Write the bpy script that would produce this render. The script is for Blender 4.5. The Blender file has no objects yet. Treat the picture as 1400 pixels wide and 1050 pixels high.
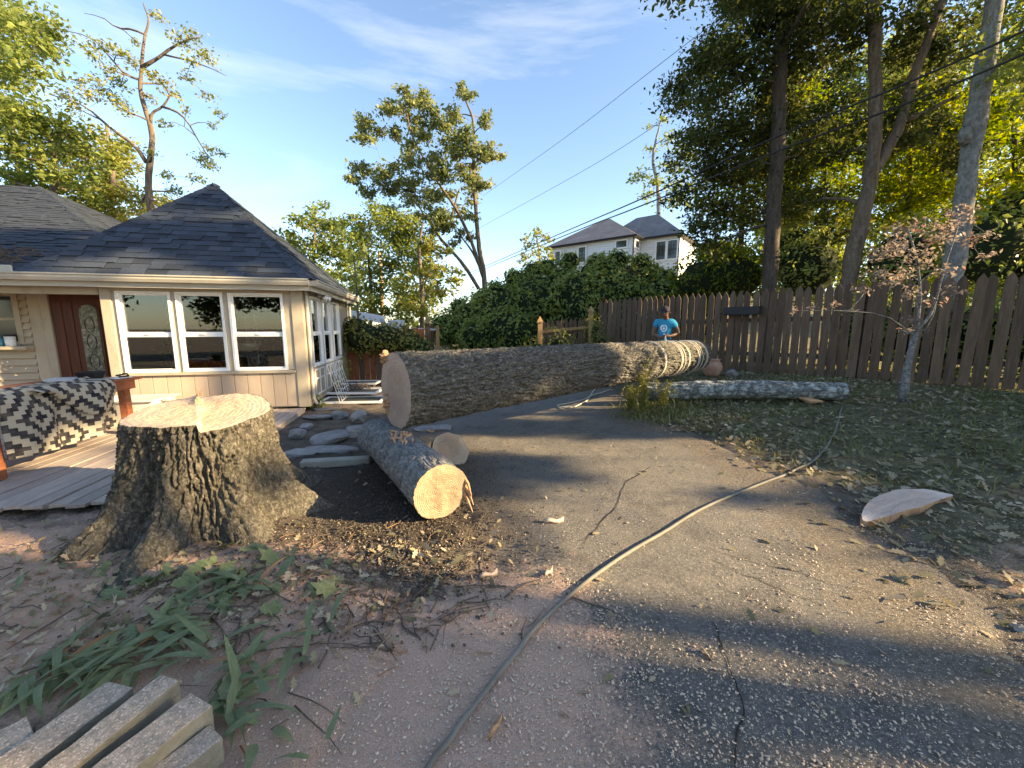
import bpy, bmesh, math, random
import numpy as np
from mathutils import Vector, Matrix

# ------------------------------------------------------------------ camera, sky, sun, exposure
scene = bpy.context.scene
R = math.radians
CAM_H, PITCH, FPX = 1.5, R(8.3), 526.0
cam_data = bpy.data.cameras.new('camera')
cam_data.sensor_width = 36.0
cam_data.lens = 36.0 * FPX / 1400.0
cam_data.clip_start = 0.02
cam_data.clip_end = 2000.0
cam = bpy.data.objects.new('camera', cam_data)
scene.collection.objects.link(cam)
cam.location = (0, 0, CAM_H)
cam.rotation_euler = (R(90) - PITCH, 0, 0)
scene.camera = cam

SUN_AZ, SUN_EL = R(101), R(20)          # clockwise from +Y (straight ahead), above the horizon
sun_vec = Vector((math.sin(SUN_AZ) * math.cos(SUN_EL), math.cos(SUN_AZ) * math.cos(SUN_EL), math.sin(SUN_EL)))
world = bpy.data.worlds.new('World')
scene.world = world
world.use_nodes = True
wn, wl = world.node_tree.nodes, world.node_tree.links
wn.clear()
w_out = wn.new('ShaderNodeOutputWorld')
w_bg = wn.new('ShaderNodeBackground')
w_bg.inputs['Strength'].default_value = 0.115
sky = wn.new('ShaderNodeTexSky')
sky.sky_type = 'NISHITA'
sky.sun_disc = False
sky.sun_elevation = SUN_EL
sky.sun_rotation = SUN_AZ
sky.altitude = 100
sky.air_density = 1.0
sky.dust_density = 0.5
sky.ozone_density = 3.2
# thin cirrus: stretched noise over the direction of view
tc = wn.new('ShaderNodeTexCoord')
mp = wn.new('ShaderNodeMapping')
mp.inputs['Rotation'].default_value = (R(20), R(38), R(8))
mp.inputs['Scale'].default_value = (0.9, 0.9, 5.0)
nz = wn.new('ShaderNodeTexNoise')
nz.inputs['Scale'].default_value = 1.25
nz.inputs['Detail'].default_value = 7.0
nz.inputs['Roughness'].default_value = 0.62
nz.inputs['Distortion'].default_value = 0.6
cr = wn.new('ShaderNodeValToRGB')
cr.color_ramp.elements[0].position = 0.55
cr.color_ramp.elements[1].position = 0.80
cr.color_ramp.elements[1].color = (0.2, 0.2, 0.2, 1)
mix = wn.new('ShaderNodeMix')
mix.data_type = 'RGBA'
mix.inputs['B'].default_value = (6.2, 6.1, 6.0, 1)
wl.new(tc.outputs['Generated'], mp.inputs['Vector'])
wl.new(mp.outputs['Vector'], nz.inputs['Vector'])
wl.new(nz.outputs['Fac'], cr.inputs['Fac'])
sz = wn.new('ShaderNodeSeparateXYZ')
wl.new(tc.outputs['Generated'], sz.inputs[0])
hi = wn.new('ShaderNodeMapRange')
hi.inputs['From Min'].default_value = 0.12
hi.inputs['From Max'].default_value = 0.36
wl.new(sz.outputs['Z'], hi.inputs['Value'])
cm_ = wn.new('ShaderNodeMath'); cm_.operation = 'MULTIPLY'
wl.new(cr.outputs['Color'], cm_.inputs[0]); wl.new(hi.outputs['Result'], cm_.inputs[1])
wl.new(cm_.outputs[0], mix.inputs['Factor'])
tint = wn.new('ShaderNodeMix')
tint.data_type = 'RGBA'; tint.blend_type = 'MULTIPLY'
tint.inputs['Factor'].default_value = 1.0
tint.inputs['B'].default_value = (1.04, 0.99, 1.02, 1)
wl.new(sky.outputs['Color'], tint.inputs['A'])
wl.new(tint.outputs['Result'], mix.inputs['A'])
wl.new(mix.outputs['Result'], w_bg.inputs['Color'])
wl.new(w_bg.outputs['Background'], w_out.inputs['Surface'])

sun_data = bpy.data.lights.new('sun', 'SUN')
sun_data.energy = 5.0
sun_data.angle = R(0.55)
sun_data.color = (1.0, 0.79, 0.52)
sun = bpy.data.objects.new('sun', sun_data)
scene.collection.objects.link(sun)
sun.rotation_euler = sun_vec.to_track_quat('Z', 'Y').to_euler()

scene.view_settings.view_transform = 'Standard'
scene.view_settings.look = 'None'
scene.view_settings.gamma = 1.0
scene.view_settings.exposure = 1.95
scene.view_settings.use_curve_mapping = False
scene.view_settings.use_white_balance = True
scene.view_settings.white_balance_temperature = 7600
scene.view_settings.white_balance_tint = 6
scene.render.engine = 'CYCLES'
scene.cycles.max_bounces = 6
scene.cycles.diffuse_bounces = 3
scene.cycles.transparent_max_bounces = 8
scene.cycles.use_denoising = True

# ------------------------------------------------------------------ helpers
rng = np.random.default_rng(7)
random.seed(7)
COL = scene.collection

def smooth(t):
    t = np.clip(t, 0, 1)
    return t * t * (3 - 2 * t)

def _hash(ix, iy, iz, seed):
    h = (ix * 374761393 + iy * 668265263 + iz * 2147483647 + seed * 1274126177) & 0xFFFFFFFF
    h = ((h ^ (h >> 13)) * 1274126177) & 0xFFFFFFFF
    h = ((h ^ (h >> 16)) * 2246822519) & 0xFFFFFFFF
    h = h ^ (h >> 15)
    return (h & 0xFFFFFF) / float(0xFFFFFF) * 2 - 1

def vnoise(x, y, z=0.0, seed=0):
    x, y, z = np.broadcast_arrays(np.asarray(x, float), np.asarray(y, float), np.asarray(z, float))
    fx, fy, fz = np.floor(x), np.floor(y), np.floor(z)
    ix, iy, iz = fx.astype(np.int64), fy.astype(np.int64), fz.astype(np.int64)
    tx, ty, tz = x - fx, y - fy, z - fz
    tx, ty, tz = [t * t * (3 - 2 * t) for t in (tx, ty, tz)]
    out = 0
    for dx in (0, 1):
        wx = tx if dx else 1 - tx
        for dy in (0, 1):
            wy = ty if dy else 1 - ty
            for dz in (0, 1):
                wz = tz if dz else 1 - tz
                out = out + wx * wy * wz * _hash(ix + dx, iy + dy, iz + dz, seed)
    return out

def fbm(x, y, z=0.0, oct=4, seed=0, gain=0.5):
    s, a, f = 0, 1.0, 1.0
    for o in range(oct):
        s = s + a * vnoise(np.asarray(x) * f, np.asarray(y) * f, np.asarray(z) * f, seed + o * 17)
        a *= gain
        f *= 2.03
    return s

# ---- mapping between photograph directions and places (all things still get their own distance and size)
def ray(px, py):
    u, v = (px - 700) / FPX, (525 - py) / FPX
    return np.array((u, math.cos(PITCH) + v * math.sin(PITCH), -math.sin(PITCH) + v * math.cos(PITCH)))

def at(px, py, Y):
    d = ray(px, py)
    p = d * (Y / d[1])
    return np.array((p[0], p[1], p[2] + CAM_H))

# ---- terrain
def terr(x, y):
    x = np.asarray(x, float); y = np.asarray(y, float)
    g = 0.50 * smooth((0.7 * x + 0.5 * y - 3.0) / 5.5)
    g = g + 4.0 * smooth((y - 16) / 22) * smooth((x - 1) / 9)
    return g + 0.025 * vnoise(x * 0.55, y * 0.55, 3.3, 5)

EDGE_Y = [-4, 1.2, 1.9, 2.4, 2.9, 3.6, 4.3, 6, 10, 20, 40]
EDGE_L = [-0.75, -0.62, -0.50, -0.32, -0.22, -0.45, -0.9, -1.6, -2.2, -2.0, -2]
EDGE_R = [2.15, 2.30, 2.36, 2.55, 2.62, 2.58, 2.45, 2.05, 1.7, 2, 2]
def drive_sd(x, y):
    """signed distance into the driveway (positive on the asphalt)"""
    w = 0.16 * fbm(np.asarray(x) * 1.5, np.asarray(y) * 1.5, 0, 4, 91)
    return np.minimum(x - np.interp(y, EDGE_Y, EDGE_L), np.interp(y, EDGE_Y, EDGE_R) - x) + w

def blob(x, y, cx, cy, rx, ry):
    return np.exp(-(((x - cx) / rx) ** 2 + ((y - cy) / ry) ** 2))

def dust_mask(x, y):
    d = 1.3 * blob(x, y, -0.75, 1.05, 0.75, 0.7) + 1.0 * blob(x, y, -1.45, 2.05, 0.5, 0.40) + 0.9 * blob(x, y, -1.2, 1.6, 0.6, 0.4)
    d = d + 0.95 * blob(x, y, -3.5, 2.3, 1.5, 0.8) + 0.75 * blob(x, y, -2.1, 1.75, 0.9, 0.4) + 0.45 * blob(x, y, 0.15, 1.9, 0.6, 0.7) + 0.6 * blob(x, y, -0.1, 1.45, 0.5, 0.6) + 0.75 * blob(x, y, 3.5, 1.95, 1.0, 0.75)
    d = d + 0.9 * blob(x, y, 4.9, 3.0, 0.75, 0.4) + 0.25 * blob(x, y, 0.6, 1.0, 0.9, 0.5) + 0.45 * blob(x, y, -1.9, 1.6, 0.9, 0.3)
    return np.clip(d, 0, 1.2)

def soil_mask(x, y):
    return np.clip(1.1 * blob(x, y, -0.72, 2.55, 0.55, 0.55) + 0.9 * blob(x, y, -1.05, 3.2, 0.5, 0.6) + 0.7 * blob(x, y, -1.5, 3.9, 0.9, 0.8), 0, 1)

def grass_mask(x, y):
    return smooth((drive_sd(x, y) * -1 - 0.15) / 0.5) * smooth((x + y * 0.3 - 2.6) / 0.9)

def ground_z(x, y):
    sd = drive_sd(x, y)
    inside = smooth((sd + 0.12) / 0.34)
    micro = 0.022 * fbm(np.asarray(x) * 3.1, np.asarray(y) * 3.1, 0, 3, 11) + 0.008 * fbm(np.asarray(x) * 17, np.asarray(y) * 17, 0, 3, 23)
    near = smooth((16 - np.hypot(x, y)) / 8)
    mound = 0.07 * blob(x, y, -0.85, 1.0, 0.5, 0.45) + 0.06 * blob(x, y, -1.5, 2.0, 0.5, 0.35) + 0.04 * blob(x, y, -0.7, 2.35, 0.35, 0.3) + 0.05 * blob(x, y, -2.6, 2.2, 1.0, 0.5)
    return terr(x, y) + micro * near * (1 - .6 * inside) + mound * (1 - inside) - 0.05 * inside

def drive_z(x, y):
    return terr(x, y) + 0.010 + 0.006 * fbm(np.asarray(x) * 2.3, np.asarray(y) * 2.3, 0, 3, 33) - 0.06 * smooth(-drive_sd(x, y) / 0.35)

def top_z(x, y):
    return np.maximum(ground_z(x, y), np.where(drive_sd(x, y) > -0.05, drive_z(x, y), -9))

# ---- meshes
def link(o, parent=None):
    COL.objects.link(o)
    if parent is not None:
        o.parent = parent
    return o

def tag(o, label=None, cat=None, group=None, kind=None):
    if label: o['label'] = label
    if cat: o['category'] = cat
    if group: o['group'] = group
    if kind: o['kind'] = kind
    return o

def empty(name, loc=(0, 0, 0), rz=0.0, label=None, cat=None, group=None):
    o = bpy.data.objects.new(name, None)
    o.empty_display_size = 0.1
    o.location = [float(c) for c in loc]
    o.rotation_euler = (0, 0, rz)
    COL.objects.link(o)
    return tag(o, label, cat, group)

def mesh_np(name, V, F, mat=None, smooth_shade=False):
    """V (n,3); F (m,k) with one face size"""
    V = np.ascontiguousarray(V, np.float32)
    F = np.ascontiguousarray(F, np.int32)
    me = bpy.data.meshes.new(name)
    m, k = F.shape
    me.vertices.add(len(V)); me.vertices.foreach_set('co', V.ravel())
    me.loops.add(m * k); me.loops.foreach_set('vertex_index', F.ravel())
    me.polygons.add(m)
    me.polygons.foreach_set('loop_start', np.arange(0, m * k, k, dtype=np.int32))
    try:
        me.polygons.foreach_set('loop_total', np.full(m, k, np.int32))
    except Exception:
        pass
    if smooth_shade:
        me.polygons.foreach_set('use_smooth', np.ones(m, bool))
    me.update(calc_edges=True)
    if mat: me.materials.append(mat)
    return me

def attr(me, name, vals):
    a = me.attributes.new(name, 'FLOAT', 'POINT')
    a.data.foreach_set('value', np.ascontiguousarray(vals, np.float32))

def attr3(me, name, vals):
    a = me.attributes.new(name, 'FLOAT_VECTOR', 'POINT')
    a.data.foreach_set('vector', np.ascontiguousarray(vals, np.float32).ravel())

class MB:
    """collects polygons; build() links ONE mesh object"""
    def __init__(self):
        self.v, self.f, self.n = [], [], 0
    def add(self, verts, faces):
        self.v.extend([tuple(map(float, p)) for p in verts])
        self.f.extend([tuple(int(i) + self.n for i in f) for f in faces])
        self.n += len(verts)
        return self
    def box(self, x0, x1, y0, y1, z0, z1):
        v = [(x, y, z) for z in (z0, z1) for y in (y0, y1) for x in (x0, x1)]
        return self.add(v, [(0, 2, 3, 1), (4, 5, 7, 6), (0, 1, 5, 4), (2, 6, 7, 3), (0, 4, 6, 2), (1, 3, 7, 5)])
    def prism(self, poly, y0, y1):
        """poly in x,z extruded along y"""
        n = len(poly)
        v = [(x, y0, z) for x, z in poly] + [(x, y1, z) for x, z in poly]
        f = [tuple(range(n)), tuple(range(2 * n - 1, n - 1, -1))]
        f += [((i + 1) % n, i, i + n, (i + 1) % n + n) for i in range(n)]
        return self.add(v, f)
    def tube(self, pts, rad, seg=8, cap=True):
        pts = np.asarray(pts, float)
        n = len(pts)
        rad = np.full(n, rad) if np.isscalar(rad) else np.asarray(rad, float)
        tan = np.gradient(pts, axis=0)
        tan /= np.linalg.norm(tan, axis=1)[:, None] + 1e-9
        ref = np.array((0, 0, 1.0)) if abs(tan[0][2]) < 0.9 else np.array((1.0, 0, 0))
        u = np.cross(tan[0], ref); u /= np.linalg.norm(u)
        vs = []
        for i in range(n):
            u = u - tan[i] * np.dot(u, tan[i]); u /= np.linalg.norm(u) + 1e-9
            w = np.cross(tan[i], u)
            for k in range(seg):
                a = 2 * math.pi * k / seg
                vs.append(pts[i] + rad[i] * (math.cos(a) * u + math.sin(a) * w))
        fs = [(i * seg + k, i * seg + (k + 1) % seg, (i + 1) * seg + (k + 1) % seg, (i + 1) * seg + k) for i in range(n - 1) for k in range(seg)]
        if cap:
            fs += [tuple(range(seg - 1, -1, -1)), tuple(range((n - 1) * seg, n * seg))]
        return self.add(vs, fs)
    def lathe(self, prof, seg=24, c=(0, 0, 0)):
        n = len(prof)
        v = [(c[0] + r * math.cos(2 * math.pi * k / seg), c[1] + r * math.sin(2 * math.pi * k / seg), c[2] + z) for r, z in prof for k in range(seg)]
        f = [(i * seg + k, i * seg + (k + 1) % seg, (i + 1) * seg + (k + 1) % seg, (i + 1) * seg + k) for i in range(n - 1) for k in range(seg)]
        return self.add(v, f)
    def mesh(self, name, mat=None, sm=False):
        me = bpy.data.meshes.new(name)
        me.from_pydata(self.v, [], self.f)
        if sm:
            me.polygons.foreach_set('use_smooth', np.ones(len(self.f), bool))
        me.update()
        if mat: me.materials.append(mat)
        return me
    def build(self, name, mat, parent=None, sm=False, bevel=0.0, loc=None, rot=None):
        o = bpy.data.objects.new(name, self.mesh(name, mat, sm))
        if bevel:
            b = o.modifiers.new('bevel', 'BEVEL'); b.width = bevel; b.segments = 2; b.limit_method = 'ANGLE'
        if loc is not None: o.location = [float(c) for c in loc]
        if rot is not None: o.rotation_euler = rot
        return link(o, parent)

def inst(name, me, parent=None, loc=(0, 0, 0), rot=(0, 0, 0), sc=(1, 1, 1)):
    o = bpy.data.objects.new(name, me)
    o.location = [float(c) for c in loc]; o.rotation_euler = rot; o.scale = sc
    return link(o, parent)

def rand_rot(n, up=0.0, r=rng):
    """n random frames, normals pulled upwards by up"""
    nrm = r.normal(size=(n, 3)); nrm[:, 2] = np.abs(nrm[:, 2]) * (1 if up else 1) + up
    nrm /= np.linalg.norm(nrm, axis=1)[:, None]
    t = r.normal(size=(n, 3))
    t -= nrm * np.sum(t * nrm, axis=1)[:, None]
    t /= np.linalg.norm(t, axis=1)[:, None] + 1e-9
    b = np.cross(nrm, t)
    return t, b, nrm

LEAF_V = np.array([(-0.5, 0, 0), (-0.08, 0.27, 0.07), (0.55, 0, -0.03), (-0.08, -0.27, 0.07)])
LEAF_F = np.array([(0, 2, 1), (0, 3, 2)])
OAK_V = np.array([(-0.55, 0, 0), (-0.25, 0.12, .02), (-0.2, 0.28, .03), (0.0, 0.15, .02), (0.12, 0.34, .05), (0.25, 0.14, .02), (0.42, 0.2, .03), (0.6, 0, 0),
                  (0.42, -0.2, .03), (0.25, -0.14, .02), (0.12, -0.34, .05), (0.0, -0.15, .02), (-0.2, -0.28, .03), (-0.25, -0.12, .02)])
OAK_F = np.array([(0, 13, 1), (13, 12, 11), (1, 3, 2), (13, 11, 1), (1, 11, 3), (3, 11, 9), (11, 10, 9), (3, 9, 5), (3, 5, 4), (9, 8, 7), (9, 7, 5), (5, 7, 6)])
def scatter(name, pos, size, mat, parent=None, up=0.3, BV=LEAF_V, BF=LEAF_F, frames=None, stretch=None, r=rng):
    pos = np.asarray(pos, float); n = len(pos)
    t, b, nn = frames if frames is not None else rand_rot(n, up, r)
    size = np.broadcast_to(np.asarray(size, float), (n,))
    k = len(BV)
    sx = size[:, None] if stretch is None else (size * stretch)[:, None]
    V = pos[:, None, :] + t[:, None, :] * (BV[None, :, 0] * sx)[..., None] + b[:, None, :] * (BV[None, :, 1] * size[:, None])[..., None] + nn[:, None, :] * (BV[None, :, 2] * size[:, None])[..., None]
    F = (np.arange(n) * k)[:, None, None] + BF[None]
    me = mesh_np(name, V.reshape(-1, 3), F.reshape(-1, BF.shape[1]), mat)
    return link(bpy.data.objects.new(name, me), parent)

# ---- materials
def nd(m, typ, **ins):
    n = m.node_tree.nodes.new(typ)
    for k, v in ins.items():
        if k.startswith('_'):
            setattr(n, k[1:], v); continue
        key = int(k[1:]) if k[0] == 'i' and k[1:].isdigit() else k.replace('__', ' ')
        s = n.inputs[key]
        if isinstance(v, bpy.types.NodeSocket):
            m.node_tree.links.new(v, s)
        else:
            try: s.default_value = v
            except Exception: s.default_value = (*v, 1)
    return n

def new_mat(name):
    m = bpy.data.materials.new(name); m.use_nodes = True
    m.node_tree.nodes.clear()
    return m

def out(m, shader, disp=None):
    o = m.node_tree.nodes.new('ShaderNodeOutputMaterial')
    m.node_tree.links.new(shader, o.inputs['Surface'])
    return m

def mathn(m, op, a, b=0.5, clamp=False):
    return nd(m, 'ShaderNodeMath', _operation=op, _use_clamp=clamp, i0=a, i1=b).outputs[0]

def mixc(m, fac, a, b, mode='MIX'):
    return nd(m, 'ShaderNodeMix', _data_type='RGBA', _blend_type=mode, i0=fac, i6=a, i7=b).outputs[2]

def ramp(m, fac, stops):
    n = m.node_tree.nodes.new('ShaderNodeValToRGB')
    m.node_tree.links.new(fac, n.inputs[0])
    e = n.color_ramp.elements
    while len(e) < len(stops): e.new(0.5)
    for i, (p, c) in enumerate(stops):
        e[i].position = p
        e[i].color = (c, c, c, 1) if isinstance(c, (int, float)) else (*c, 1)
    return n.outputs[0]

def noise(m, vec, scale, detail=4, rough=0.55, dist=0.0):
    return nd(m, 'ShaderNodeTexNoise', Vector=vec, Scale=scale, Detail=detail, Roughness=rough, Distortion=dist).outputs[0]

def coords(m, kind='Object', scale=None, rot=None):
    c = nd(m, 'ShaderNodeTexCoord').outputs[kind]
    if scale is not None or rot is not None:
        c = nd(m, 'ShaderNodeMapping', Vector=c, Scale=scale or (1, 1, 1), Rotation=rot or (0, 0, 0)).outputs[0]
    return c

def world_pos(m, scale=None):
    c = nd(m, 'ShaderNodeNewGeometry').outputs['Position']
    if scale: c = nd(m, 'ShaderNodeMapping', Vector=c, Scale=scale).outputs[0]
    return c

def bsdf(m, color, rough=0.8, bump=None, strength=0.4, dist=0.01, spec=0.3, **kw):
    p = nd(m, 'ShaderNodeBsdfPrincipled', Base__Color=color, Roughness=rough, **{'Specular__IOR__Level': spec}, **kw)
    if bump is not None:
        b = nd(m, 'ShaderNodeBump', Height=bump, Strength=strength, Distance=dist)
        m.node_tree.links.new(b.outputs[0], p.inputs['Normal'])
    return p.outputs[0]

def paint(name, c1, c2, scale=6, rough=0.7, bump=0.2, stretch=(1, 1, 1), wear=None, wear_amt=0.6, obj_var=0.0, kind='Object', spec=0.3, dist=0.004):
    """two-tone weathered surface with grain"""
    m = new_mat(name)
    v = coords(m, kind, stretch)
    if obj_var:
        rnd = nd(m, 'ShaderNodeObjectInfo').outputs['Random']
        off = nd(m, 'ShaderNodeVectorMath', _operation='SCALE', i0=(37.0, 11.0, 23.0)); m.node_tree.links.new(rnd, off.inputs['Scale'])
        v = nd(m, 'ShaderNodeVectorMath', _operation='ADD', i0=v, i1=off.outputs[0]).outputs[0]
    n1 = noise(m, v, scale, 6, 0.6)
    n2 = noise(m, v, scale * 7, 4, 0.6)
    c = mixc(m, ramp(m, n1, [(0.3, 0.0), (0.7, 1.0)]), c1, c2)
    if wear:
        c = mixc(m, mathn(m, 'MULTIPLY', ramp(m, noise(m, v, scale * 2.3, 6, 0.7), [(0.52, 0.0), (0.68, 1.0)]), wear_amt), c, wear)
    if obj_var:
        k = nd(m, 'ShaderNodeMapRange', Value=rnd, i3=1 - obj_var, i4=1 + obj_var).outputs[0]
        hsv = nd(m, 'ShaderNodeHueSaturation', Color=c, Value=k).outputs[0]
        c = hsv
    return out(m, bsdf(m, c, rough, n2 if bump else None, bump, dist, spec))

def leaf_mat(name, cols, trans=0.45, rough=0.55, streak=False):
    """leaf with light passing through; hue differs leaf by leaf and clump by clump"""
    m = new_mat(name)
    r = nd(m, 'ShaderNodeNewGeometry').outputs['Random Per Island']
    big = noise(m, world_pos(m), 0.55, 2, 0.5)
    f = mathn(m, 'ADD', mathn(m, 'MULTIPLY', r, 0.7), mathn(m, 'MULTIPLY', mathn(m, 'SUBTRACT', big, 0.35), 0.9), True)
    k = len(cols)
    c = ramp(m, f, [(i / max(1, k - 1), col) for i, col in enumerate(cols)])
    if streak:
        sn = noise(m, coords(m, 'Object', (3, 90, 3)), 1.0, 3, .6)
        c = mixc(m, ramp(m, sn, [(.4, 0.0), (.62, .4)]), c, [q * 1.7 for q in cols[2]])
        dn = noise(m, world_pos(m), 55, 4, .65)
        c = mixc(m, ramp(m, dn, [(.56, 0.0), (.7, .55)]), c, (.42, .33, .24))
        en = noise(m, world_pos(m), 9, 3, .6)
        c = mixc(m, ramp(m, en, [(.58, 0.0), (.72, .5)]), c, (.24, .19, .08))
    d = nd(m, 'ShaderNodeBsdfPrincipled', Base__Color=c, Roughness=rough, **{'Specular__IOR__Level': 0.25}).outputs[0]
    tc_ = nd(m, 'ShaderNodeHueSaturation', Color=c, Saturation=1.15, Value=1.5, Hue=0.485).outputs[0]
    t = nd(m, 'ShaderNodeBsdfTranslucent', Color=tc_).outputs[0]
    s = nd(m, 'ShaderNodeMixShader', i0=trans, i1=d, i2=t).outputs[0]
    return out(m, s)

def bark_mat(name, c_dark, c_mid, c_light, scale=14, stretch=(1, 1, 0.2), lichen=None, lichen_amt=0.6, bump=0.8, dist=0.012):
    m = new_mat(name)
    v = coords(m, 'Object', stretch)
    n1 = noise(m, v, scale, 6, 0.65, 0.4)
    n2 = noise(m, coords(m, 'Object'), scale * 0.18, 4, 0.6)
    n3 = noise(m, coords(m, 'Object'), scale * 3.5, 4, 0.7)
    n4 = noise(m, coords(m, 'Object', tuple(.5 + .5 * q for q in stretch)), scale * 1.7, 5, 0.7)
    c = ramp(m, mathn(m, 'ADD', mathn(m, 'MULTIPLY', n1, .55), mathn(m, 'MULTIPLY', n4, .45)), [(0.38, c_dark), (0.5, c_mid), (0.63, c_light)])
    c = mixc(m, mathn(m, 'MULTIPLY', ramp(m, n2, [(0.35, 0.0), (0.65, 1.0)]), 0.45), c, c_mid)
    c = mixc(m, ramp(m, n3, [(0.58, 0.0), (0.72, 0.75)]), c, c_light)
    if lichen:
        l = noise(m, coords(m, 'Object'), scale * 0.5, 7, 0.72)
        c = mixc(m, mathn(m, 'MULTIPLY', ramp(m, l, [(0.48, 0.0), (0.6, 1.0)]), lichen_amt), c, lichen)
    h = mathn(m, 'ADD', mathn(m, 'ADD', n1, n4), mathn(m, 'MULTIPLY', n3, 0.6))
    return out(m, bsdf(m, c, 0.92, h, bump, dist, 0.15))

# ------------------------------------------------------------------ materials of the place
def ground_material(name, asphalt):
    m = new_mat(name)
    wp = world_pos(m)
    at_ = lambda n: nd(m, 'ShaderNodeAttribute', _attribute_name=n).outputs['Fac']
    dust, soil, grass, chip = at_('dust'), at_('soil'), at_('grass'), at_('chip')
    big = noise(m, wp, 0.9, 5, 0.6)
    mid = noise(m, wp, 6.0, 6, 0.65)
    fine = noise(m, wp, 55.0, 5, 0.7)
    grit = noise(m, wp, 190.0, 3, 0.8)
    if asphalt:
        c = ramp(m, fine, [(0.3, (0.07, 0.067, 0.063)), (0.52, (0.155, 0.146, 0.132)), (0.72, (0.34, 0.31, 0.27))])
        c = mixc(m, mathn(m, 'MULTIPLY', ramp(m, big, [(0.35, 0.0), (0.65, 1.0)]), 0.5), c, (0.23, 0.205, 0.17))
        c = mixc(m, mathn(m, 'MULTIPLY', ramp(m, mid, [(0.5, 0.0), (0.7, 1.0)]), 0.45), c, (0.28, 0.24, 0.19))
        blot = noise(m, wp, 2.4, 6, 0.7)
        c = mixc(m, ramp(m, blot, [(0.52, 0.0), (0.66, 0.55)]), c, (0.085, 0.078, 0.07))
    else:
        c = ramp(m, mid, [(0.25, (0.075, 0.058, 0.044)), (0.5, (0.135, 0.108, 0.084)), (0.8, (0.24, 0.20, 0.16))])
        g = ramp(m, mid, [(0.3, (0.085, 0.082, 0.038)), (0.55, (0.165, 0.145, 0.078)), (0.8, (0.29, 0.235, 0.15))])
        c = mixc(m, mathn(m, 'MULTIPLY', grass, ramp(m, big, [(0.25, 0.5), (0.6, 1.0)]), True), c, g)
        c = mixc(m, ramp(m, fine, [(0.55, 0.0), (0.8, 0.5)]), c, (0.30, 0.25, 0.19))
    edge = at_('edge')
    ef = ramp(m, mathn(m, 'ADD', edge, mathn(m, 'MULTIPLY', mathn(m, 'SUBTRACT', mid, 0.5), 1.6)), [(0.25, 0.0), (0.75, 0.9)])
    c = mixc(m, ef, c, ramp(m, fine, [(0.3, (0.09, 0.074, 0.057)), (0.52, (0.18, 0.15, 0.115)), (0.75, (0.32, 0.27, 0.21))]))
    # dark turned soil
    s = mathn(m, 'MULTIPLY', soil, ramp(m, mid, [(0.25, 0.55), (0.6, 1.0)]), True)
    c = mixc(m, s, c, ramp(m, fine, [(0.35, (0.028, 0.022, 0.017)), (0.7, (0.085, 0.066, 0.05))]))
    # sawdust: covers where the mask plus noise is high, thins to flecks
    cover = mathn(m, 'ADD', dust, mathn(m, 'MULTIPLY', mathn(m, 'SUBTRACT', mathn(m, 'ADD', mathn(m, 'MULTIPLY', mid, 0.6), mathn(m, 'MULTIPLY', fine, 0.5)), 0.62), 1.5))
    cover = ramp(m, cover, [(0.30, 0.0), (0.72, 0.96)])
    dustc = ramp(m, grit, [(0.3, (0.42, 0.235, 0.155)), (0.5, (0.70, 0.445, 0.32)), (0.7, (0.86, 0.64, 0.50))])
    dustc = mixc(m, ramp(m, big, [(0.4, 0.0), (0.65, 0.45)]), dustc, (0.58, 0.38, 0.26))
    c = mixc(m, cover, c, dustc)
    # pale chips as flecks
    vo = nd(m, 'ShaderNodeTexVoronoi', Vector=wp, Scale=150.0, Randomness=1.0)
    rndv = nd(m, 'ShaderNodeSeparateColor', Color=vo.outputs['Color']).outputs[0]
    fl = mathn(m, 'MULTIPLY', mathn(m, 'LESS_THAN', vo.outputs['Distance'], 0.33), mathn(m, 'LESS_THAN', rndv, mathn(m, 'MULTIPLY', chip, 0.42)))
    c = mixc(m, fl, c, (0.66, 0.56, 0.46))
    h = mathn(m, 'ADD', mathn(m, 'MULTIPLY', fine, 1.0), mathn(m, 'MULTIPLY', grit, 0.6))
    h = mathn(m, 'ADD', h, mathn(m, 'MULTIPLY', fl, 0.5))
    h = mathn(m, 'ADD', h, mathn(m, 'MULTIPLY', mid, 1.5))
    return out(m, bsdf(m, c, 0.9, h, 0.9, 0.018 if asphalt else 0.025, 0.25))

M = {}
M['ground'] = ground_material('yard_soil', False)
M['asphalt'] = ground_material('asphalt', True)
M['deck'] = paint('deck_wood', (0.30, 0.235, 0.20), (0.44, 0.36, 0.30), 5, 0.85, 0.5, (6, 0.7, 6), (0.62, 0.50, 0.41), 0.55, 0.18)
M['cream'] = paint('cream_paint', (0.38, 0.325, 0.245), (0.45, 0.39, 0.30), 2.2, 0.6, 0.15, (1, 1, .5), wear=(0.29, 0.24, 0.185), wear_amt=0.6)
M['cream_siding'] = paint('cream_siding', (0.40, 0.335, 0.25), (0.48, 0.41, 0.31), 2.2, 0.65, 0.2, wear=(0.46, 0.37, 0.29), wear_amt=0.35, obj_var=0.06)
M['panel'] = paint('weathered_panel', (0.40, 0.315, 0.24), (0.50, 0.40, 0.30), 2.0, 0.75, 0.3, (2, 2, 0.7), (0.40, 0.33, 0.30), 0.45, 0.06)
M['vinyl'] = paint('white_vinyl', (0.78, 0.78, 0.77), (0.83, 0.83, 0.82), 3, 0.4, 0.05, wear=(0.62, 0.60, 0.56), wear_amt=0.25)
M['gutter'] = paint('gutter_metal', (0.40, 0.375, 0.315), (0.48, 0.45, 0.385), 1.5, 0.45, 0.05, wear=(0.29, 0.265, 0.22), wear_amt=0.45)
M['shingle'] = paint('asphalt_shingle', (0.026, 0.035, 0.050), (0.046, 0.057, 0.077), 9, 0.92, 0.6, obj_var=0.34, wear=(0.075, 0.086, 0.106), wear_amt=0.4)
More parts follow.
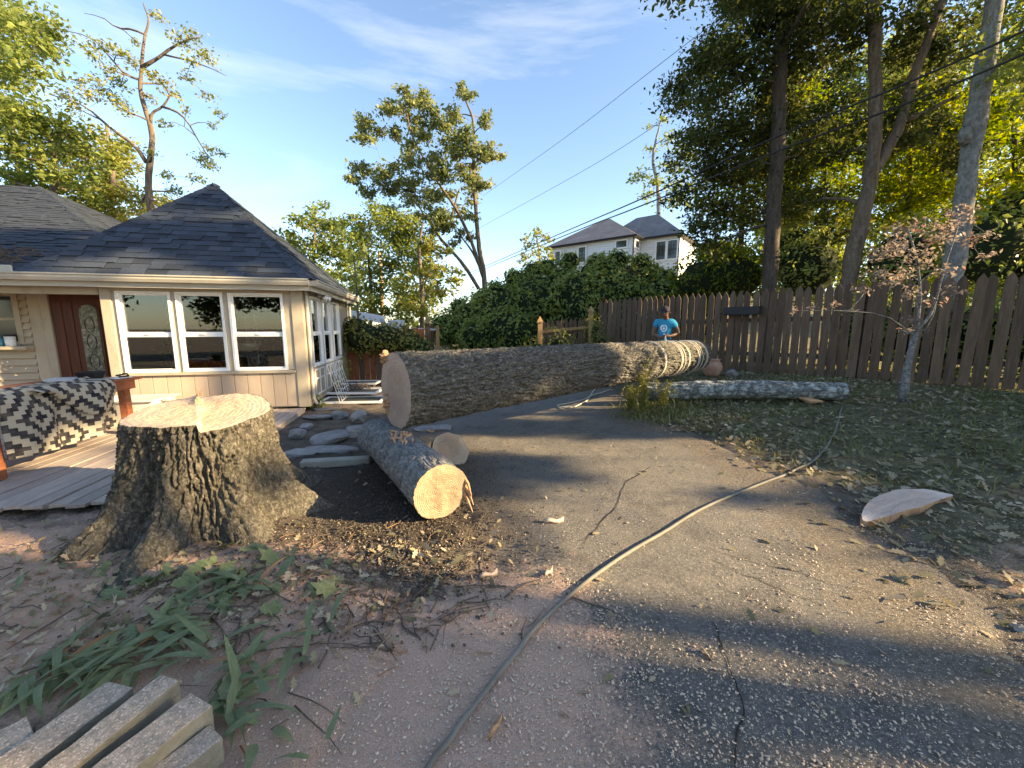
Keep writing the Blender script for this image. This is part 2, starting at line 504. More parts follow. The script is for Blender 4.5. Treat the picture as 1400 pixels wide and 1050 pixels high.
M['shingle_far'] = paint('far_shingle', (0.13, 0.12, 0.125), (0.20, 0.185, 0.19), 0.8, 0.92, 0.4, wear=(0.26, 0.23, 0.21), wear_amt=0.5)
M['door'] = paint('mahogany_door', (0.065, 0.016, 0.008), (0.12, 0.032, 0.014), 3, 0.38, 0.15, (5, 5, 0.4))
M['redwood'] = paint('redwood', (0.20, 0.062, 0.028), (0.33, 0.115, 0.055), 4, 0.55, 0.3, (4, 0.6, 4), (0.40, 0.21, 0.13), 0.4, 0.1)
M['fence'] = paint('fence_wood', (0.082, 0.052, 0.034), (0.150, 0.098, 0.063), 4, 0.85, 0.5, (5, 5, 0.4), (0.20, 0.16, 0.13), 0.55, 0.25)
M['post'] = paint('cedar_post', (0.30, 0.17, 0.075), (0.42, 0.26, 0.12), 4, 0.8, 0.4, (4, 4, 0.5))
M['white_siding'] = paint('white_siding', (0.74, 0.74, 0.76), (0.80, 0.80, 0.81), 0.5, 0.6, 0.05)
M['black'] = paint('black_plastic', (0.012, 0.012, 0.014), (0.025, 0.025, 0.028), 6, 0.5, 0.05)
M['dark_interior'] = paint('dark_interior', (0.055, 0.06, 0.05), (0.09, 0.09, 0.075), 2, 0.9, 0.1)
M['wicker'] = paint('wicker', (0.42, 0.36, 0.28), (0.55, 0.48, 0.38), 20, 0.8, 0.4)
M['metal'] = paint('galvanised_metal', (0.40, 0.41, 0.42), (0.52, 0.53, 0.54), 5, 0.4, 0.1)
M['rope'] = paint('rope_fibre', (0.52, 0.46, 0.37), (0.66, 0.60, 0.50), 60, 0.9, 0.6)
M['hose'] = paint('grey_hose', (0.13, 0.12, 0.10), (0.22, 0.205, 0.17), 4, 0.7, 0.2, wear=(0.14, 0.13, 0.12), wear_amt=0.6)
M['stone'] = paint('field_stone', (0.17, 0.165, 0.16), (0.29, 0.275, 0.26), 5, 0.9, 0.6, wear=(0.40, 0.37, 0.34), wear_amt=0.5, obj_var=0.15, dist=0.01)
M['paver'] = paint('edging_stone', (0.26, 0.245, 0.205), (0.36, 0.345, 0.29), 5, 0.9, 0.6, wear=(0.20, 0.20, 0.15), wear_amt=0.5, obj_var=0.1, dist=0.008)
M['terracotta'] = paint('terracotta', (0.40, 0.20, 0.14), (0.50, 0.29, 0.21), 6, 0.8, 0.2, wear=(0.56, 0.42, 0.35), wear_amt=0.5)
M['boom_white'] = paint('truck_white', (0.76, 0.77, 0.79), (0.80, 0.81, 0.83), 2, 0.35, 0.02)
M['wire'] = paint('wire_black', (0.015, 0.015, 0.016), (0.03, 0.03, 0.03), 3, 0.6, 0)
M['pole'] = paint('pole_wood', (0.34, 0.21, 0.11), (0.46, 0.30, 0.17), 3, 0.85, 0.3, (4, 4, 0.3))
M['chip'] = paint('wood_chip', (0.50, 0.37, 0.26), (0.70, 0.56, 0.43), 30, 0.9, 0)
M['twig'] = paint('twig_bark', (0.07, 0.05, 0.036), (0.13, 0.10, 0.075), 12, 0.9, 0.3)
M['skin'] = paint('skin', (0.14, 0.072, 0.045), (0.17, 0.09, 0.058), 8, 0.5, 0.05)
M['shirt'] = paint('blue_shirt', (0.014, 0.24, 0.42), (0.022, 0.29, 0.48), 9, 0.85, 0.3, wear=(0.05, 0.36, 0.52), wear_amt=0.3)
M['print'] = paint('shirt_print', (0.66, 0.76, 0.82), (0.74, 0.83, 0.88), 20, 0.8, 0)
M['jeans'] = paint('work_trousers', (0.018, 0.075, 0.095), (0.035, 0.11, 0.13), 12, 0.9, 0.3)
M['cap'] = paint('dark_cap', (0.022, 0.018, 0.022), (0.05, 0.04, 0.045), 20, 0.9, 0.3)
M['tub'] = paint('tub_plastic', (0.60, 0.57, 0.50), (0.68, 0.65, 0.58), 3, 0.4, 0.05)
M['bottle'] = paint('blue_glass', (0.05, 0.22, 0.30), (0.07, 0.27, 0.36), 6, 0.2, 0)
M['paper'] = paint('paper', (0.60, 0.60, 0.58), (0.70, 0.69, 0.66), 8, 0.8, 0.1)

m = new_mat('window_glass')
fr = nd(m, 'ShaderNodeFresnel', IOR=1.5).outputs[0]
fr = mathn(m, 'ADD', mathn(m, 'MULTIPLY', fr, 1.3), 0.035, True)
tr = nd(m, 'ShaderNodeBsdfTransparent', Color=(0.72, 0.76, 0.74)).outputs[0]
gl = nd(m, 'ShaderNodeBsdfGlossy', Color=(0.95, 0.95, 0.95), Roughness=0.012).outputs[0]
M['glass'] = out(m, nd(m, 'ShaderNodeMixShader', i0=fr, i1=tr, i2=gl).outputs[0])
m = new_mat('leaded_glass')
M['leaded'] = out(m, bsdf(m, ramp(m, noise(m, coords(m), 22, 5, 0.7), [(0.35, (0.04, 0.045, 0.035)), (0.52, (0.16, 0.16, 0.12)), (0.7, (0.42, 0.41, 0.34))]), 0.12, noise(m, coords(m), 60, 3), 0.3, 0.003, 0.6))
m = new_mat('clear_tub')
M['far_glass'] = paint('far_glass', (0.02, 0.03, 0.03), (0.05, 0.06, 0.06), 1, 0.08, 0, spec=0.6)

# cut wood: rings round the local X axis
def cut_wood(name, c1, c2, c3, ring_scale, axis='X', dusty=0.3, rad=0.4, heart=None, ring=0.5):
    """sawn end grain: growth rings, darker heart, drying checks, chainsaw marks"""
    m = new_mat(name)
    v = coords(m)
    warp = nd(m, 'ShaderNodeTexNoise', Vector=v, Scale=2.2, Detail=3.0).outputs[1]
    vv = nd(m, 'ShaderNodeVectorMath', _operation='MULTIPLY_ADD', i0=warp, i1=(0.10 * rad / .4,) * 3, i2=v).outputs[0]
    w = nd(m, 'ShaderNodeTexWave', _wave_type='RINGS', _rings_direction=axis, Vector=vv, Scale=ring_scale, Distortion=2.2, Detail=3.0).outputs[1]
    sp = nd(m, 'ShaderNodeSeparateXYZ', Vector=v)
    p, q = (sp.outputs[1], sp.outputs[2]) if axis == 'X' else (sp.outputs[0], sp.outputs[1])
    rr = mathn(m, 'SQRT', mathn(m, 'ADD', mathn(m, 'MULTIPLY', p, p), mathn(m, 'MULTIPLY', q, q)))
    ang = nd(m, 'ShaderNodeMath', _operation='ARCTAN2', i0=p, i1=q).outputs[0]
    pol = nd(m, 'ShaderNodeCombineXYZ', X=mathn(m, 'MULTIPLY', ang, 5.0), Y=mathn(m, 'MULTIPLY', rr, 1.5 / rad), Z=3.0).outputs[0]
    chk = nd(m, 'ShaderNodeTexNoise', Vector=pol, Scale=1.6, Detail=3.0, Roughness=0.6).outputs[0]
    chk = ramp(m, mathn(m, 'ABSOLUTE', mathn(m, 'SUBTRACT', chk, 0.5)), [(0.0, 1.0), (0.012, 0.0)])
    chk = mathn(m, 'MULTIPLY', chk, ramp(m, mathn(m, 'DIVIDE', rr, rad), [(0.05, 0.9), (0.75, 0.2), (0.95, 0.0)]))
    saw = noise(m, coords(m, 'Object', (4, 55, 4) if axis == 'Z' else (4, 6, 45), (0, 0, 0.5) if axis == 'Z' else (0.5, 0, 0)), 3, 3, 0.6)
    big = noise(m, v, 3.2, 5, 0.6)
    fine = noise(m, v, 120, 3, 0.7)
    hn = mathn(m, 'ADD', mathn(m, 'DIVIDE', rr, rad), mathn(m, 'MULTIPLY', mathn(m, 'SUBTRACT', big, 0.5), 0.5))
    c = mixc(m, ramp(m, hn, [(0.55, 0.85), (0.75, 0.0)]), c1, heart or c3)
    c = mixc(m, mathn(m, 'MULTIPLY', mathn(m, 'MULTIPLY', w, ring), ramp(m, noise(m, v, 5.0, 3, .6), [(.3, .25), (.65, 1.0)])), c, c2)
    c = mixc(m, ramp(m, big, [(0.42, 0.0), (0.68, 0.6)]), c, c3)
    c = mixc(m, mathn(m, 'MULTIPLY', ramp(m, saw, [(0.42, 0.0), (0.62, 1.0)]), 0.3), c, c2)
    c = mixc(m, chk, c, (0.07, 0.04, 0.025))
    c = mixc(m, mathn(m, 'MULTIPLY', ramp(m, fine, [(0.45, 0.0), (0.6, 1.0)]), dusty), c, (0.72, 0.58, 0.45))
    h = mathn(m, 'SUBTRACT', mathn(m, 'ADD', mathn(m, 'MULTIPLY', saw, 1.5), mathn(m, 'ADD', fine, mathn(m, 'MULTIPLY', w, .5))), mathn(m, 'MULTIPLY', chk, 2.0))
    return out(m, bsdf(m, c, 0.85, h, 0.5, 0.008, 0.2))

M['cut_stump'] = cut_wood('cut_stump', (0.60, 0.45, 0.31), (0.40, 0.26, 0.16), (0.50, 0.345, 0.24), 9, 'Z', 0.45, .46, (0.50, 0.34, 0.22))
M['cut_log'] = cut_wood('cut_log', (0.46, 0.335, 0.26), (0.26, 0.165, 0.12), (0.38, 0.27, 0.22), 10, 'X', 0.25, .4, (0.36, 0.245, 0.19))
M['cut_small'] = cut_wood('cut_small', (0.37, 0.26, 0.165), (0.22, 0.135, 0.075), (0.28, 0.185, 0.11), 22, 'X', 0.2, .22, (0.27, 0.175, 0.105), 0.35)
M['cut_slab'] = cut_wood('cut_slab', (0.74, 0.62, 0.52), (0.56, 0.41, 0.33), (0.66, 0.52, 0.44), 9, 'Z', 0.25, .6, (0.52, 0.37, 0.29))
M['cut_old'] = cut_wood('cut_old', (0.40, 0.32, 0.24), (0.26, 0.19, 0.13), (0.33, 0.255, 0.19), 13, 'Z', 0.15, .2, (0.30, 0.22, 0.16))
M['torn'] = paint('torn_wood', (0.42, 0.22, 0.11), (0.60, 0.38, 0.22), 14, 0.85, 0.6, (1, 1, 0.2), (0.30, 0.12, 0.06), 0.5)
M['bark_stump'] = bark_mat('oak_bark_stump', (0.045, 0.04, 0.033), (0.115, 0.102, 0.082), (0.36, 0.32, 0.255), 38, (1, 1, 0.5), (0.085, 0.085, 0.05), 0.25, bump=1.0, dist=.02)
M['bark_log'] = bark_mat('oak_bark_log', (0.032, 0.029, 0.025), (0.115, 0.106, 0.092), (0.38, 0.36, 0.315), 38, (0.4, 1, 1), (0.34, 0.33, 0.29), 0.3, bump=1.0, dist=.02)
M['bark_grey'] = bark_mat('grey_bark_log', (0.06, 0.057, 0.052), (0.155, 0.15, 0.14), (0.33, 0.32, 0.30), 30, (0.5, 1, 1), (0.38, 0.39, 0.38), 0.45)
M['bark_lichen'] = bark_mat('lichen_bark_log', (0.05, 0.052, 0.05), (0.12, 0.125, 0.12), (0.26, 0.27, 0.26), 20, (0.5, 1, 1), (0.46, 0.49, 0.47), 0.8)
M['bark_dark'] = bark_mat('dark_tree_bark', (0.035, 0.028, 0.022), (0.075, 0.06, 0.047), (0.15, 0.12, 0.095), 14, (1, 1, 0.15), None)
M['bark_mid'] = bark_mat('brown_tree_bark', (0.07, 0.052, 0.038), (0.14, 0.108, 0.08), (0.24, 0.19, 0.145), 12, (1, 1, 0.2), None)
M['bark_pale'] = bark_mat('pale_tree_bark', (0.09, 0.088, 0.08), (0.20, 0.195, 0.18), (0.34, 0.335, 0.31), 17, (1, 1, 0.35), (0.40, 0.41, 0.39), 0.4, bump=1.0, dist=.03)

M['leaf_dark'] = leaf_mat('oak_leaf_dark', [(0.022, 0.036, 0.014), (0.042, 0.062, 0.020), (0.082, 0.10, 0.028), (0.18, 0.17, 0.036)], 0.38)
M['leaf_lime'] = leaf_mat('maple_leaf_lime', [(0.05, 0.09, 0.014), (0.10, 0.15, 0.02), (0.19, 0.22, 0.026), (0.33, 0.31, 0.04)], 0.55)
M['leaf_mid'] = leaf_mat('tree_leaf_mid', [(0.075, 0.11, 0.032), (0.14, 0.185, 0.05), (0.22, 0.26, 0.07), (0.34, 0.35, 0.09)], 0.45)
M['leaf_autumn'] = leaf_mat('yellowing_leaf', [(0.11, 0.145, 0.036), (0.20, 0.23, 0.056), (0.31, 0.31, 0.08), (0.44, 0.37, 0.11)], 0.45)
M['leaf_olive'] = leaf_mat('olive_leaf', [(0.075, 0.105, 0.038), (0.135, 0.17, 0.06), (0.21, 0.235, 0.09), (0.33, 0.29, 0.12)], 0.35)
M['leaf_ivy'] = leaf_mat('ivy_leaf', [(0.11, 0.155, 0.044), (0.18, 0.235, 0.062), (0.26, 0.305, 0.08), (0.37, 0.37, 0.105)], 0.4, 0.45)
M['leaf_shrub'] = leaf_mat('shrub_leaf', [(0.075, 0.10, 0.026), (0.14, 0.16, 0.04), (0.23, 0.23, 0.062), (0.37, 0.32, 0.10)], 0.35)
M['leaf_red'] = leaf_mat('dry_red_leaf', [(0.15, 0.118, 0.09), (0.22, 0.178, 0.14), (0.30, 0.25, 0.20), (0.26, 0.21, 0.16), (0.28, 0.09, 0.055)], 0.35)
M['leaf_fall'] = leaf_mat('fallen_leaf', [(0.11, 0.115, 0.06), (0.20, 0.18, 0.10), (0.36, 0.295, 0.19), (0.56, 0.46, 0.33)], 0.2, 0.7)
M['leaf_strap'] = leaf_mat('strap_leaf', [(0.085, 0.125, 0.055), (0.125, 0.165, 0.078), (0.17, 0.205, 0.105), (0.26, 0.26, 0.13)], 0.3, 0.6, True)
M['leaf_strap_dry'] = leaf_mat('dry_strap_leaf', [(0.28, 0.20, 0.11), (0.40, 0.29, 0.17), (0.34, 0.18, 0.09), (0.22, 0.12, 0.06)], 0.3, 0.7)
M['grass'] = leaf_mat('grass_blade', [(0.095, 0.125, 0.042), (0.155, 0.185, 0.062), (0.235, 0.24, 0.09), (0.40, 0.35, 0.19)], 0.35, 0.6)

m = new_mat('rug_weave')
uv = nd(m, 'ShaderNodeAttribute', _attribute_name='weave').outputs['Vector']
sx = nd(m, 'ShaderNodeSeparateXYZ', Vector=uv)
cu = mathn(m, 'FLOOR', sx.outputs[0]); cv = mathn(m, 'FLOOR', sx.outputs[1])
def tri(c, n):
    md = nd(m, 'ShaderNodeMath', _operation='FLOORED_MODULO', i0=c, i1=float(n)).outputs[0]
    return mathn(m, 'ABSOLUTE', mathn(m, 'SUBTRACT', md, float(n // 2)))
dd = mathn(m, 'ADD', tri(cu, 14), tri(cv, 14))
st = nd(m, 'ShaderNodeMath', _operation='FLOORED_MODULO', i0=mathn(m, 'ADD', dd, 0.0), i1=4.0).outputs[0]
dark = mathn(m, 'LESS_THAN', st, 1.5)
cc = mixc(m, dark, (0.40, 0.35, 0.265), (0.024, 0.024, 0.030))
wv = noise(m, uv, 6.0, 3, 0.7)
cc = mixc(m, ramp(m, noise(m, uv, 0.4, 4), [(0.4, 0.0), (0.8, 0.35)]), cc, (0.40, 0.33, 0.25))
M['rug'] = out(m, bsdf(m, cc, 0.95, wv, 0.4, 0.004, 0.1))

# ------------------------------------------------------------------ ground: one sheet out to the horizon, fine near the camera
def axis(lo, hi, step, far, grow):
    a = list(np.arange(lo, hi + 1e-6, step))
    s, v = step, hi
    while v < far:
        s *= grow; v += s; a.append(v)
    s, v = step, lo
    pre = []
    while v > -far:
        s *= grow; v -= s; pre.append(v)
    return np.array(pre[::-1] + a)
gx, gy = axis(-5.5, 7.5, 0.035, 450, 1.16), axis(0.4, 7.5, 0.035, 450, 1.12)
GX, GY = np.meshgrid(gx, gy)
def grid_faces(nx, ny):
    i = np.arange(nx * ny).reshape(ny, nx)
    return np.stack([i[:-1, :-1], i[:-1, 1:], i[1:, 1:], i[1:, :-1]], -1).reshape(-1, 4)
fx_, fy_ = GX.ravel(), GY.ravel()
me = mesh_np('ground', np.stack([fx_, fy_, ground_z(fx_, fy_)], 1), grid_faces(len(gx), len(gy)), M['ground'], True)
def put_masks(me, x, y):
    attr(me, 'edge', np.clip(1 - np.abs(drive_sd(x, y) - .1) / 0.7, 0, 1) * 0.95)
    attr(me, 'dust', dust_mask(x, y)); attr(me, 'soil', soil_mask(x, y)); attr(me, 'grass', grass_mask(x, y))
    attr(me, 'chip', np.clip(0.55 * blob(x, y, 0.9, 0.9, 1.5, 0.7) + 0.9 * blob(x, y, 2.9, 1.8, 1.0, 0.9) + 0.4 * blob(x, y, -0.2, 1.4, 0.8, 0.7), 0, 1))
put_masks(me, fx_, fy_)
ground = tag(link(bpy.data.objects.new('ground', me)), kind='structure')

# driveway: asphalt sheet following the ground, ragged edge
ys = np.concatenate([np.arange(-3, 0.5, 0.2), np.arange(0.5, 8, 0.04), np.arange(8, 36, 0.3)])
ts = np.linspace(0, 1, 110)
YY, TT = np.meshgrid(ys, ts, indexing='ij')
XX = (np.interp(YY, EDGE_Y, EDGE_L) - .5) * (1 - TT) + (np.interp(YY, EDGE_Y, EDGE_R) + .5) * TT
wob = 0.07 * fbm(XX * 2, YY * 2, 0, 3, 57)
XX = XX + wob * (np.abs(TT - 0.5) * 2) ** 6
dz = drive_z(XX, YY) - 0.06 * smooth((np.abs(TT - 0.5) - 0.45) / 0.05)
i = np.arange(XX.size).reshape(XX.shape)
F = np.stack([i[:-1, :-1], i[:-1, 1:], i[1:, 1:], i[1:, :-1]], -1).reshape(-1, 4)
me = mesh_np('driveway', np.stack([XX, YY, dz], -1).reshape(-1, 3), F, M['asphalt'], True)
put_masks(me, XX.ravel(), YY.ravel())
driveway = tag(link(bpy.data.objects.new('driveway', me)), kind='structure')
M['crack'] = paint('crack_soil', (0.022, 0.019, 0.016), (0.045, 0.038, 0.030), 30, 0.95, 0.3)
def crack(pts, w):
    pts = np.array(pts, float)
    t = np.linspace(0, len(pts) - 1, 12 * len(pts))
    x = np.interp(t, range(len(pts)), pts[:, 0]); y = np.interp(t, range(len(pts)), pts[:, 1])
    x = x + 0.022 * fbm(t * 2.1, t * 0 + pts[0][0], 0, 3, 5); y = y + 0.022 * fbm(t * 2.3, t * 0 + 3, 0, 3, 6)
    d = np.stack([np.gradient(x), np.gradient(y)], 1); d /= np.linalg.norm(d, axis=1)[:, None]
    ww = w * (0.35 + 0.65 * np.abs(fbm(t * 3, t * 0, 0, 2, 9))) * np.sin(np.linspace(0.08, math.pi - 0.08, len(t))) ** 0.5
    mb = MB(); vs = []
    for a, b, q, k in zip(x, y, d, ww):
        for s in (-1, 1):
            X, Y_ = a - q[1] * k * s, b + q[0] * k * s
            vs.append((X, Y_, float(drive_z(X, Y_)) + 0.004))
    mb.add(vs, [(2 * j, 2 * j + 2, 2 * j + 3, 2 * j + 1) for j in range(len(t) - 1)])
    mb.build('crack', M['crack'], driveway)
crack([(0.62, 0.95), (0.86, 1.25), (1.0, 1.55), (1.02, 1.8)], 0.0055)
crack([(0.45, 2.45), (0.78, 2.9), (1.1, 3.5), (1.5, 4.0)], 0.007)
crack([(1.25, 2.35), (1.5, 2.05), (1.75, 1.85)], 0.004)
crack([(2.1, 1.95), (1.7, 2.2), (1.2, 2.5)], 0.003)

# ------------------------------------------------------------------ house frame of reference: x right along the front wall, y into the house
HC, HA = np.array((-3.65, 6.80)), R(12)
def hw(lx, ly, z=0.0):
    return np.array((HC[0] + lx * math.cos(HA) - ly * math.sin(HA), HC[1] + lx * math.sin(HA) + ly * math.cos(HA), z))

# deck of separate planks
deck = tag(empty('deck', hw(0, 0, 0), HA), kind='structure')
DZ = 0.085
plank = MB().box(-0.068, 0.068, -3.95, -0.02, -0.03, 0)
pm = bpy.data.meshes.new('plank')
k = 0
x = 0.02
while x > -5.6:
    x -= 0.146
    ln = 3.75 if x > -2.6 else 4.35
    ln += random.uniform(-.02, .02)
    mb = MB().box(-0.068, 0.068, -ln, (0.86 if x < -2.98 else -0.02), -0.03, 0)
    mb.build('plank', M['deck'], deck, bevel=0.004, loc=(x, 0, DZ + random.uniform(-.004, .004)), rot=(random.uniform(-.004, .004), random.uniform(-.012, .012), random.uniform(-.003, .003)))
MB().box(-5.7, -0.06, -3.6, -0.06, -0.12, -0.035).build('joist', M['deck'], deck, loc=(0, 0, DZ))

# ------------------------------------------------------------------ near house with sunroom
house = empty('house', hw(0, 0, 0), HA, 'cream sunroom house with dark shingle hip roof behind the stump', 'house')
WT, Z0 = 2.24, 0.10
sun_w = [(-2.70, -1.95), (-1.88, -1.20), (-1.12, -0.29)]
side_w = [(0.45, 1.15), (1.27, 1.97), (2.10, 2.80)]
WB, WTOP = 0.80, 2.06
def wall_strip(segs, along, const, z0, z1, name, mat, thick=0.1, out_=-1):
    mb = MB()
    for a, b in segs:
        if along == 'x': mb.box(a, b, const, const + thick, z0, z1)
        else: mb.box(const - thick, const, a, b, z0, z1)
    return mb.build(name, mat, house)
# front wall: lower part, posts between windows, head
wall_strip([(-2.9, 0)], 'x', 0.02, Z0, WB - 0.03, 'wall', M['cream'])
wall_strip([(-2.9, 0)], 'x', 0.02, WTOP + 0.02, WT, 'wall', M['cream'])
ed = [-2.9] + [v for w in sun_w for v in w] + [0.0]
for j in range(0, len(ed), 2):
    MB().box(ed[j], ed[j + 1], 0.0, 0.10, WB - 0.03, WTOP + 0.02).build('wall_post', M['cream'], house, bevel=0.004)
MB().box(-2.9, -2.76, -0.022, -0.002, Z0, WT - .002).build('corner_board', M['cream'], house, bevel=0.004)
MB().box(-0.16, 0.022, -0.022, -0.002, Z0, WT - .002).build('corner_board', M['cream'], house, bevel=0.004)
MB().box(-2.755, -0.165, -0.03, -0.002, WTOP + 0.025, WT - .004).build('head_trim', M['cream'], house, bevel=0.004)
# vertical boards under the windows
xb = -2.75
while xb < -0.2:
    MB().box(xb + 0.004, min(xb + 0.196, -0.166), -0.004, 0.018, Z0 + 0.02, WB - 0.085).build('panel_board', M['panel'], house, bevel=0.003)
    xb += 0.20
MB().box(-2.755, -0.165, -0.05, 0.018, WB - 0.08, WB - 0.035).build('sill_rail', M['cream'], house, bevel=0.005)
# left return wall and recessed porch wall
MB().box(-2.9, -2.8, 0.11, 0.98, Z0, WT).build('wall', M['cream'], house)
# side wall
def side_box(y0, y1, z0, z1, name, mat): return MB().box(-0.10, 0.0, y0, y1, z0, z1).build(name, mat, house)
side_box(0.125, 3.8, Z0, WB - 0.03, 'wall', M['cream']); side_box(0.125, 3.8, WTOP + 0.02, WT, 'wall', M['cream'])
ed = [0.125] + [v for w in side_w for v in w] + [3.8]
for j in range(0, len(ed), 2): side_box(ed[j], ed[j + 1], WB - 0.03, WTOP + 0.02, 'wall_post', M['cream'])
for y0, y1 in ((0.02, 0.14), (3.68, 3.82)):
    MB().box(0.003, 0.024, y0, y1, Z0, WT - .004).build('corner_board', M['cream'], house)
# back and inside of the sunroom
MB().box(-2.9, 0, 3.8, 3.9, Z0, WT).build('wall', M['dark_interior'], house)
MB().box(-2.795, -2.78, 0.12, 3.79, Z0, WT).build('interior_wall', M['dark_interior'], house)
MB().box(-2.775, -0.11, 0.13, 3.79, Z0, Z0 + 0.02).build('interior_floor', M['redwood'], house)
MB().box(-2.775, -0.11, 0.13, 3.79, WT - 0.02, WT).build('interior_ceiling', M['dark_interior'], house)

def sash_window(x0, x1, z0, z1, side=False, y=0.0):
    """double-hung white window in local wall coordinates"""
    root = MB()
    f = 0.036
    def bx(mb, a, b, d0, d1, c, d):
        return mb.box(a, b, d0, d1, c, d) if not side else mb.box(-d1, -d0, a, b, c, d)
    bx(root, x0, x0 + f, y - .02, y + .09, z0, z1); bx(root, x1 - f, x1, y - .02, y + .09, z0, z1)
    bx(root, x0 + f, x1 - f, y - .02, y + .09, z1 - f, z1); bx(root, x0 + f, x1 - f, y - .03, y + .09, z0, z0 + f)
    w = root.build('window', M['vinyl'], house)
    zm = z0 + (z1 - z0) * 0.475
    bx(MB(), x0 + f, x1 - f, y + .008, y + .062, zm - .018, zm + .018).build('meeting_rail', M['vinyl'], w)
    for a, b, d in ((z0 + f, zm - .018, .022), (zm + .018, z1 - f, .048)):
        fr_ = MB(); g = 0.022
        bx(fr_, x0 + f, x0 + f + g, y + d - .012, y + d + .012, a, b); bx(fr_, x1 - f - g, x1 - f, y + d - .012, y + d + .012, a, b)
        bx(fr_, x0 + f + g, x1 - f - g, y + d - .012, y + d + .012, a, a + g); bx(fr_, x0 + f + g, x1 - f - g, y + d - .012, y + d + .012, b - g, b)
        fr_.build('sash', M['vinyl'], w)
        bx(MB(), x0 + f + g, x1 - f - g, y + d - .003, y + d + .003, a + g, b - g).build('pane', M['glass'], w)
    bx(MB(), (x0 + x1) / 2 - .03, (x0 + x1) / 2 + .03, y - .012, y + .006, zm - .008, zm + .016).build('latch', M['vinyl'], w)
for a, b in sun_w: sash_window(a, b, WB - 0.03, WTOP + 0.02)
for a, b in side_w: sash_window(a, b, WB - 0.03, WTOP + 0.02, True, 0.0)
# lower glazed panes of the side wall, white grid
for a, b in side_w:
    g = MB()
    for q in (a, (a + b) / 2 - .012, b - .024): g.box(.003, .02, q, q + .024, Z0 + .12, WB - .08)
    for z in (Z0 + .12, Z0 + .42, WB - .104): g.box(.004, .018, a, b, z, z + .024)
    gp = g.build('lattice_panel', M['vinyl'], house)

# gutter, fascia, downspouts
def gutter(p0, p1, name='gutter'):
    p0, p1 = np.array(p0, float), np.array(p1, float)
    d = (p1 - p0) / np.linalg.norm(p1 - p0); n = np.array((d[1], -d[0], 0))
    prof = [(0.0, 0.0), (0.075, 0.0), (0.10, 0.045), (0.10, 0.075), (0.118, 0.085), (0.118, 0.105), (0.105, 0.105), (0.105, 0.09), (0.02, 0.08), (0.0, 0.08)]
    mb = MB(); k = len(prof)
    vs = [p + n * a + np.array((0, 0, b)) for p in (p0, p1) for a, b in prof]
    mb.add(vs, [(q, (q + 1) % k, (q + 1) % k + k, q + k) for q in range(k)] + [tuple(range(k - 1, -1, -1)), tuple(range(k, 2 * k))])
    return mb.build(name, M['gutter'], house)
gutter((-9.5, -0.22, 2.20), (0.22, -0.22, 2.20)); gutter((0.22, -0.22, 2.20), (0.22, 3.9, 2.20))
MB().box(-9.5, 0.2, -0.215, -0.18, 2.12, 2.30).build('fascia', M['gutter'], house)
MB().box(0.18, 0.215, -0.18, 3.9, 2.12, 2.30).build('fascia', M['gutter'], house)
MB().box(-9.5, 0.18, -0.18, 1.0, 2.245, 2.262).build('soffit', M['cream'], house)
MB().box(0.0, 0.18, 1.01, 3.9, 2.245, 2.262).build('soffit', M['cream'], house)
MB().box(-9.5, -2.92, 0.0, 0.12, 2.02, 2.24).build('porch_beam', M['cream'], house)
for q in (0.08, 3.86):
    MB().tube([(0.06, q, 2.2), (0.06, q, 1.9), (0.06, q, 0.24), (0.12, q - .02, 0.12)], 0.032, 8).build('downspout', M['gutter'], house, sm=True)

# floodlight under the side eave
MB().box(0.02, 0.10, 0.95, 1.05, 2.10, 2.19).build('floodlight_base', M['vinyl'], house, bevel=.01)
for s in (-1, 1):
    MB().tube([(0.10, 1.0 + s * .03, 2.13), (0.2, 1.0 + s * .12, 2.06)], [.025, .055], 10).build('floodlight', M['vinyl'], house, sm=True)

# porch wall with lap siding, door, window
PY = 0.98
MB().box(-9.5, -2.8, PY, PY + 0.1, Z0, WT).build('wall', M['cream'], house)
z = Z0
while z < 2.2:
    for a, b in (((-9.4, -5.72) if 1.14 < z < 2.1 else (-9.4, -4.63)), (-4.735, -4.63)):
        if b == -4.63 and a == -4.735 and not (1.14 < z < 2.1): continue
        MB().add([(a, PY - .004, z), (b, PY - .004, z), (b, PY - .05, z), (a, PY - .05, z), (a, PY - .004, z + .112), (b, PY - .004, z + .112), (b, PY - .008, z + .112), (a, PY - .008, z + .112)],
                 [(0, 1, 2, 3), (3, 2, 6, 7), (7, 6, 5, 4), (0, 3, 7, 4), (1, 5, 6, 2)]).build('siding_board', M['cream_siding'], house)
    z += 0.125
MB().box(-4.62, -4.445, PY - .035, PY - .003, Z0, WT - .01).build('door_trim', M['cream'], house, bevel=.006)
MB().box(-4.44, -4.305, PY - .06, PY - .003, Z0, 2.15).build('door_jamb', M['cream'], house, bevel=.012)
MB().box(-3.345, -2.905, PY - .06, PY - .003, Z0, 2.15).build('door_jamb', M['cream'], house, bevel=.008)
dr = MB().box(-4.30, -3.35, PY - .03, PY - .004, Z0 + .02, 2.15).build('door', M['door'], house, bevel=.006)
def oval(cx, cz, hw_, hh, y0, y1, n=28):
    return MB().prism([(cx + hw_ * math.cos(2 * math.pi * q / n) * (1 if abs(math.sin(2 * math.pi * q / n)) < 1 else 1), cz + (hh - hw_) * (1 if math.sin(2 * math.pi * q / n) > 0 else -1) * min(1, abs(math.sin(2 * math.pi * q / n)) * 6) + hw_ * math.sin(2 * math.pi * q / n)) for q in range(n)], y0, y1)
oval(-3.76, 1.22, 0.17, 0.72, PY - .042, PY - .031).build('light_frame', M['door'], dr)
oval(-3.76, 1.22, 0.135, 0.685, PY - .047, PY - .043).build('leaded_pane', M['leaded'], dr)
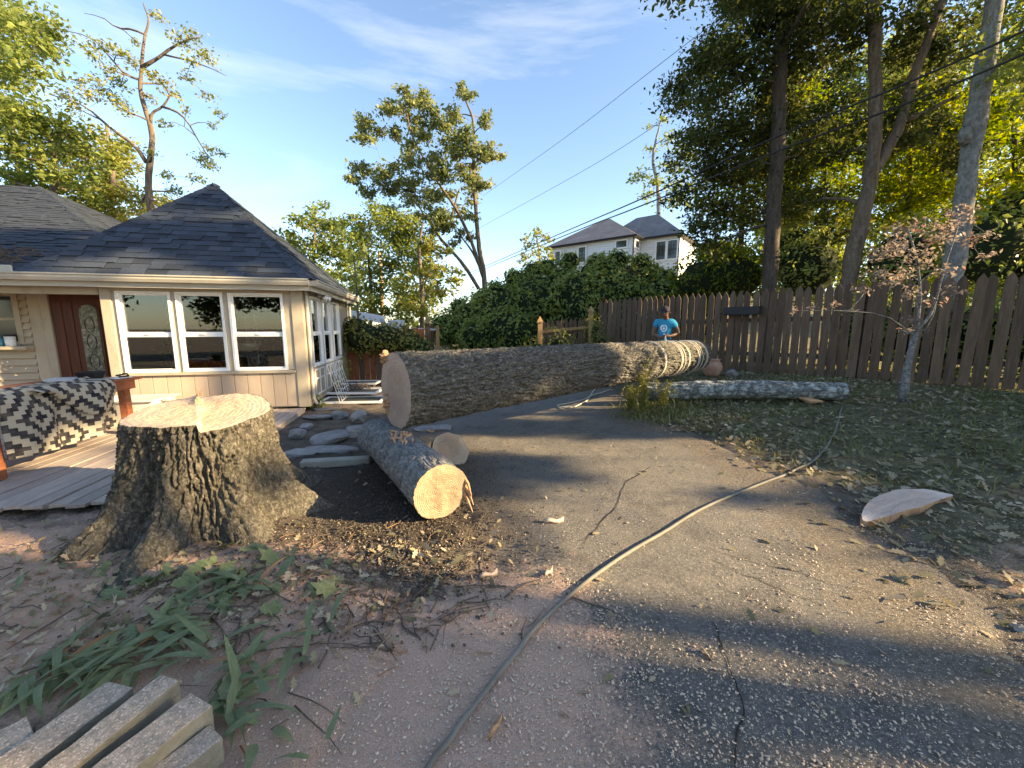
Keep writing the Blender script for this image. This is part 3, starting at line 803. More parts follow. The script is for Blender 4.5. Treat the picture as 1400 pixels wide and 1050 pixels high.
for zz in (0.9, 1.25, 1.55):
    MB().tube([(-3.76 + .07 * math.cos(t), PY - .05, zz + .13 * math.sin(t)) for t in np.linspace(0, 2 * math.pi, 17)], .005, 5).build('lead_came', M['black'], dr)
for xx in (-4.2, -4.05):
    MB().box(xx - .06, xx + .06, PY - .04, PY - .031, Z0 + .2, 1.95).build('door_panel', M['door'], dr, bevel=.008)
MB().lathe([(.0, 0), (.03, 0), (.032, .02), (.02, .03), (0, .05)], 12).build('handle', M['metal'], dr, sm=True, loc=(-3.42, PY - .03, 1.0), rot=(R(90), 0, 0))
# porch window and ledge
w = MB()
w.box(-5.70, -5.62, PY - .05, PY - .003, 1.2, 2.12); w.box(-4.82, -4.74, PY - .05, PY - .003, 1.2, 2.12); w.box(-5.62, -4.82, PY - .05, PY - .003, 2.04, 2.12); w.box(-5.62, -4.82, PY - .05, PY - .003, 1.2, 1.26)
w = w.build('porch_window', M['cream'], house)
MB().box(-5.61, -4.83, PY - .035, PY - .01, 1.63, 1.67).build('meeting_rail', M['cream'], w)
MB().box(-5.61, -4.83, PY - .015, PY - .005, 1.27, 2.03).build('pane', M['far_glass'], w)
MB().box(-5.9, -4.62, PY - .19, PY - .03, 1.13, 1.19).build('window_ledge', M['cream'], house, bevel=.008)

# ---- roofs: planes with separate shingles
def roof_plane(corners, nrm_up=True):
    return MB().add(corners, [tuple(range(len(corners)))])
EZ, OV = 2.30, 0.24
PX0, PX1, PY0, PY1 = -3.74, 0.24, -0.24, 3.95
AP = (-1.93, 1.75, 4.30)
roof = MB().add([(PX0, PY0, EZ), (PX1, PY0, EZ), (PX1, PY1, EZ), (PX0, PY1, EZ), AP], [(0, 1, 4), (1, 2, 4), (2, 3, 4), (3, 0, 4), (3, 2, 1, 0)]).build('roof', M['shingle'], house)
tab_me = MB().add([(-.5, 0, 0), (.5, 0, 0), (.5, 1, 0), (-.5, 1, 0), (-.5, 0, .013), (.5, 0, .013), (.5, 1, .003), (-.5, 1, .003)],
                  [(0, 3, 2, 1), (4, 5, 6, 7), (0, 1, 5, 4), (1, 2, 6, 5), (2, 3, 7, 6), (3, 0, 4, 7)]).mesh('shingle', M['shingle'])
rest = MB()
def lay_shingles(A, B, T0, T1, exposure, parent, count_max, every=1):
    """A,B eave ends; T0,T1 the top ends above A and B (equal for a triangle). Local house coordinates."""
    A, B, T0, T1 = map(lambda p: np.array(p, float), (A, B, T0, T1))
    ex = (B - A) / np.linalg.norm(B - A)
    up = T0 - A; up = up - ex * np.dot(up, ex); L = np.linalg.norm(up); up /= L
    nn = np.cross(ex, up)
    rot = Matrix((ex, up, nn)).transposed().to_euler()
    n_c = int(L / exposure); made = 0
    for c in range(n_c):
        h = c * exposure
        f = (h + exposure * 0.5) / L
        l = A + (T0 - A) * f; r = B + (T1 - B) * f
        off = A + up * h
        x0, x1 = np.dot(l - A, ex), np.dot(r - A, ex)
        x = x0 + random.uniform(-.2, 0)
        while x < x1:
            wd = random.uniform(.18, .34)
            a, b = max(x, x0), min(x + wd - .004, x1)
            x += wd
            if b - a < .03: continue
            lift = random.choice((0.001, 0.004, 0.013))
            p = A + ex * (a + b) / 2 + up * h + nn * (0.003 + lift)
            if made < count_max:
                inst('shingle', tab_me, parent, p, rot, (b - a, exposure * 1.12, 1)); made += 1
            else:
                q = [p + ex * u_ * (b - a) + up * v_ * exposure * 1.12 + nn * w_ for u_, v_, w_ in ((-.5, 0, 0), (.5, 0, 0), (.5, 1, 0), (-.5, 1, 0), (-.5, 0, .013), (.5, 0, .013), (.5, 1, .003), (-.5, 1, .003))]
                rest.add(q, [(0, 3, 2, 1), (4, 5, 6, 7), (0, 1, 5, 4), (1, 2, 6, 5), (2, 3, 7, 6), (3, 0, 4, 7)])
    return made
n1 = lay_shingles((PX0, PY0, EZ), (PX1, PY0, EZ), AP, AP, 0.135, roof, 215)
n2 = lay_shingles((PX1, PY0, EZ), (PX1, PY1, EZ), AP, AP, 0.135, roof, 60)
def caps(p, q, parent, n):
    p, q = np.array(p, float), np.array(q, float)
    d = (q - p) / np.linalg.norm(q - p); side = np.cross(d, (0, 0, 1)); side /= np.linalg.norm(side); nn = np.cross(side, d)
    L = np.linalg.norm(q - p) / n
    for c in range(n):
        o_ = p + d * L * c + nn * (.016 + 0.006)
        vs = []
        for t_, li in ((0, .012), (L * 1.15, 0.002)):
            for s, dn in ((-.11, -.075), (0, 0), (.11, -.075)):
                vs.append(o_ + d * t_ + side * s + nn * (dn + li)); 
        vs += [v - nn * .012 for v in vs]
        MB().add(vs, [(0, 1, 4, 3), (1, 2, 5, 4), (6, 9, 10, 7), (7, 10, 11, 8), (0, 6, 7, 1), (1, 7, 8, 2), (0, 3, 9, 6), (2, 8, 11, 5), (3, 4, 10, 9), (4, 5, 11, 10)]).build('hip_cap', M['shingle'], parent)
caps((PX0, PY0, EZ), AP, roof, 16); caps((PX1, PY0, EZ), AP, roof, 16); caps((PX1, PY1, EZ), AP, roof, 14)
# main roof: lower pitch, hip corner under the sunroom roof
ms, RX = 0.51, -2.0
rd = 5.2
mr = [(-13, PY0, EZ - .01), (RX, PY0, EZ - .01), (RX, PY0 + 2 * rd, EZ - .01), (RX - rd, PY0 + rd, EZ + rd * ms), (-13, PY0 + rd, EZ + rd * ms), (-13, PY0 + 2 * rd, EZ - .01)]
main_roof = MB().add(mr, [(0, 1, 3, 4), (1, 2, 3), (2, 5, 4, 3), (5, 2, 1, 0)]).build('main_roof', M['shingle'], house)
lay_shingles((-9.0, PY0, EZ - .01), (RX, PY0, EZ - .01), (-9.0, PY0 + rd, EZ + rd * ms), (RX - rd, PY0 + rd, EZ + rd * ms), 0.14, main_roof, 0)
lay_shingles((RX, PY0, EZ - .01), (RX, PY0 + 2 * rd, EZ - .01), mr[3], mr[3], 0.14, main_roof, 0)
tag(rest.build('shingle_field', M['shingle'], house), kind='stuff')
caps((RX, PY0, EZ - .01), mr[3], main_roof, 24)
# main house body behind, out of sight except through gaps
MB().box(-12.8, -3.05, 1.2, 9.8, Z0, 2.24).build('wall', M['cream'], house)
# diverter board on the gutter at the valley
MB().box(-4.9, -3.72, -0.30, -0.27, 2.28, 2.40).build('gutter_guard', M['gutter'], house, bevel=.02)
# twigs and leaves lying in the valley of the roof
mb = MB()
for q in range(280):
    a = random.uniform(-5.6, -3.9); b = random.uniform(-.1, .75) * (1 if a < -4.6 else .6)
    zz = EZ + (b + .24) * ms + .03 + random.uniform(0, .09)
    an = random.uniform(0, 6.28); l = random.uniform(.1, .35)
    mb.tube([(a, b, zz), (a + math.cos(an) * l * .5, b + math.sin(an) * l * .4, zz + .02 + math.sin(an) * l * .2), (a + math.cos(an) * l, b + math.sin(an) * l * .7, zz + math.sin(an) * l * .36)], random.uniform(.002, .006), 4)
tw = mb.build('roof_twigs', M['twig'])
tw.matrix_world = Matrix.Translation(Vector(hw(0, 0, 0))) @ Matrix.Rotation(HA, 4, 'Z')
tag(tw, 'dead twigs caught in the valley of the dark shingle roof', 'twigs', kind='stuff')

def G(px, py, dz=0.0, surf=None):
    """point of the terrain seen in that direction, lifted by dz"""
    d = ray(px, py); z = 0.1
    for _ in range(25):
        s = (z + dz - CAM_H) / d[2]
        z = 0.5 * z + 0.5 * float((surf or terr)(d[0] * s, d[1] * s))
    return np.array((d[0] * s, d[1] * s, z + dz))

def bark_disp(ax, th, r0, f, amp, seed, aniso=6.0):
    """interlaced furrows: ax along the stem, th round it"""
    cx, cy = np.cos(th) * r0 * f, np.sin(th) * r0 * f
    wx = 0.8 * fbm(cx * .35, cy * .35, ax * f / 9, 2, seed + 3)
    a = 1 - np.abs(fbm(cx + wx, cy - wx, ax * f / aniso, 2, seed, 0.45))
    b = 1 - np.abs(fbm(cx * 2.2, cy * 2.2, ax * f * 1.2 / aniso * 2, 2, seed + 7, 0.5))
    c = fbm(cx * 4, cy * 4, ax * f * 1.6, 3, seed + 11)
    plate = smooth((1 - a) / 0.42)
    crack2 = smooth((1 - b) / 0.3)
    return amp * (plate * (0.75 + 0.25 * crack2) + 0.28 * c - 0.7)

# ------------------------------------------------------------------ stump
SC = np.array((-2.42, 2.95))
stump = empty('tree_stump', (SC[0], SC[1], float(terr(*SC))), 0, 'massive freshly cut oak stump with flaring roots in front of the deck', 'stump')
def stump_top(x, y):
    """height of the sawn top over local x,y"""
    z = 0.885 + 0.055 * y / 0.46
    # line of the felling hinge
    d = (x * math.sin(R(-42)) - y * math.cos(R(-42))) * -1      # + to the right/back of the hinge line
    d = x * math.cos(R(38)) + y * math.sin(R(38)) + 0.02
    step = smooth((d + 0.008 * vnoise(x * 30, y * 30) + 0.01) / 0.02)
    z = z - 0.048 * step * smooth((0.45 - y) / 0.5) - 0.012 * step
    ridge = np.exp(-(d / 0.035) ** 2) * smooth((y + 0.05) / 0.25) * (0.006 + 0.03 * np.abs(vnoise(x * 60, y * 60, 0, 4)))
    return z + ridge + 0.003 * fbm(x * 25, y * 25, 0, 3, 8)
NT, NZ = 460, 210
th = np.linspace(0, 2 * math.pi, NT, endpoint=False)
roots = [(-152, .22, 14), (-122, .42, 13), (-80, .60, 12), (-34, .40, 15), (10, .34, 13), (60, .35, 18), (105, .4, 18), (160, .4, 18)]
lobe = sum(a * np.exp(-(((np.degrees(th) - c + 180) % 360 - 180) / w) ** 2) for c, a, w in roots)
flute = sum(0.055 * np.exp(-(((np.degrees(th) - c + 180) % 360 - 180) / (w * .8)) ** 2) for c, a, w in roots) - 0.025
rim = 0.435 * (1 + 0.035 * np.sin(2 * th + 1) + 0.02 * np.sin(5 * th)) + 0.3 * flute
tz = np.linspace(0, 1, NZ)
ztop = stump_top(rim * np.cos(th), rim * np.sin(th))
Z = (tz[:, None] ** 1.15) * (ztop[None, :] + 0.10) - 0.10
hh = np.clip(Z, 0, None)
flare = np.exp(-hh / 0.20)
flare2 = np.exp(-hh / 0.55)
r = rim[None, :] * 0.97 + 0.085 * flare2 + flare * (lobe[None, :] * 0.92 + 0.03) + flute[None, :] * (1 - tz[:, None]) * 1.2 + 0.016 * (1 - hh / .9)
TH = np.broadcast_to(th[None, :], Z.shape)
disp = bark_disp(Z, TH, 0.6, 30, 0.044, 40, 5.0) * (1 - 0.75 * smooth((tz[:, None] - 0.965) / 0.035))
kerf = np.exp(-((ztop[None, :] - Z - 0.05 - 0.006 * np.sin(3 * TH)) / 0.006) ** 2) * smooth((-np.degrees(((TH + math.pi) % (2 * math.pi)) - math.pi) - 38) / 8) * 0.018
r = r + disp - kerf + 0.02 * fbm(np.cos(TH) * 2.2, np.sin(TH) * 2.2, Z * 3, 3, 71)
X, Yv = r * np.cos(TH), r * np.sin(TH)
i = np.arange(NT * NZ).reshape(NZ, NT)
F = np.stack([i[:-1], np.roll(i[:-1], -1, 1), np.roll(i[1:], -1, 1), i[1:]], -1).reshape(-1, 4)
link(bpy.data.objects.new('bark', mesh_np('bark', np.stack([X, Yv, Z], -1).reshape(-1, 3), F, M['bark_stump'], True)), stump)
NR = 90
fr_ = np.linspace(0, 1, NR)
RX_, RY_ = fr_[:, None] * X[-1][None, :] * 0.998, fr_[:, None] * Yv[-1][None, :] * 0.998
ZZ = stump_top(RX_, RY_) * 1.0
ZZ[-1] = Z[-1] - 0.002
i = np.arange(NT * NR).reshape(NR, NT)
F = np.stack([i[:-1], np.roll(i[:-1], -1, 1), np.roll(i[1:], -1, 1), i[1:]], -1).reshape(-1, 4)
link(bpy.data.objects.new('sawn_top', mesh_np('sawn_top', np.stack([RX_, RY_, ZZ], -1).reshape(-1, 3), F, M['cut_stump'], True)), stump)
# splinters of the hinge
for q in range(15):
    y = random.uniform(.0, .42); x = -(y * math.sin(R(38)) + 0.02) / math.cos(R(38)) + random.uniform(-.02, .02)
    z = float(stump_top(x, y)); h = random.uniform(.015, .045) if q else .10
    MB().tube([(x, y, z - .03), (x + random.uniform(-.01, .01), y + random.uniform(-.01, .01), z + h * .6), (x + random.uniform(-.02, .02), y + random.uniform(-.01, .01), z + h)], [.006, .004, .001], 5).build('splinter', M['torn'], stump)

# ------------------------------------------------------------------ logs
def log_thing(name, p0, p1, r0, r1, bark, cut, label, nseg, nlen, f, amp, seed, swell=0.0, cat='log', knots=0.0, cut1=True, aniso=6.0):
    p0, p1 = np.array(p0, float), np.array(p1, float)
    L = np.linalg.norm(p1 - p0); d = (p1 - p0) / L
    root = empty(name, p0, 0, label, cat)
    root.rotation_euler = Vector(d).to_track_quat('X', 'Z').to_euler()
    th = np.linspace(0, 2 * math.pi, nseg, endpoint=False); a = np.linspace(0, L, nlen)
    A, T = np.meshgrid(a, th, indexing='ij')
    rr = r0 + (r1 - r0) * A / L + swell * np.exp(-A / 0.35)
    rr = rr * (1 + 0.03 * np.sin(2 * T + seed) + knots * fbm(A * 2.2, np.cos(T) * 1.3, np.sin(T) * 1.3, 3, seed + 31))
    rr = rr + bark_disp(A, T, r0, f, amp, seed, aniso) * (.4 + .6 * smooth(np.minimum(A, L - A) / .06))
    bend = 0.02 * np.sin(A / L * math.pi)
    V = np.stack([A, rr * np.cos(T), rr * np.sin(T) + bend], -1)
    i = np.arange(A.size).reshape(A.shape)
    F = np.stack([i[:-1], i[1:], np.roll(i[1:], -1, 1), np.roll(i[:-1], -1, 1)], -1).reshape(-1, 4)
    link(bpy.data.objects.new('bark', mesh_np('bark', V.reshape(-1, 3), F, bark, True)), root)
    for end, row in ((0, 0), (1, -1)):
        nr = 30; fr = np.linspace(0, 1, nr)
        ring = V[row]; c = np.array((ring[:, 0].mean(), 0, bend[row][0]))
        P_ = c + fr[:, None, None] * (ring - c)[None]
        P_[..., 0] += (0.004 if end else -0.004) + 0.006 * fbm(P_[..., 1] * 14, P_[..., 2] * 14, 0, 3, seed) * (1 - fr[:, None] ** 6)
        i = np.arange(nr * nseg).reshape(nr, nseg)
        F = np.stack([i[:-1], np.roll(i[:-1], -1, 1), np.roll(i[1:], -1, 1), i[1:]], -1).reshape(-1, 4)
        if not end: F = F[:, ::-1]
        link(bpy.data.objects.new('cut_face', mesh_np('cut_face', P_.reshape(-1, 3), F, cut, True)), root)
    return root, L

P0, P1 = np.array((-1.22, 3.98, 0.845)), np.array((3.85, 8.0, 0.93))
big_log, BL = log_thing('felled_trunk', P0, P1, 0.385, 0.30, M['bark_log'], M['cut_log'], 'longest felled trunk with rough furrowed bark lying across the driveway', 340, 640, 26, 0.042, 3, 0.02)
for t_, a_, l_, r_k in ((2.2, 2.75, .02, .08), (3.3, 3.3, .015, .06), (1.15, 2.5, .015, .07)):
    rr_k = .385 + (.30 - .385) * t_ / BL
    d_k = np.array((.35, math.cos(a_), math.sin(a_)))
    base_k = np.array((t_, math.cos(a_) * (rr_k - .06), math.sin(a_) * (rr_k - .06)))
    kn = MB().tube([base_k, base_k + d_k * .07, base_k + d_k * (.07 + l_ * .5), base_k + d_k * (.06 + l_)], [r_k * 1.5, r_k * 1.1, r_k * .9, r_k * .85], 14).build('limb_stub', M['bark_log'], big_log, sm=True)
# torn hinge fibres at the butt
for zz, hh_, ww, dx in ((-.18, .26, .10, -.06), (.30, .16, .06, -.05), (.37, .07, .12, -.03)):
    mb = MB()
    for q in range(12):
        y = .18 + random.uniform(0, ww); z = zz + random.uniform(-hh_ / 2, hh_ / 2)
        l = random.uniform(.5, 1) * abs(dx) * 1.4
        mb.tube([(.02, y, z), (-l * .6, y + random.uniform(-.008, .008), z + random.uniform(-.005, .005)), (-l, y, z + random.uniform(-.012, .012))], [.02, .014, .003], 5)
    mb.build('torn_hinge', M['torn'], big_log)
S0, S1 = np.array((-0.555, 2.86, 0.235)), np.array((-1.62, 4.42, 0.25))
small_log, SL = log_thing('short_log', S0, S1, 0.222, 0.20, M['bark_grey'], M['cut_small'], 'short grey log with pale sawn end propping up the long trunk', 220, 300, 34, 0.012, 14, knots=.03)
# torn bark patches on the short log and a splinter hanging at its end
for q in range(16):
    t = random.uniform(.34, .56) * SL; a = random.uniform(1.0, 2.0)
    l = random.uniform(.08, .22)
    MB().tube([(t, .222 * math.cos(a), .222 * math.sin(a)), (t + l * .4, .236 * math.cos(a + .1), .236 * math.sin(a + .1)), (t + l, .23 * math.cos(a + random.uniform(-.4, .4)), .23 * math.sin(a + .1))], [.004, .013, .002], 5).build('torn_wood', M['torn'], small_log)
for q, (y, z) in enumerate(((-.20, .02), (-.205, -.05), (-.19, -.10))):
    MB().tube([(.05, y * 1.02, z + .06), (-.03, y * 1.1, z), (-.06 - .02 * q, y * 1.18, z - .1)], [.02, .014, .003], 6).build('splinter', M['torn'], small_log)
L0, L1 = (2.42, 6.82, 0.37), (5.18, 5.92, 0.53)
lichen_log, LL = log_thing('lichen_log', L0, L1, 0.165, 0.135, M['bark_lichen'], M['cut_log'], 'slender lichen covered log lying on the lawn under the trunk end', 160, 420, 20, 0.014, 21, knots=.10)
MB().tube([(LL - .62, -.10, -.09), (LL - .5, -.17, -.13), (LL - .33, -.16, -.14)], [.02, .05, .01], 6).build('broken_stub', M['torn'], lichen_log)
log_thing('lichen_log', (2.9, 7.35, 0.33), (4.7, 7.05, 0.45), 0.10, 0.085, M['bark_lichen'], M['cut_log'], 'thin grey log half hidden behind the lichen covered log', 70, 160, 22, 0.010, 25, knots=.08)

# slab cut off a round, lying tilted on the chips at the right
def slab(name, pts, thick, mat, bark, label, tilt=(0, 0), cat='wood slab'):
    c = np.mean(pts, axis=0)
    n = len(pts); t = np.linspace(0, n, n * 8, endpoint=False)
    xs = np.interp(t, range(n + 1), [p[0] for p in pts] + [pts[0][0]]); ys = np.interp(t, range(n + 1), [p[1] for p in pts] + [pts[0][1]])
    for _ in range(4):
        xs = (np.roll(xs, 1) + xs * 2 + np.roll(xs, -1)) / 4; ys = (np.roll(ys, 1) + ys * 2 + np.roll(ys, -1)) / 4
    xs = xs - c[0] + .006 * fbm(t * 1.7, t * 0, 0, 2, 3); ys = ys - c[1] + .006 * fbm(t * 1.9, t * 0 + 5, 0, 2, 4)
    o = empty(name, (c[0], c[1], float(top_z(c[0], c[1]))), 0, label, cat)
    o.rotation_euler = (tilt[0], tilt[1], 0)
    k = len(xs)
    top, side = MB(), MB()
    rings = [1.0, .8, .55, .3, .02]
    vs = [(x * f, y * f, thick + .006 * float(vnoise(x * f * 20, y * f * 20)) * (f < 1)) for f in rings for x, y in zip(xs, ys)]
    top.add(vs, [(a * k + q, a * k + (q + 1) % k, (a + 1) * k + (q + 1) % k, (a + 1) * k + q) for a in range(len(rings) - 1) for q in range(k)])
    top.build('sawn_face', mat, o, sm=True)
    vs = [(x * s, y * s, z) for s, z in ((1, thick), (1.012, thick * .5), (.99, -.02)) for x, y in zip(xs, ys)]
    side.add(vs, [(a * k + (q + 1) % k, a * k + q, (a + 1) * k + q, (a + 1) * k + (q + 1) % k) for a in range(2) for q in range(k)])
    side.build('bark_edge', bark, o, sm=True)
    return o
pl = [G(a, b, .06)[:2] for a, b in ((1180, 709), (1176, 697), (1190, 680), (1228, 668), (1262, 667), (1308, 673), (1275, 683), (1230, 697))]
slab('wood_slab', pl, .075, M['cut_slab'], M['torn'], 'pale wedge shaped wood slab lying on the right edge of the driveway', (R(7), R(-1)))
o = slab('wood_slab', [(-.17, -.20), (.17, -.20), (.24, -.06), (.16, .12), (0, .17), (-.14, .12), (-.2, -.05)], .09, M['cut_old'], M['bark_log'], 'half round wood slice leaning behind the short log')
p = G(612, 632)
o.location = (p[0], p[1] + .02, p[2] + .14); o.rotation_euler = (R(62), R(4), R(24))

# ------------------------------------------------------------------ ropes and hose
def coil(t0, t1, turns, label, rad=.013):
    pts = []
    for q in np.linspace(0, 1, turns * 26):
        a = q * turns * 2 * math.pi
        t = t0 + (t1 - t0) * q + .04 * math.sin(a * .37)
        rr = .385 + (.30 - .385) * t / BL + .012
        pts.append((t, rr * math.cos(a), rr * math.sin(a) + .02 * math.sin(t / BL * math.pi)))
    return MB().tube(pts, rad, 6).build('rope', M['rope'], sm=True), label
for t0, t1, n, lb in ((5.15, 5.62, 5, 'pale rope wound in tight turns round the far half of the trunk'), (5.8, 6.35, 5, 'pale rope wound round the far tip of the trunk'), (4.6, 4.75, 2, 'short rope loop round the sunlit middle of the trunk')):
    o, lb = coil(t0, t1, n, lb)
    o.location = big_log.location; o.rotation_euler = big_log.rotation_euler
    tag(o, lb, 'rope', 'ropes round the trunk')
def ground_line(pix, r, name, mat, label, cat, seg=8, n=160, lift=0.0, wig=0.0):
    pts = np.array([G(a, b) for a, b in pix])
    t = np.linspace(0, len(pts) - 1, n)
    # Catmull-Rom
    P_ = np.vstack([2 * pts[0] - pts[1], pts, 2 * pts[-1] - pts[-2]])
    o_ = []
    for s in t:
        k = min(int(s), len(pts) - 2); f = s - k
        a, b, c, d = P_[k], P_[k + 1], P_[k + 2], P_[k + 3]
        o_.append(0.5 * (2 * b + (c - a) * f + (2 * a - 5 * b + 4 * c - d) * f * f + (3 * b - a - 3 * c + d) * f ** 3))
    o_ = np.array(o_)
    o_[:, 0] += wig * fbm(t * 1.3, t * 0, 0, 2, 4)
    zz_ = top_z(o_[:, 0], o_[:, 1])
    for _ in range(6): zz_[1:-1] = np.maximum(zz_[1:-1], (zz_[:-2] + zz_[2:]) / 2) * .5 + .25 * (zz_[:-2] + zz_[2:])
    o_[:, 2] = zz_ + r * .9 + lift * np.abs(vnoise(t * 1.1, t * 0, 0, 2))
    return tag(MB().tube(o_, r, seg).build(name, mat, sm=True), label, cat)
ground_line(((560, 1130), (592, 1050), (640, 980), (700, 905), (760, 838), (830, 780), (900, 735), (960, 700), (1020, 672), (1080, 648), (1118, 625), (1138, 600), (1146, 575), (1150, 556)), .0115, 'hose', M['hose'], 'grey hose curving up the driveway to the lichen covered log', 'hose', 10, 240, .004, .012)
ground_line(((762, 556), (790, 551), (815, 541), (838, 533)), .011, 'rope', M['rope'], 'loose rope end trailing on the driveway below the trunk', 'rope', 6, 60, .02)
ground_line(((762, 557), (775, 560), (800, 552), (812, 535), (818, 528)), .011, 'rope', M['rope'], 'second loose rope strand looping beside the trailing rope end', 'rope', 6, 60, .02)

# ------------------------------------------------------------------ fence along the right
def gothic(w, h, n=6, pt=.15):
    """outline of one pointed picket, x,z"""
    side = [(w / 2 * (1 - (q / n) ** 1.6), h - pt + pt * (q / n)) for q in range(n)]
    return [(-w / 2, 0), (w / 2, 0)] + side + [(0, h)] + [(-a, b) for a, b in side[::-1]]
def fence_line(root, A, B, spacing, w, h, rails, zfun, name='picket', mat=None, jit=.012, front=-1, skip=0.0, post_every=16):
    A, B = np.array(A, float), np.array(B, float)
    L = np.linalg.norm(B - A); d = (B - A) / L; ang = math.atan2(d[1], d[0])
    mes = [MB().prism(gothic(w * k, h), -.01, .01).mesh(name, mat) for k in (1.0, .95, 1.03, .98)]
    n = int(L / spacing)
    for q in range(n):
        p = A + d * (q + .5) * spacing
        if random.random() < skip: continue
        o = inst(name, random.choice(mes), root, (p[0], p[1], zfun(p[0], p[1]) + .03 + random.uniform(-jit, jit)), (random.uniform(-.008, .008), random.gauss(0, .008), ang + random.uniform(-.01, .01)))
    nrm = np.array((-d[1], d[0]))
    if nrm[1] < 0: nrm = -nrm
    for hz in rails:
        s = 0
        while s < L:
            e = min(s + 2.45, L)
            a, b = A + d * s, A + d * e
            za, zb = zfun(*a) + hz, zfun(*b) + hz
            mb = MB(); vs = []
            for p, zc in ((a, za), (b, zb)):
                for off in (.013, .052):
                    for z_ in (-.045, .045):
                        vs.append((p[0] + nrm[0] * off, p[1] + nrm[1] * off, zc + z_))
            mb.add(vs, [(0, 1, 3, 2), (4, 6, 7, 5), (0, 4, 5, 1), (2, 3, 7, 6), (0, 2, 6, 4), (1, 5, 7, 3)])
            mb.build('rail', mat, root)
            s = e
    s = 0.0
    while s <= L:
        p = A + d * s + nrm * .10
        MB().box(-.045, .045, -.045, .045, -.1, h - .12).build('post', mat, root, loc=(p[0], p[1], zfun(p[0], p[1])), rot=(0, 0, ang))
        s += 2.45
FA, FB = (13.2, 0.1), (2.55, 11.94)
tz_ = lambda x, y: float(terr(x, y))
fence = empty('picket_fence', (FA[0], FA[1], 0), 0, 'long brown wooden picket fence with pointed tops along the right', 'fence')
fence.location = (0, 0, 0)
fence_line(fence, FA, FB, .158, .132, 1.83, (.42, 1.18), tz_, mat=M['fence'])
# lower stretch with cedar posts
gate = empty('fence_gate', (0, 0, 0), 0, 'low fence stretch with sunlit cedar posts beside the ivy bank', 'fence')
pa, pb = at(740, 470, 11.6), at(806, 462, 12.1)
GA, GB = pa[:2], pb[:2]
zg = lambda x, y: float(terr(x, y)) - .12
fence_line(gate, GA, GB, .15, .12, 1.45, (.45, 1.05), zg, mat=M['fence'])
for k, (px, yt, Y) in enumerate(((738, 432, 11.5), (807, 418, 12.0))):
    p = at(px, yt, Y); zb = float(terr(p[0], p[1])) - .1
    h = p[2] - zb
    po = MB().box(-.065, .065, -.065, .065, 0, h - .2).build('gate_post', M['post'], gate, loc=(p[0], p[1] - .12, zb), bevel=.006)
    MB().add([(x, y, h - .198) for x, y in ((-.085, -.085), (.085, -.085), (.085, .085), (-.085, .085))] + [(x, y, h - .16) for x, y in ((-.085, -.085), (.085, -.085), (.085, .085), (-.085, .085))] + [(0, 0, h)],
             [(3, 2, 1, 0), (0, 1, 5, 4), (1, 2, 6, 5), (2, 3, 7, 6), (3, 0, 4, 7), (4, 5, 8), (5, 6, 8), (6, 7, 8), (7, 4, 8)]).build('post_cap', M['post'], po)
a_, b_ = np.array(GA), np.array(GB)
mb = MB(); vs = []
for p in (a_, b_):
    for off in (-.07, -.02):
        for z_ in (1.12, 1.21): vs.append((p[0], p[1] + off - .0, zg(*p) + z_))
mb.add(vs, [(0, 1, 3, 2), (4, 6, 7, 5), (0, 4, 5, 1), (2, 3, 7, 6), (0, 2, 6, 4), (1, 5, 7, 3)]).build('gate_rail', M['post'], gate)

# brown board fence under the shrub, behind the house corner
bf = empty('board_fence', (0, 0, 0), 0, 'weathered brown board fence under the shrub by the house corner', 'fence')
for q in range(16):
    p = at(472 + q * 7.6, 500, 10.2)
    z0 = float(terr(p[0], p[1])); top = at(472, 466, 10.2)[2] + random.uniform(-.05, .05)
    MB().box(-.068, .068, -.01, .01, 0, top - z0 + .35).build('board', M['redwood'] if q % 3 else M['fence'], bf, loc=(p[0], p[1], z0), rot=(0, random.uniform(-.01, .01), 0), bevel=.003)
MB().box(*(at(470, 500, 10.2)[0], at(592, 500, 10.2)[0]), 10.22, 10.26, .7, .8).build('rail', M['fence'], bf)
# old gate frame with yellow finial left of the ivy
og = empty('old_gate', (0, 0, 0), 0, 'old dark gate frame with a yellow tipped post beside the ivy', 'gate')
p = at(584, 432, 13.2); z0 = float(terr(p[0], p[1]))
po = MB().box(-.06, .06, -.06, .06, 0, p[2] - z0 - .25).build('gate_post', M['fence'], og, loc=(p[0], p[1], z0))
MB().lathe([(.085, -.26), (.085, -.2), (.05, -.17), (.07, -.1), (.05, -.04), (.0, .02)], 12).build('finial', M['post'], po, loc=(0, 0, p[2] - z0), sm=True)
p2 = at(598, 445, 13.0)
MB().box(-.05, .05, -.05, .05, 0, p2[2] - z0).build('gate_post', M['post'], og, loc=(p2[0], p2[1], z0))
for k, (px, py) in enumerate(((558, 450), (571, 448), (577, 447), (590, 446))):
    q_ = at(px, py, 13.25)
    MB().prism(gothic(.14, q_[2] - z0 + .1), -.01, .01).build('picket', M['fence'], og, loc=(q_[0], q_[1], z0))
q0, q1 = at(563, 449, 13.1), at(598, 451, 13.0)
MB().tube([q0, q1], .035, 6).build('top_rail', M['metal'], og)

# ------------------------------------------------------------------ trees
def spline(pts, n):
    pts = np.array(pts, float); t = np.linspace(0, len(pts) - 1, n)
    P_ = np.vstack([2 * pts[0] - pts[1], pts, 2 * pts[-1] - pts[-2]]); o_ = []
    for s in t:
        k = min(int(s), len(pts) - 2); f = s - k
        a, b, c, d = P_[k], P_[k + 1], P_[k + 2], P_[k + 3]
        o_.append(0.5 * (2 * b + (c - a) * f + (2 * a - 5 * b + 4 * c - d) * f * f + (3 * b - a - 3 * c + d) * f ** 3))
    return np.array(o_)

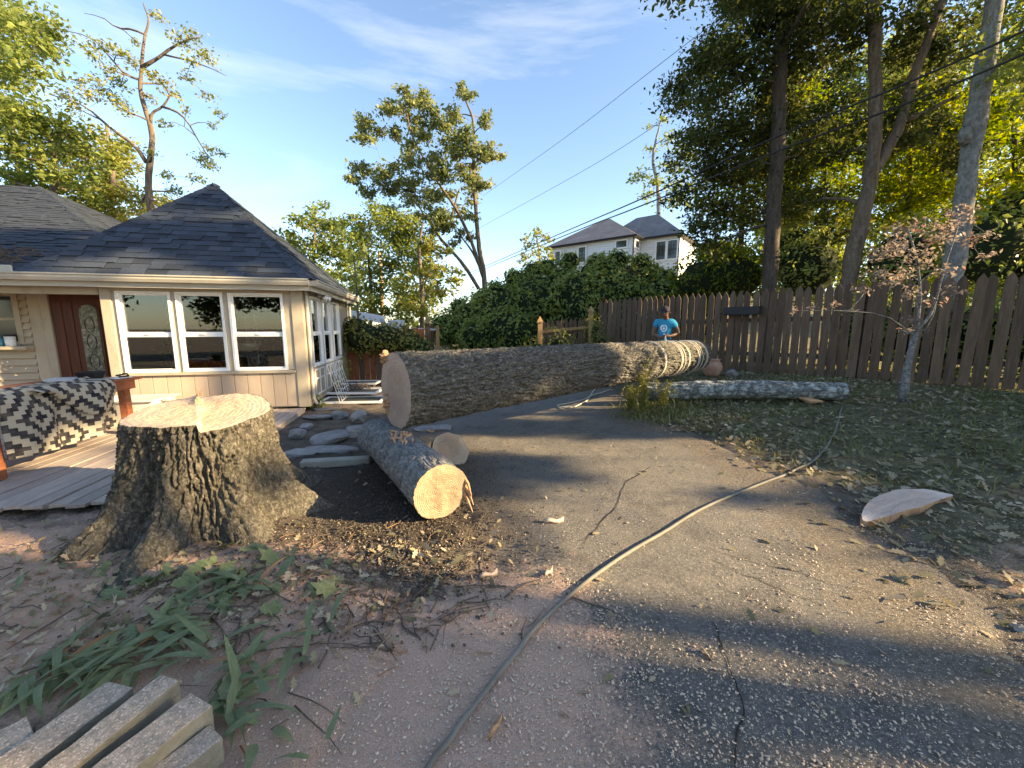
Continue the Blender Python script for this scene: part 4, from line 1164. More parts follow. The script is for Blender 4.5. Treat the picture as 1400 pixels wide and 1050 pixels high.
def clump_leaves(clumps, n_per, r_, flat=.75, sub=7, spread=.34):
    P_ = []
    for c, r in clumps:
        n = max(8, int(n_per * (r ** 2)))
        sc = r_.normal(size=(sub, 3)); sc /= np.linalg.norm(sc, axis=1)[:, None]; sc *= (r_.random(sub) ** .5 * .8 * r)[:, None]; sc[:, 2] *= flat
        k = r_.integers(0, sub, n)
        P_.append(np.array(c) + sc[k] + r_.normal(size=(n, 3)) * (r * spread) * np.array((1, 1, .6)))
    return np.concatenate(P_)

def tree(name, label, stems, clumps, leaf, n_per, lmat, bark, group=None, seed=1, seg=12, up=.35, flat=.75, twig=.012, spread=.27, wob=.06, trunk_name='trunk'):
    """stems: [(points, r0, r1)], clumps: [(centre, radius)] in world coordinates"""
    r_ = np.random.default_rng(seed)
    base = np.array(stems[0][0][0], float)
    root = empty(name, base, 0, label, 'tree', group)
    tk = MB(); nodes, nr = [], []
    for pts, r0, r1 in stems:
        L = sum(np.linalg.norm(np.array(pts[q + 1]) - np.array(pts[q])) for q in range(len(pts) - 1))
        n = max(8, int(L / .35)); p = spline(pts, n)
        p[1:-1] += wob * r0 * 3 * r_.normal(size=(n - 2, 3)) * np.array((1, 1, .2)) * .3
        rr = np.linspace(r0, r1, n) * (1 + .06 * r_.normal(size=n))
        if pts is stems[0][0]:
            zz = p[:, 2] - p[0, 2]; rr = rr * (1 + .55 * np.exp(-zz / .35))
        tk.tube(p - base, rr, seg)
        nodes += list(p[n // 5:]); nr += list(rr[n // 5:])
    tk.build(trunk_name, bark, root, sm=True)
    br = MB()
    nodes = [np.array(n) for n in nodes]
    cl = sorted(clumps, key=lambda c: min(np.linalg.norm(np.array(c[0]) - n) for n in nodes[::4]))
    for c, r in cl:
        c = np.array(c, float)
        A = np.array(nodes)
        dd = np.linalg.norm(A - c, axis=1) + 0.9 * np.clip(A[:, 2] - c[2] + .15 * np.hypot(A[:, 0] - c[0], A[:, 1] - c[1]), 0, None)
        k = int(np.argmin(dd)); a = A[k]
        L = np.linalg.norm(c - a)
        n = max(4, int(L / .3))
        mid = a * .45 + c * .55 + r_.normal(size=3) * L * .09 + np.array((0, 0, .07 * L))
        p = spline([a, mid, c], n)
        rb = min(nr[k] * .7, .018 + .016 * L + twig)
        rr = np.linspace(rb, max(.006, rb * .3), n)
        br.tube(p - base, rr, 6, False)
        nodes += list(p[1:]); nr += list(rr[1:])
        for _ in range(4):
            e = c + r_.normal(size=3) * r * .55
            st = p[int(n * r_.uniform(.5, .99))]
            br.tube(np.array([st, (st + e) / 2 + r_.normal(size=3) * .05 * r, e]) - base, [max(.006, rb * .3), twig * .7, twig * .3], 4, False)
    if br.n: tag(br.build('branches', bark, root, sm=True), kind='stuff')
    P_ = clump_leaves(cl, n_per, r_, flat, spread=spread)
    sz = leaf * (.45 + 1.05 * r_.random(len(P_)) ** 1.2)
    o = scatter('crown', P_ - base, sz, lmat, root, up, r=r_)
    return root

def pix_clumps(lst, Y, dY, s=1.0, r_=np.random.default_rng(3), dense=0.0):
    out_ = []
    lst = list(lst) + [(a + r_.uniform(-1, 1) * c * 1.1, b + r_.uniform(-1, 1) * c * .9, c * r_.uniform(.55, .9)) for a, b, c in lst if r_.random() < dense]
    for px, py, rp in lst:
        y = Y + r_.uniform(-dY, dY)
        out_.append((at(px, py, y), rp * s * y / FPX))
    return out_

def region(poly_fn, n, box, Y, dY, rr, seed):
    r_ = np.random.default_rng(seed); o_ = []
    while len(o_) < n:
        px, py = r_.uniform(box[0], box[2]), r_.uniform(box[1], box[3])
        if not poly_fn(px, py): continue
        y = Y + r_.uniform(-dY, dY)
        o_.append((at(px, py, y), r_.uniform(*rr)))
    return o_

def gz(p):
    return (p[0], p[1], float(terr(p[0], p[1])) - .1)

# -- right group, near the fence
def stem_px(lst, Y, r0, r1, base=True):
    p = [at(a, b, Y + (c[0] if c else 0)) for a, b, *c in lst]
    if base: p[0] = np.array(gz(p[0]))
    return (p, r0, r1)
inA = lambda x, y: y < 345 and x > 950 - 20 * (y > 120) + max(0, (y - 250)) * .35 and not (x < 985 and y < 40)
tree('oak_tree', 'dark leafed oak with straight trunk, left of the trees behind the picket fence',
     [stem_px([(1055, 420), (1057, 300), (1065, 170), (1068, 60), (1074, -40), (1085, -250)], 11.0, .20, .12)],
     region(inA, 78, (930, -60, 1130, 345), 12.4, 1.5, (.55, 1.0), 11) + region(lambda x, y: True, 14, (960, -330, 1250, -60), 11, 2.6, (.9, 1.4), 12),
     .12, 900, M['leaf_dark'], M['bark_dark'], 'trees behind the picket fence', 2)
tree('oak_tree', 'leaning dark trunk forking in two behind the middle of the picket fence',
     [stem_px([(1150, 420), (1162, 370), (1178, 300), (1192, 235), (1198, 150), (1196, 60), (1192, -60)], 10.2, .195, .11),
      stem_px([(1188, 245), (1212, 205), (1232, 165), (1248, 110), (1270, 50), (1300, -30)], 10.2, .14, .08, False),
      stem_px([(1236, 165), (1262, 155), (1290, 140), (1312, 132)], 10.2, .07, .03, False)],
     region(lambda x, y: y < 230 or (x < 1150 and y < 330), 52, (1095, -80, 1330, 330), 11.8, 1.5, (.5, .95), 21) + region(lambda x, y: True, 14, (1050, -380, 1350, -80), 10.5, 2.6, (.9, 1.4), 22),
     .12, 820, M['leaf_dark'], M['bark_mid'], 'trees behind the picket fence', 3)
tree('ash_tree', 'tall pale grey trunk with a burl behind the right end of the fence',
     [stem_px([(1298, 420), (1303, 370), (1316, 290), (1325, 220), (1334, 165), (1346, 90), (1360, 0), (1380, -150)], 8.2, .165, .135)],
     region(lambda x, y: x > 1345 or y < -60, 26, (1290, -220, 1480, 130), 8.6, 1.5, (.5, .9), 31),
     .11, 800, M['leaf_mid'], M['bark_pale'], 'trees behind the picket fence', 4, seg=18, wob=.02)
# burl on the pale trunk
br = bpy.data.objects['ash_tree']
bp = at(1326, 182, 8.06) - np.array(br.location)
mb = MB(); vs = []
u_, v_ = np.meshgrid(np.linspace(0, 2 * math.pi, 22, endpoint=False), np.linspace(0.02, math.pi - .02, 14), indexing='ij')
rr = .115 * (1 + .3 * fbm(np.cos(u_) * 2, np.sin(u_) * 2, v_ * 2, 3, 5))
vs = np.stack([bp[0] + .02 + rr * np.cos(u_) * np.sin(v_) * .9, bp[1] + .1 + rr * np.sin(u_) * np.sin(v_) * .8, bp[2] + rr * np.cos(v_) * 1.3], -1)
idx = np.arange(vs[..., 0].size).reshape(u_.shape)
mb.add(vs.reshape(-1, 3), np.stack([idx[:, :-1], np.roll(idx, -1, 0)[:, :-1], np.roll(idx, -1, 0)[:, 1:], idx[:, 1:]], -1).reshape(-1, 4))
mb.build('burl', M['bark_pale'], br, sm=True)

# lime maples filling the background on the right
k = 0
for px, Y, (x0, y0, x1, y1), n, lb, sd in ((1010, 15.5, (955, 235, 1090, 400), 26, 'yellow green maple glowing beside the white house, left of the dark oak', 41), (1120, 17, (1050, 120, 1200, 395), 40, 'lime green maple filling the gap between the dark oak and the leaning trunk', 42),
                                           (1235, 14.5, (1170, 130, 1310, 400), 38, 'lime green maple behind the leaning trunk and the dry red sapling', 43), (1380, 12.5, (1290, 120, 1440, 395), 36, 'bright lime maple at the right edge behind the pale trunk', 44)):
    tree('maple_tree', lb, [stem_px([(px, 430), (px + 3, 330), (px + 8, 230), (px + 4, 140)], Y, .13, .04)],
         region(lambda x, y: True, n, (x0, y0, x1, y1), Y, 1.6, (.6, 1.1), sd), .14, 520, M['leaf_lime'], M['bark_dark'], 'maples behind the fence', sd)
# far dark understorey behind the right trees
for px, Y, (x0, y0, x1, y1), n, lb, sd in ((1150, 24, (1040, 60, 1260, 400), 34, 'dark green tree far behind the lime maples, left one', 51), (1320, 22, (1220, 40, 1460, 400), 38, 'dark green tree far behind the lime maples, right one', 52)):
    tree('background_tree', lb, [stem_px([(px, 430), (px, 300), (px + 6, 150)], Y, .2, .06)], region(lambda x, y: True, n, (x0, y0, x1, y1), Y, 2, (1.4, 2.2), sd), .26, 220, M['leaf_mid'], M['bark_dark'], 'trees behind the picket fence', sd)

# tree beyond the white house, thin and tall
tree('poplar_tree', 'thin pale green tree rising behind the white house roof',
     [stem_px([(905, 330), (900, 270), (893, 215), (905, 160)], 46, .28, .08)],
     pix_clumps([(880, 235, 16), (868, 245, 10), (900, 250, 18), (915, 225, 18), (890, 205, 12), (910, 190, 14), (905, 165, 9), (930, 240, 20), (925, 205, 15), (940, 270, 20), (885, 270, 15), (920, 275, 20), (945, 215, 18), (885, 175, 7)], 46, 2), .40, 55, M['leaf_mid'], M['bark_pale'], None, 61)
tree('small_tree', 'small yellow green tree left of the white house above the ivy',
     [stem_px([(735, 400), (738, 365), (734, 325)], 40, .2, .06)],
     pix_clumps([(735, 318, 12), (722, 332, 13), (748, 325, 11), (740, 345, 14), (718, 350, 13), (756, 350, 10), (732, 362, 15), (748, 370, 12)], 40, 1.5), .32, 120, M['leaf_autumn'], M['bark_mid'], None, 62)

# tall open oak in the middle
zc = lambda lst: [(400 + a / 2.625, 90 + b / 2.625, c / 2.625) for a, b, c in lst]
CT = 27.0
st = lambda lst, r0, r1, base=False: stem_px([(400 + a / 2.625, 90 + b / 2.625) for a, b in lst], CT, r0, r1, base)
tree('open_oak', 'tall open crowned oak leaning left against the sky above the ivy bank',
     [st([(692, 860), (688, 770), (668, 640), (655, 480), (650, 330), (648, 200), (615, 110)], .19, .05, True), st([(686, 765), (645, 640), (590, 520), (510, 400), (430, 250), (400, 110)], .13, .03),
      st([(668, 800), (610, 710), (535, 625), (490, 560), (420, 470), (300, 420)], .13, .03), st([(688, 760), (640, 660), (560, 560)], .09, .03), st([(560, 590), (590, 470), (600, 440)], .10, .03)],
     pix_clumps(zc([(600, 88, 32), (640, 112, 24), (692, 185, 26), (690, 215, 22), (400, 88, 28), (460, 108, 34), (345, 148, 36), (410, 165, 40), (500, 158, 36), (270, 208, 36), (236, 258, 30), (310, 248, 36), (360, 238, 34), (560, 218, 44), (620, 258, 44), (580, 185, 34), (450, 208, 34), (685, 305, 44), (722, 322, 28), (560, 288, 40), (480, 258, 36), (420, 288, 30),
                   (260, 382, 44), (228, 420, 28), (310, 398, 44), (380, 382, 38), (276, 455, 30), (345, 440, 34), (440, 418, 44), (420, 482, 34), (500, 398, 36), (480, 478, 40), (560, 378, 40), (620, 398, 36), (682, 428, 36), (640, 468, 34), (560, 458, 30), (520, 540, 44), (560, 575, 34), (500, 590, 30), (640, 540, 26), (600, 610, 20), (650, 360, 30), (600, 320, 34), (530, 330, 30)]), CT, 2.2, 1.12, dense=1.0) + pix_clumps(zc([(430, 340, 40), (480, 330, 40), (540, 400, 40), (600, 360, 40), (640, 420, 36), (520, 470, 44), (470, 530, 40), (540, 560, 40), (600, 520, 36), (580, 640, 26), (640, 610, 26), (400, 330, 34), (520, 200, 36), (480, 190, 34), (640, 310, 38), (590, 260, 36)]), CT, 2.0, 1.1),
     .25, 330, M['leaf_olive'], M['bark_mid'], None, 63, up=.2, spread=.27)

# mid trees left of the middle
for lb, Y, base, lst, mt, sd in (
    ('bushy yellow green tree right of the sunroom roof, leftmost of the three', 22, 430, [(400, 330, 22), (425, 305, 22), (445, 318, 22), (412, 345, 22), (392, 322, 14), (440, 345, 24), (460, 335, 20), (420, 375, 22), (450, 375, 22), (405, 300, 14), (432, 288, 14), (470, 360, 20), (440, 400, 22), (470, 395, 22), (385, 335, 14), (415, 400, 22), (460, 310, 16), (480, 375, 20), (390, 360, 18), (445, 425, 20), (480, 425, 20)], 'leaf_mid', 71),
    ('broad green tree behind the utility pole, middle of the three', 26, 505, [(490, 320, 24), (515, 300, 24), (535, 312, 24), (555, 300, 22), (480, 345, 24), (510, 340, 26), (545, 340, 26), (570, 325, 22), (500, 370, 24), (530, 370, 26), (560, 365, 24), (520, 285, 16), (495, 400, 24), (530, 400, 26), (560, 395, 24), (475, 300, 12), (580, 350, 22), (590, 375, 20), (500, 430, 22), (530, 430, 22), (560, 425, 22), (590, 405, 20)], 'leaf_mid', 72),
    ('thin yellowing tree behind the old gate, rightmost of the three', 20, 575, [(585, 345, 18), (570, 370, 20), (595, 375, 18), (610, 350, 14), (580, 400, 20), (605, 400, 16), (560, 390, 18), (590, 330, 12), (620, 380, 14), (545, 415, 18), (575, 425, 18)], 'leaf_autumn', 73)):
    tree('yard_tree', lb, [stem_px([(base, 455), (base + 2, 400), (base - 2, 340), (base + 3, 305)], Y, .13, .04)], pix_clumps(lst, Y, 1.8, 1.15, dense=.5), .22, 330, M[mt], M['bark_mid'], 'trees beyond the garden gate', sd)
tree('yard_tree', 'slender young yellow leafed tree standing just left of the utility pole', [stem_px([(490, 460), (488, 400), (484, 350)], 15, .05, .02)], pix_clumps([(484, 352, 11), (492, 372, 13), (478, 378, 12), (486, 398, 14), (498, 408, 12), (480, 415, 12)], 15, .6), .13, 500, M['leaf_autumn'], M['bark_mid'], 'trees beyond the garden gate', 74)

# left group behind the house
tree('bare_tree', 'thinning tree with bare twigs and yellow leaves above the sunroom roof',
     [stem_px([(206, 400), (207, 300), (203, 250), (208, 190), (202, 160), (193, 128), (193, 95), (197, 55), (203, 30), (196, 4)], 14.0, .115, .016),
      stem_px([(200, 222), (185, 200), (165, 185), (145, 170), (125, 152), (100, 138), (70, 130)], 14, .06, .012, False), stem_px([(206, 168), (208, 155), (222, 146), (232, 132)], 14, .05, .02, False),
      stem_px([(222, 146), (240, 152), (255, 165), (270, 190), (285, 215)], 14, .04, .012, False), stem_px([(194, 92), (215, 80), (235, 65), (255, 55), (275, 50)], 14, .06, .012, False), stem_px([(225, 75), (255, 82), (285, 92), (310, 104)], 14, .03, .008, False),
      stem_px([(200, 48), (180, 40), (160, 38), (140, 24), (115, 18)], 14, .035, .006, False), stem_px([(193, 110), (170, 100), (150, 78), (125, 52), (90, 42)], 14, .04, .008, False), stem_px([(206, 255), (190, 278), (165, 258), (150, 245)], 14, .04, .01, False)],
     pix_clumps([(135, 65, 11), (128, 75, 9), (165, 72, 10), (180, 85, 10), (152, 95, 10), (165, 115, 11), (145, 125, 12), (120, 130, 12), (160, 140, 11), (175, 155, 9), (215, 22, 8), (245, 50, 12), (265, 52, 11), (280, 75, 12), (262, 85, 8), (210, 105, 11), (222, 115, 10), (205, 135, 8), (255, 105, 9), (285, 130, 8), (225, 168, 8), (255, 150, 6), (300, 155, 7), (292, 172, 6), (285, 205, 8), (275, 218, 11), (290, 225, 9), (305, 210, 6), (268, 245, 9), (240, 262, 11), (228, 275, 11), (205, 210, 8), (100, 145, 12), (85, 128, 10), (110, 110, 9), (130, 110, 8), (240, 130, 8), (188, 60, 6), (150, 60, 6), (230, 240, 9)], 14, .8),
     .095, 1700, M['leaf_autumn'], M['bark_mid'], 'trees behind the house', 81, up=.15, spread=.45, twig=.009)
for lb, Y, base, lst, mt, sd in (
    ('big green tree at the left edge of the picture behind the main roof', 17, (20, 330), [(10, 40, 34), (35, 55, 28), (55, 45, 24), (20, 85, 34), (45, 90, 26), (5, 115, 30), (65, 65, 16), (0, 10, 26), (-30, 60, 40), (-20, 110, 40)], 'leaf_mid', 82),
    ('dense green tree right behind the main roof, lower left', 15, (70, 330), [(20, 180, 36), (55, 165, 32), (30, 215, 36), (70, 200, 34), (95, 180, 28), (50, 240, 34), (90, 235, 32), (120, 215, 28), (20, 255, 30), (75, 270, 28), (110, 260, 28), (-15, 215, 40), (-10, 160, 36), (10, 145, 26)], 'leaf_mid', 83),
    ('yellow green tree between the roof valley and the bare tree', 18, (150, 340), [(130, 240, 30), (150, 215, 26), (170, 235, 26), (145, 265, 28), (175, 265, 26), (120, 285, 26), (160, 290, 26), (190, 285, 22), (135, 190, 20), (165, 195, 18), (215, 285, 20), (245, 280, 16), (100, 200, 22), (100, 290, 26)], 'leaf_autumn', 84)):
    tree('house_tree', lb, [stem_px([(base[0], base[1] + 60), (base[0], base[1]), (base[0] + 5, base[1] - 90), (base[0] - 5, base[1] - 170)], Y, .18, .05)], pix_clumps(lst, Y, 1.8, 1.1, dense=.4), .18, 480, M[mt], M['bark_mid'], 'trees behind the house', sd)


# -- unseen trees at the right, leaf clumps fitted to shade chosen spots
TRUNKS = [(19.0, 8.0), (25.0, 9.5), (16.0, 6.2), (15.5, -1.5), (17.5, -5.0), (18.0, 2.0), (21.5, -8.5), (22.5, -2.5), (23.5, 4.0), (26.5, -6.0), (15.0, -9.0), (27.5, 0.5)]
def _sun_rays():
    lit, dark = [], []
    g = lambda a, b: tuple(G(a, b))
    for a, b in ((670, 604), (720, 606), (790, 612), (850, 618), (910, 630), (970, 640), (700, 612), (760, 620), (900, 698), (970, 708), (620, 772), (680, 774), (740, 780), (1000, 757), (1060, 768), (1120, 780), (1170, 800), (1000, 775), (1060, 790), (1130, 808), (700, 800), (760, 808), (830, 820), (900, 835), (960, 850), (800, 840), (880, 860), (970, 890), (1020, 905), (640, 800), (660, 825), (720, 845), (860, 885), (920, 895), (1060, 925), (1180, 820), (1090, 820), (100, 665), (60, 690)): lit.append(g(a, b))
    for z in (.2, .4, .55): lit += [(-2.25, 2.35, z), (-2.05, 2.4, z)]
    lit += [(-.5, 2.85, .3), (-.6, 2.85, .2), (-.45, 2.8, .15)]
    for t in (4.0, 4.25, 4.5):
        q = P0 + (P1 - P0) * t / BL; lit += [(q[0], q[1] - .3, q[2]), (q[0], q[1] - .2, q[2] + .25)]
    for lx in (-2.85, -1.9, -1.15, -.15):
        for z in (.5, 1.3): lit.append(tuple(hw(lx, 0, z)))
    for lx in np.linspace(-3.6, .2, 9):
        for f in (0, .15, .3, .5, .75):
            dark.append(tuple(hw(lx * (1 - f) - 1.93 * f, -.2 + 1.95 * f, 2.25 + 2.0 * f)))
    for lx in np.linspace(-5.6, -3.8, 4):
        for f in (0, .25, .5): dark.append(tuple(hw(lx, -.2 + 3 * f, 2.3 + 1.5 * f)))
    lit += [tuple(hw(-3.9, .9, .8)), tuple(hw(-4.4, .9, 1.2)), tuple(hw(-4.8, .9, 1.5)), tuple(at(738, 445, 11.5)), tuple(at(780, 448, 11.8)), tuple(hw(-1.0, -1.9, .4))]
    for ly in np.linspace(.4, 3.6, 8):
        for z in (.3, .8, 1.3, 1.8): dark.append(tuple(hw(.05, ly, z)))
    for a in range(380, 520, 30):
        for b in range(545, 650, 25): dark.append(g(a, b))
    for a in range(440, 1400, 40):
        for b in range(660, 1050, 26): dark.append(g(a, b))
    for a in range(620, 1100, 50):
        for b in range(570, 690, 24): dark.append(g(a, b))
    for a in range(-40, 480, 40):
        for b in range(800, 1060, 30): dark.append(g(a, b))
    for a in range(1000, 1400, 50):
        for b in range(560, 690, 30): dark.append(g(a, b))
    for t in np.linspace(.1, 3.6, 12):
        q = P0 + (P1 - P0) * t / BL
        for dz in (-.2, .1, .35): dark.append((q[0], q[1] - .3, q[2] + dz))
    for z in (.15, .3, .45, .6, .75, .88):
        dark += [(SC[0] + .47, SC[1] - .05, z), (SC[0] + .42, SC[1] - .25, z), (SC[0] - .3, SC[1] - .42, z), (SC[0] - .42, SC[1] - .3, z)]
    dark += [(SC[0] + .25, SC[1] - .4, z) for z in (.7, .85)] + [(SC[0] + a, SC[1] + b, .9) for a in (-.3, 0, .3) for b in (-.3, 0, .3)]
    for y in np.linspace(3.4, 5.0, 7):
        for z in (.55, .75, .9): dark.append((-4.75 - .2 * (y - 3.6), y, z))
    for a, y_, Y in ((1057, 380, 11), (1057, 330, 11), (1058, 280, 11), (1063, 220, 11), (1066, 160, 11), (1068, 100, 11), (1150, 380, 10.2), (1165, 340, 10.2), (1178, 300, 10.2), (1190, 250, 10.2), (1196, 190, 10.2), (1215, 200, 10.2), (1300, 380, 8.2), (1310, 320, 8.2), (1320, 260, 8.2)):
        q = at(a, y_, Y); dark += [tuple(q + np.array((.15, -.1, 0))), tuple(q + np.array((0, -.25, 0)))]
    for a in range(960, 1400, 40):
        for b in (440, 480): dark.append(tuple(at(a, b, float(np.interp(a, (985, 1355), (9.0, 6.2))))))
    lit, dark = np.array(lit), np.array(dark)
    d = np.min(np.linalg.norm(dark[:, None] - lit[None], axis=2), axis=1)
    return lit, dark[d > .16]
lit, dark = _sun_rays()
sv = np.array(sun_vec)
r_ = np.random.default_rng(99)
cand = np.column_stack([r_.uniform(13, 29, 11000), r_.uniform(-13, 11, 11000), r_.uniform(1.6, 14, 11000)])
crad = r_.uniform(.22, .6, 11000)
def ray_dist(P_, C):
    v = C[None] - P_[:, None]; s = v @ sv
    return np.sqrt(np.maximum(np.sum(v * v, -1) - s * s, 0))
DL, DD = ray_dist(lit, cand), ray_dist(dark, cand)
ok = (cand[:, 0] > 1.5 * cand[:, 1] + .5) & (DL > crad * 1.3 + .05).all(0)
need = np.full(len(dark), 2.5); chosen = []
for _ in range(950):
    gain = ((DD < crad * .75) & (need > 0)[:, None]).sum(0) * ok
    k = int(np.argmax(gain + r_.random(len(cand)) * .9 * ok))
    if gain[k] <= 0: break
    chosen.append(k); ok[k] = False; need -= (DD[:, k] < crad[k] * .75)
extra = [k for k in np.nonzero(ok)[0] if cand[k][2] > 5.5][:60]
by = {}
for k in list(chosen) + extra:
    c = cand[k]; t = int(np.argmin([np.hypot(c[0] - a, c[1] - b) for a, b in TRUNKS])); by.setdefault(t, []).append((c, float(crad[k])))
names = ['nearest the picnic side', 'second', 'third', 'fourth', 'fifth', 'sixth', 'seventh', 'eighth', 'ninth']
for t, cl in by.items():
    x, y = TRUNKS[t]; g = float(terr(x, y)); top = max(c[2] for c, _ in cl)
    tree('shade_tree', 'leafy tree outside the right edge of the picture, shading the yard', [([(x, y, g - .1), (x + .1, y, g + top * .4), (x - .1, y + .1, g + top * .75), (x, y, top)], .24, .05)], cl, .17, 900, M['leaf_dark'], M['bark_dark'], 'shade trees outside the picture', 200 + t)
def round_tree(x, y, h, cr, n, sd):
    r_ = np.random.default_rng(sd); g = float(terr(x, y)); cl = []
    while len(cl) < n:
        q = r_.uniform(-1, 1, 3)
        if np.dot(q, q) > 1: continue
        cl.append((np.array((x + q[0] * cr, y + q[1] * cr, g + h * (.2 + .8 * (q[2] * .5 + .5)))), r_.uniform(.8, 1.4)))
    tree('rear_tree', 'leafy tree standing behind the viewpoint', [([(x, y, g - .1), (x + .1, y, g + h * .35), (x - .1, y + .1, g + h * .7), (x, y, g + h * .95)], .26, .06)], cl, .3, 130, M['leaf_dark'], M['bark_dark'], 'trees behind the viewpoint', sd)
for q, (x, y, h, cr, n) in enumerate(((-9, -13, 9, 3.2, 30), (-2, -15, 10, 3.4, 32), (5, -14.5, 9, 3.2, 30), (-14, -8, 9, 3.0, 26), (-5.5, -10.5, 11, 2.8, 60), (-3.2, -11.5, 9, 2.6, 50))):  # unseen trees behind the viewpoint, added to darken the window pane reflections
    round_tree(x, y, h, cr, n, 240 + q)

# ------------------------------------------------------------------ ivy bank and shrubs
def bank(name, label, cat, lumps, leaf, density, mat, seed, core_mat, group=None, up=.5, core=.8):
    """lumps: (x, y, z, rx, ry, rz) ellipsoids; leaves cover their outer shell, a dark twiggy core fills them"""
    r_ = np.random.default_rng(seed)
    base = np.array((lumps[0][0], lumps[0][1], float(terr(lumps[0][0], lumps[0][1]))))
    root = empty(name, base, 0, label, cat, group)
    P_, T = [], []
    cm = MB()
    for x, y, z, rx, ry, rz in lumps:
        area = 4 * math.pi * ((rx * ry) ** 1.6 / 3 + (rx * rz) ** 1.6 / 3 + (ry * rz) ** 1.6 / 3) ** (1 / 1.6)
        n = int(area * density)
        q = r_.normal(size=(n, 3)); q /= np.linalg.norm(q, axis=1)[:, None]
        rad = 1 + .16 * fbm(q[:, 0] * 2.2 + x, q[:, 1] * 2.2 + y, q[:, 2] * 2.2, 3, seed) + r_.normal(size=n) * .07 - .12 * r_.random(n) ** 2
        p = np.array((x, y, z)) + q * rad[:, None] * np.array((rx, ry, rz))
        keep = p[:, 2] > terr(p[:, 0], p[:, 1]) - .05
        for x2, y2, z2, a2, b2, c2 in lumps:
            if (x2, y2, z2) == (x, y, z): continue
            inside = ((p[:, 0] - x2) / a2) ** 2 + ((p[:, 1] - y2) / b2) ** 2 + ((p[:, 2] - z2) / c2) ** 2 < .55
            keep &= ~inside
        P_.append(p[keep]); T.append(q[keep])
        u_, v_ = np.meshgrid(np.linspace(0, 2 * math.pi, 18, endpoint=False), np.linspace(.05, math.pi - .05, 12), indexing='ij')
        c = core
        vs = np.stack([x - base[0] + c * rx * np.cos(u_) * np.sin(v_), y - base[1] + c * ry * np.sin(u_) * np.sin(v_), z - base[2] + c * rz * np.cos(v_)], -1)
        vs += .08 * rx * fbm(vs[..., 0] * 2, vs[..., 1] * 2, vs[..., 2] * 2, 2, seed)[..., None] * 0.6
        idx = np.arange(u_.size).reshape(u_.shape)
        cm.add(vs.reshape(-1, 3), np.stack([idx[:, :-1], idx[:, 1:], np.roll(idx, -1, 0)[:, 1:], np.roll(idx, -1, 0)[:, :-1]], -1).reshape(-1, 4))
    P_ = np.concatenate(P_); T = np.concatenate(T)
    gap = fbm(P_[:, 0] * 2.6, P_[:, 1] * 2.6, P_[:, 2] * 2.6, 3, seed + 5) + r_.normal(size=len(P_)) * .25 > -.38
    P_, T = P_[gap], T[gap]
    nn = T + r_.normal(size=T.shape) * .75 + np.array((0, 0, up)); nn /= np.linalg.norm(nn, axis=1)[:, None]
    t = r_.normal(size=T.shape) + np.array((0, 0, -.6)); t -= nn * np.sum(t * nn, 1)[:, None]; t /= np.linalg.norm(t, axis=1)[:, None]
    scatter('foliage', P_ - base, leaf * (.4 + 1.2 * r_.random(len(P_)) ** 1.5), mat, root, frames=(t, np.cross(nn, t), nn))
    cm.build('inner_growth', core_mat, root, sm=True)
    return root
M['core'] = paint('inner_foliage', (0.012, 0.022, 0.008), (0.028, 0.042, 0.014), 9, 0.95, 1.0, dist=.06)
def lump(px, py, Y, rx, ry, rz): 
    p = at(px, py, Y); return (p[0], p[1], p[2], rx, ry, rz)
bank('ivy_bank', 'tall bank of dark green ivy rising behind the felled trunk', 'ivy',
     [lump(850, 420, 15.5, 2.0, 1.6, 1.9), lump(790, 425, 15.8, 1.8, 1.5, 1.7), lump(740, 425, 16.2, 1.7, 1.5, 1.65), lump(690, 435, 16.5, 1.5, 1.4, 1.45), lump(650, 443, 16.8, 1.3, 1.3, 1.15), lump(615, 450, 17, 1.0, 1.1, .85), lump(900, 425, 15, 1.7, 1.5, 1.45),
      lump(770, 395, 16.5, .9, .9, 1.0), lump(835, 378, 16, 1.0, .9, .9), lump(715, 400, 16.6, .8, .8, .9), lump(870, 440, 14.2, 1.3, 1.0, 1.2), lump(700, 455, 15, 1.3, .9, .9), lump(660, 460, 15.2, 1.0, .8, .7), lump(945, 430, 14.6, 1.3, 1.2, 1.2)] + [lump(a + dx, b + dy, Y, .42, .4, .38) for (a, b, Y), (dx, dy) in zip([(630, 420, 16.5), (655, 405, 16.5), (680, 392, 16.5), (700, 380, 16.4), (728, 372, 16.4), (752, 362, 16.4), (778, 360, 16.2), (800, 368, 16), (820, 358, 16), (848, 355, 15.8), (872, 362, 15.6), (892, 375, 15.4), (915, 380, 15), (940, 388, 14.8), (690, 430, 15.2), (760, 415, 14.8), (830, 410, 14.4), (880, 405, 14)], [(random.uniform(-6, 6), random.uniform(-5, 5)) for _ in range(18)])],
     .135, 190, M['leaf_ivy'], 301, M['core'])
bank('garden_shrub', 'yellow green shrub growing over the board fence right of the house', 'shrub',
     [lump(500, 462, 10.0, .55, .5, .45), lump(530, 462, 10.1, .6, .5, .42), lump(560, 470, 10.2, .5, .45, .40), lump(488, 450, 10.2, .4, .4, .35), lump(575, 480, 10.0, .35, .35, .35)], .085, 420, M['leaf_shrub'], 302, M['core'])
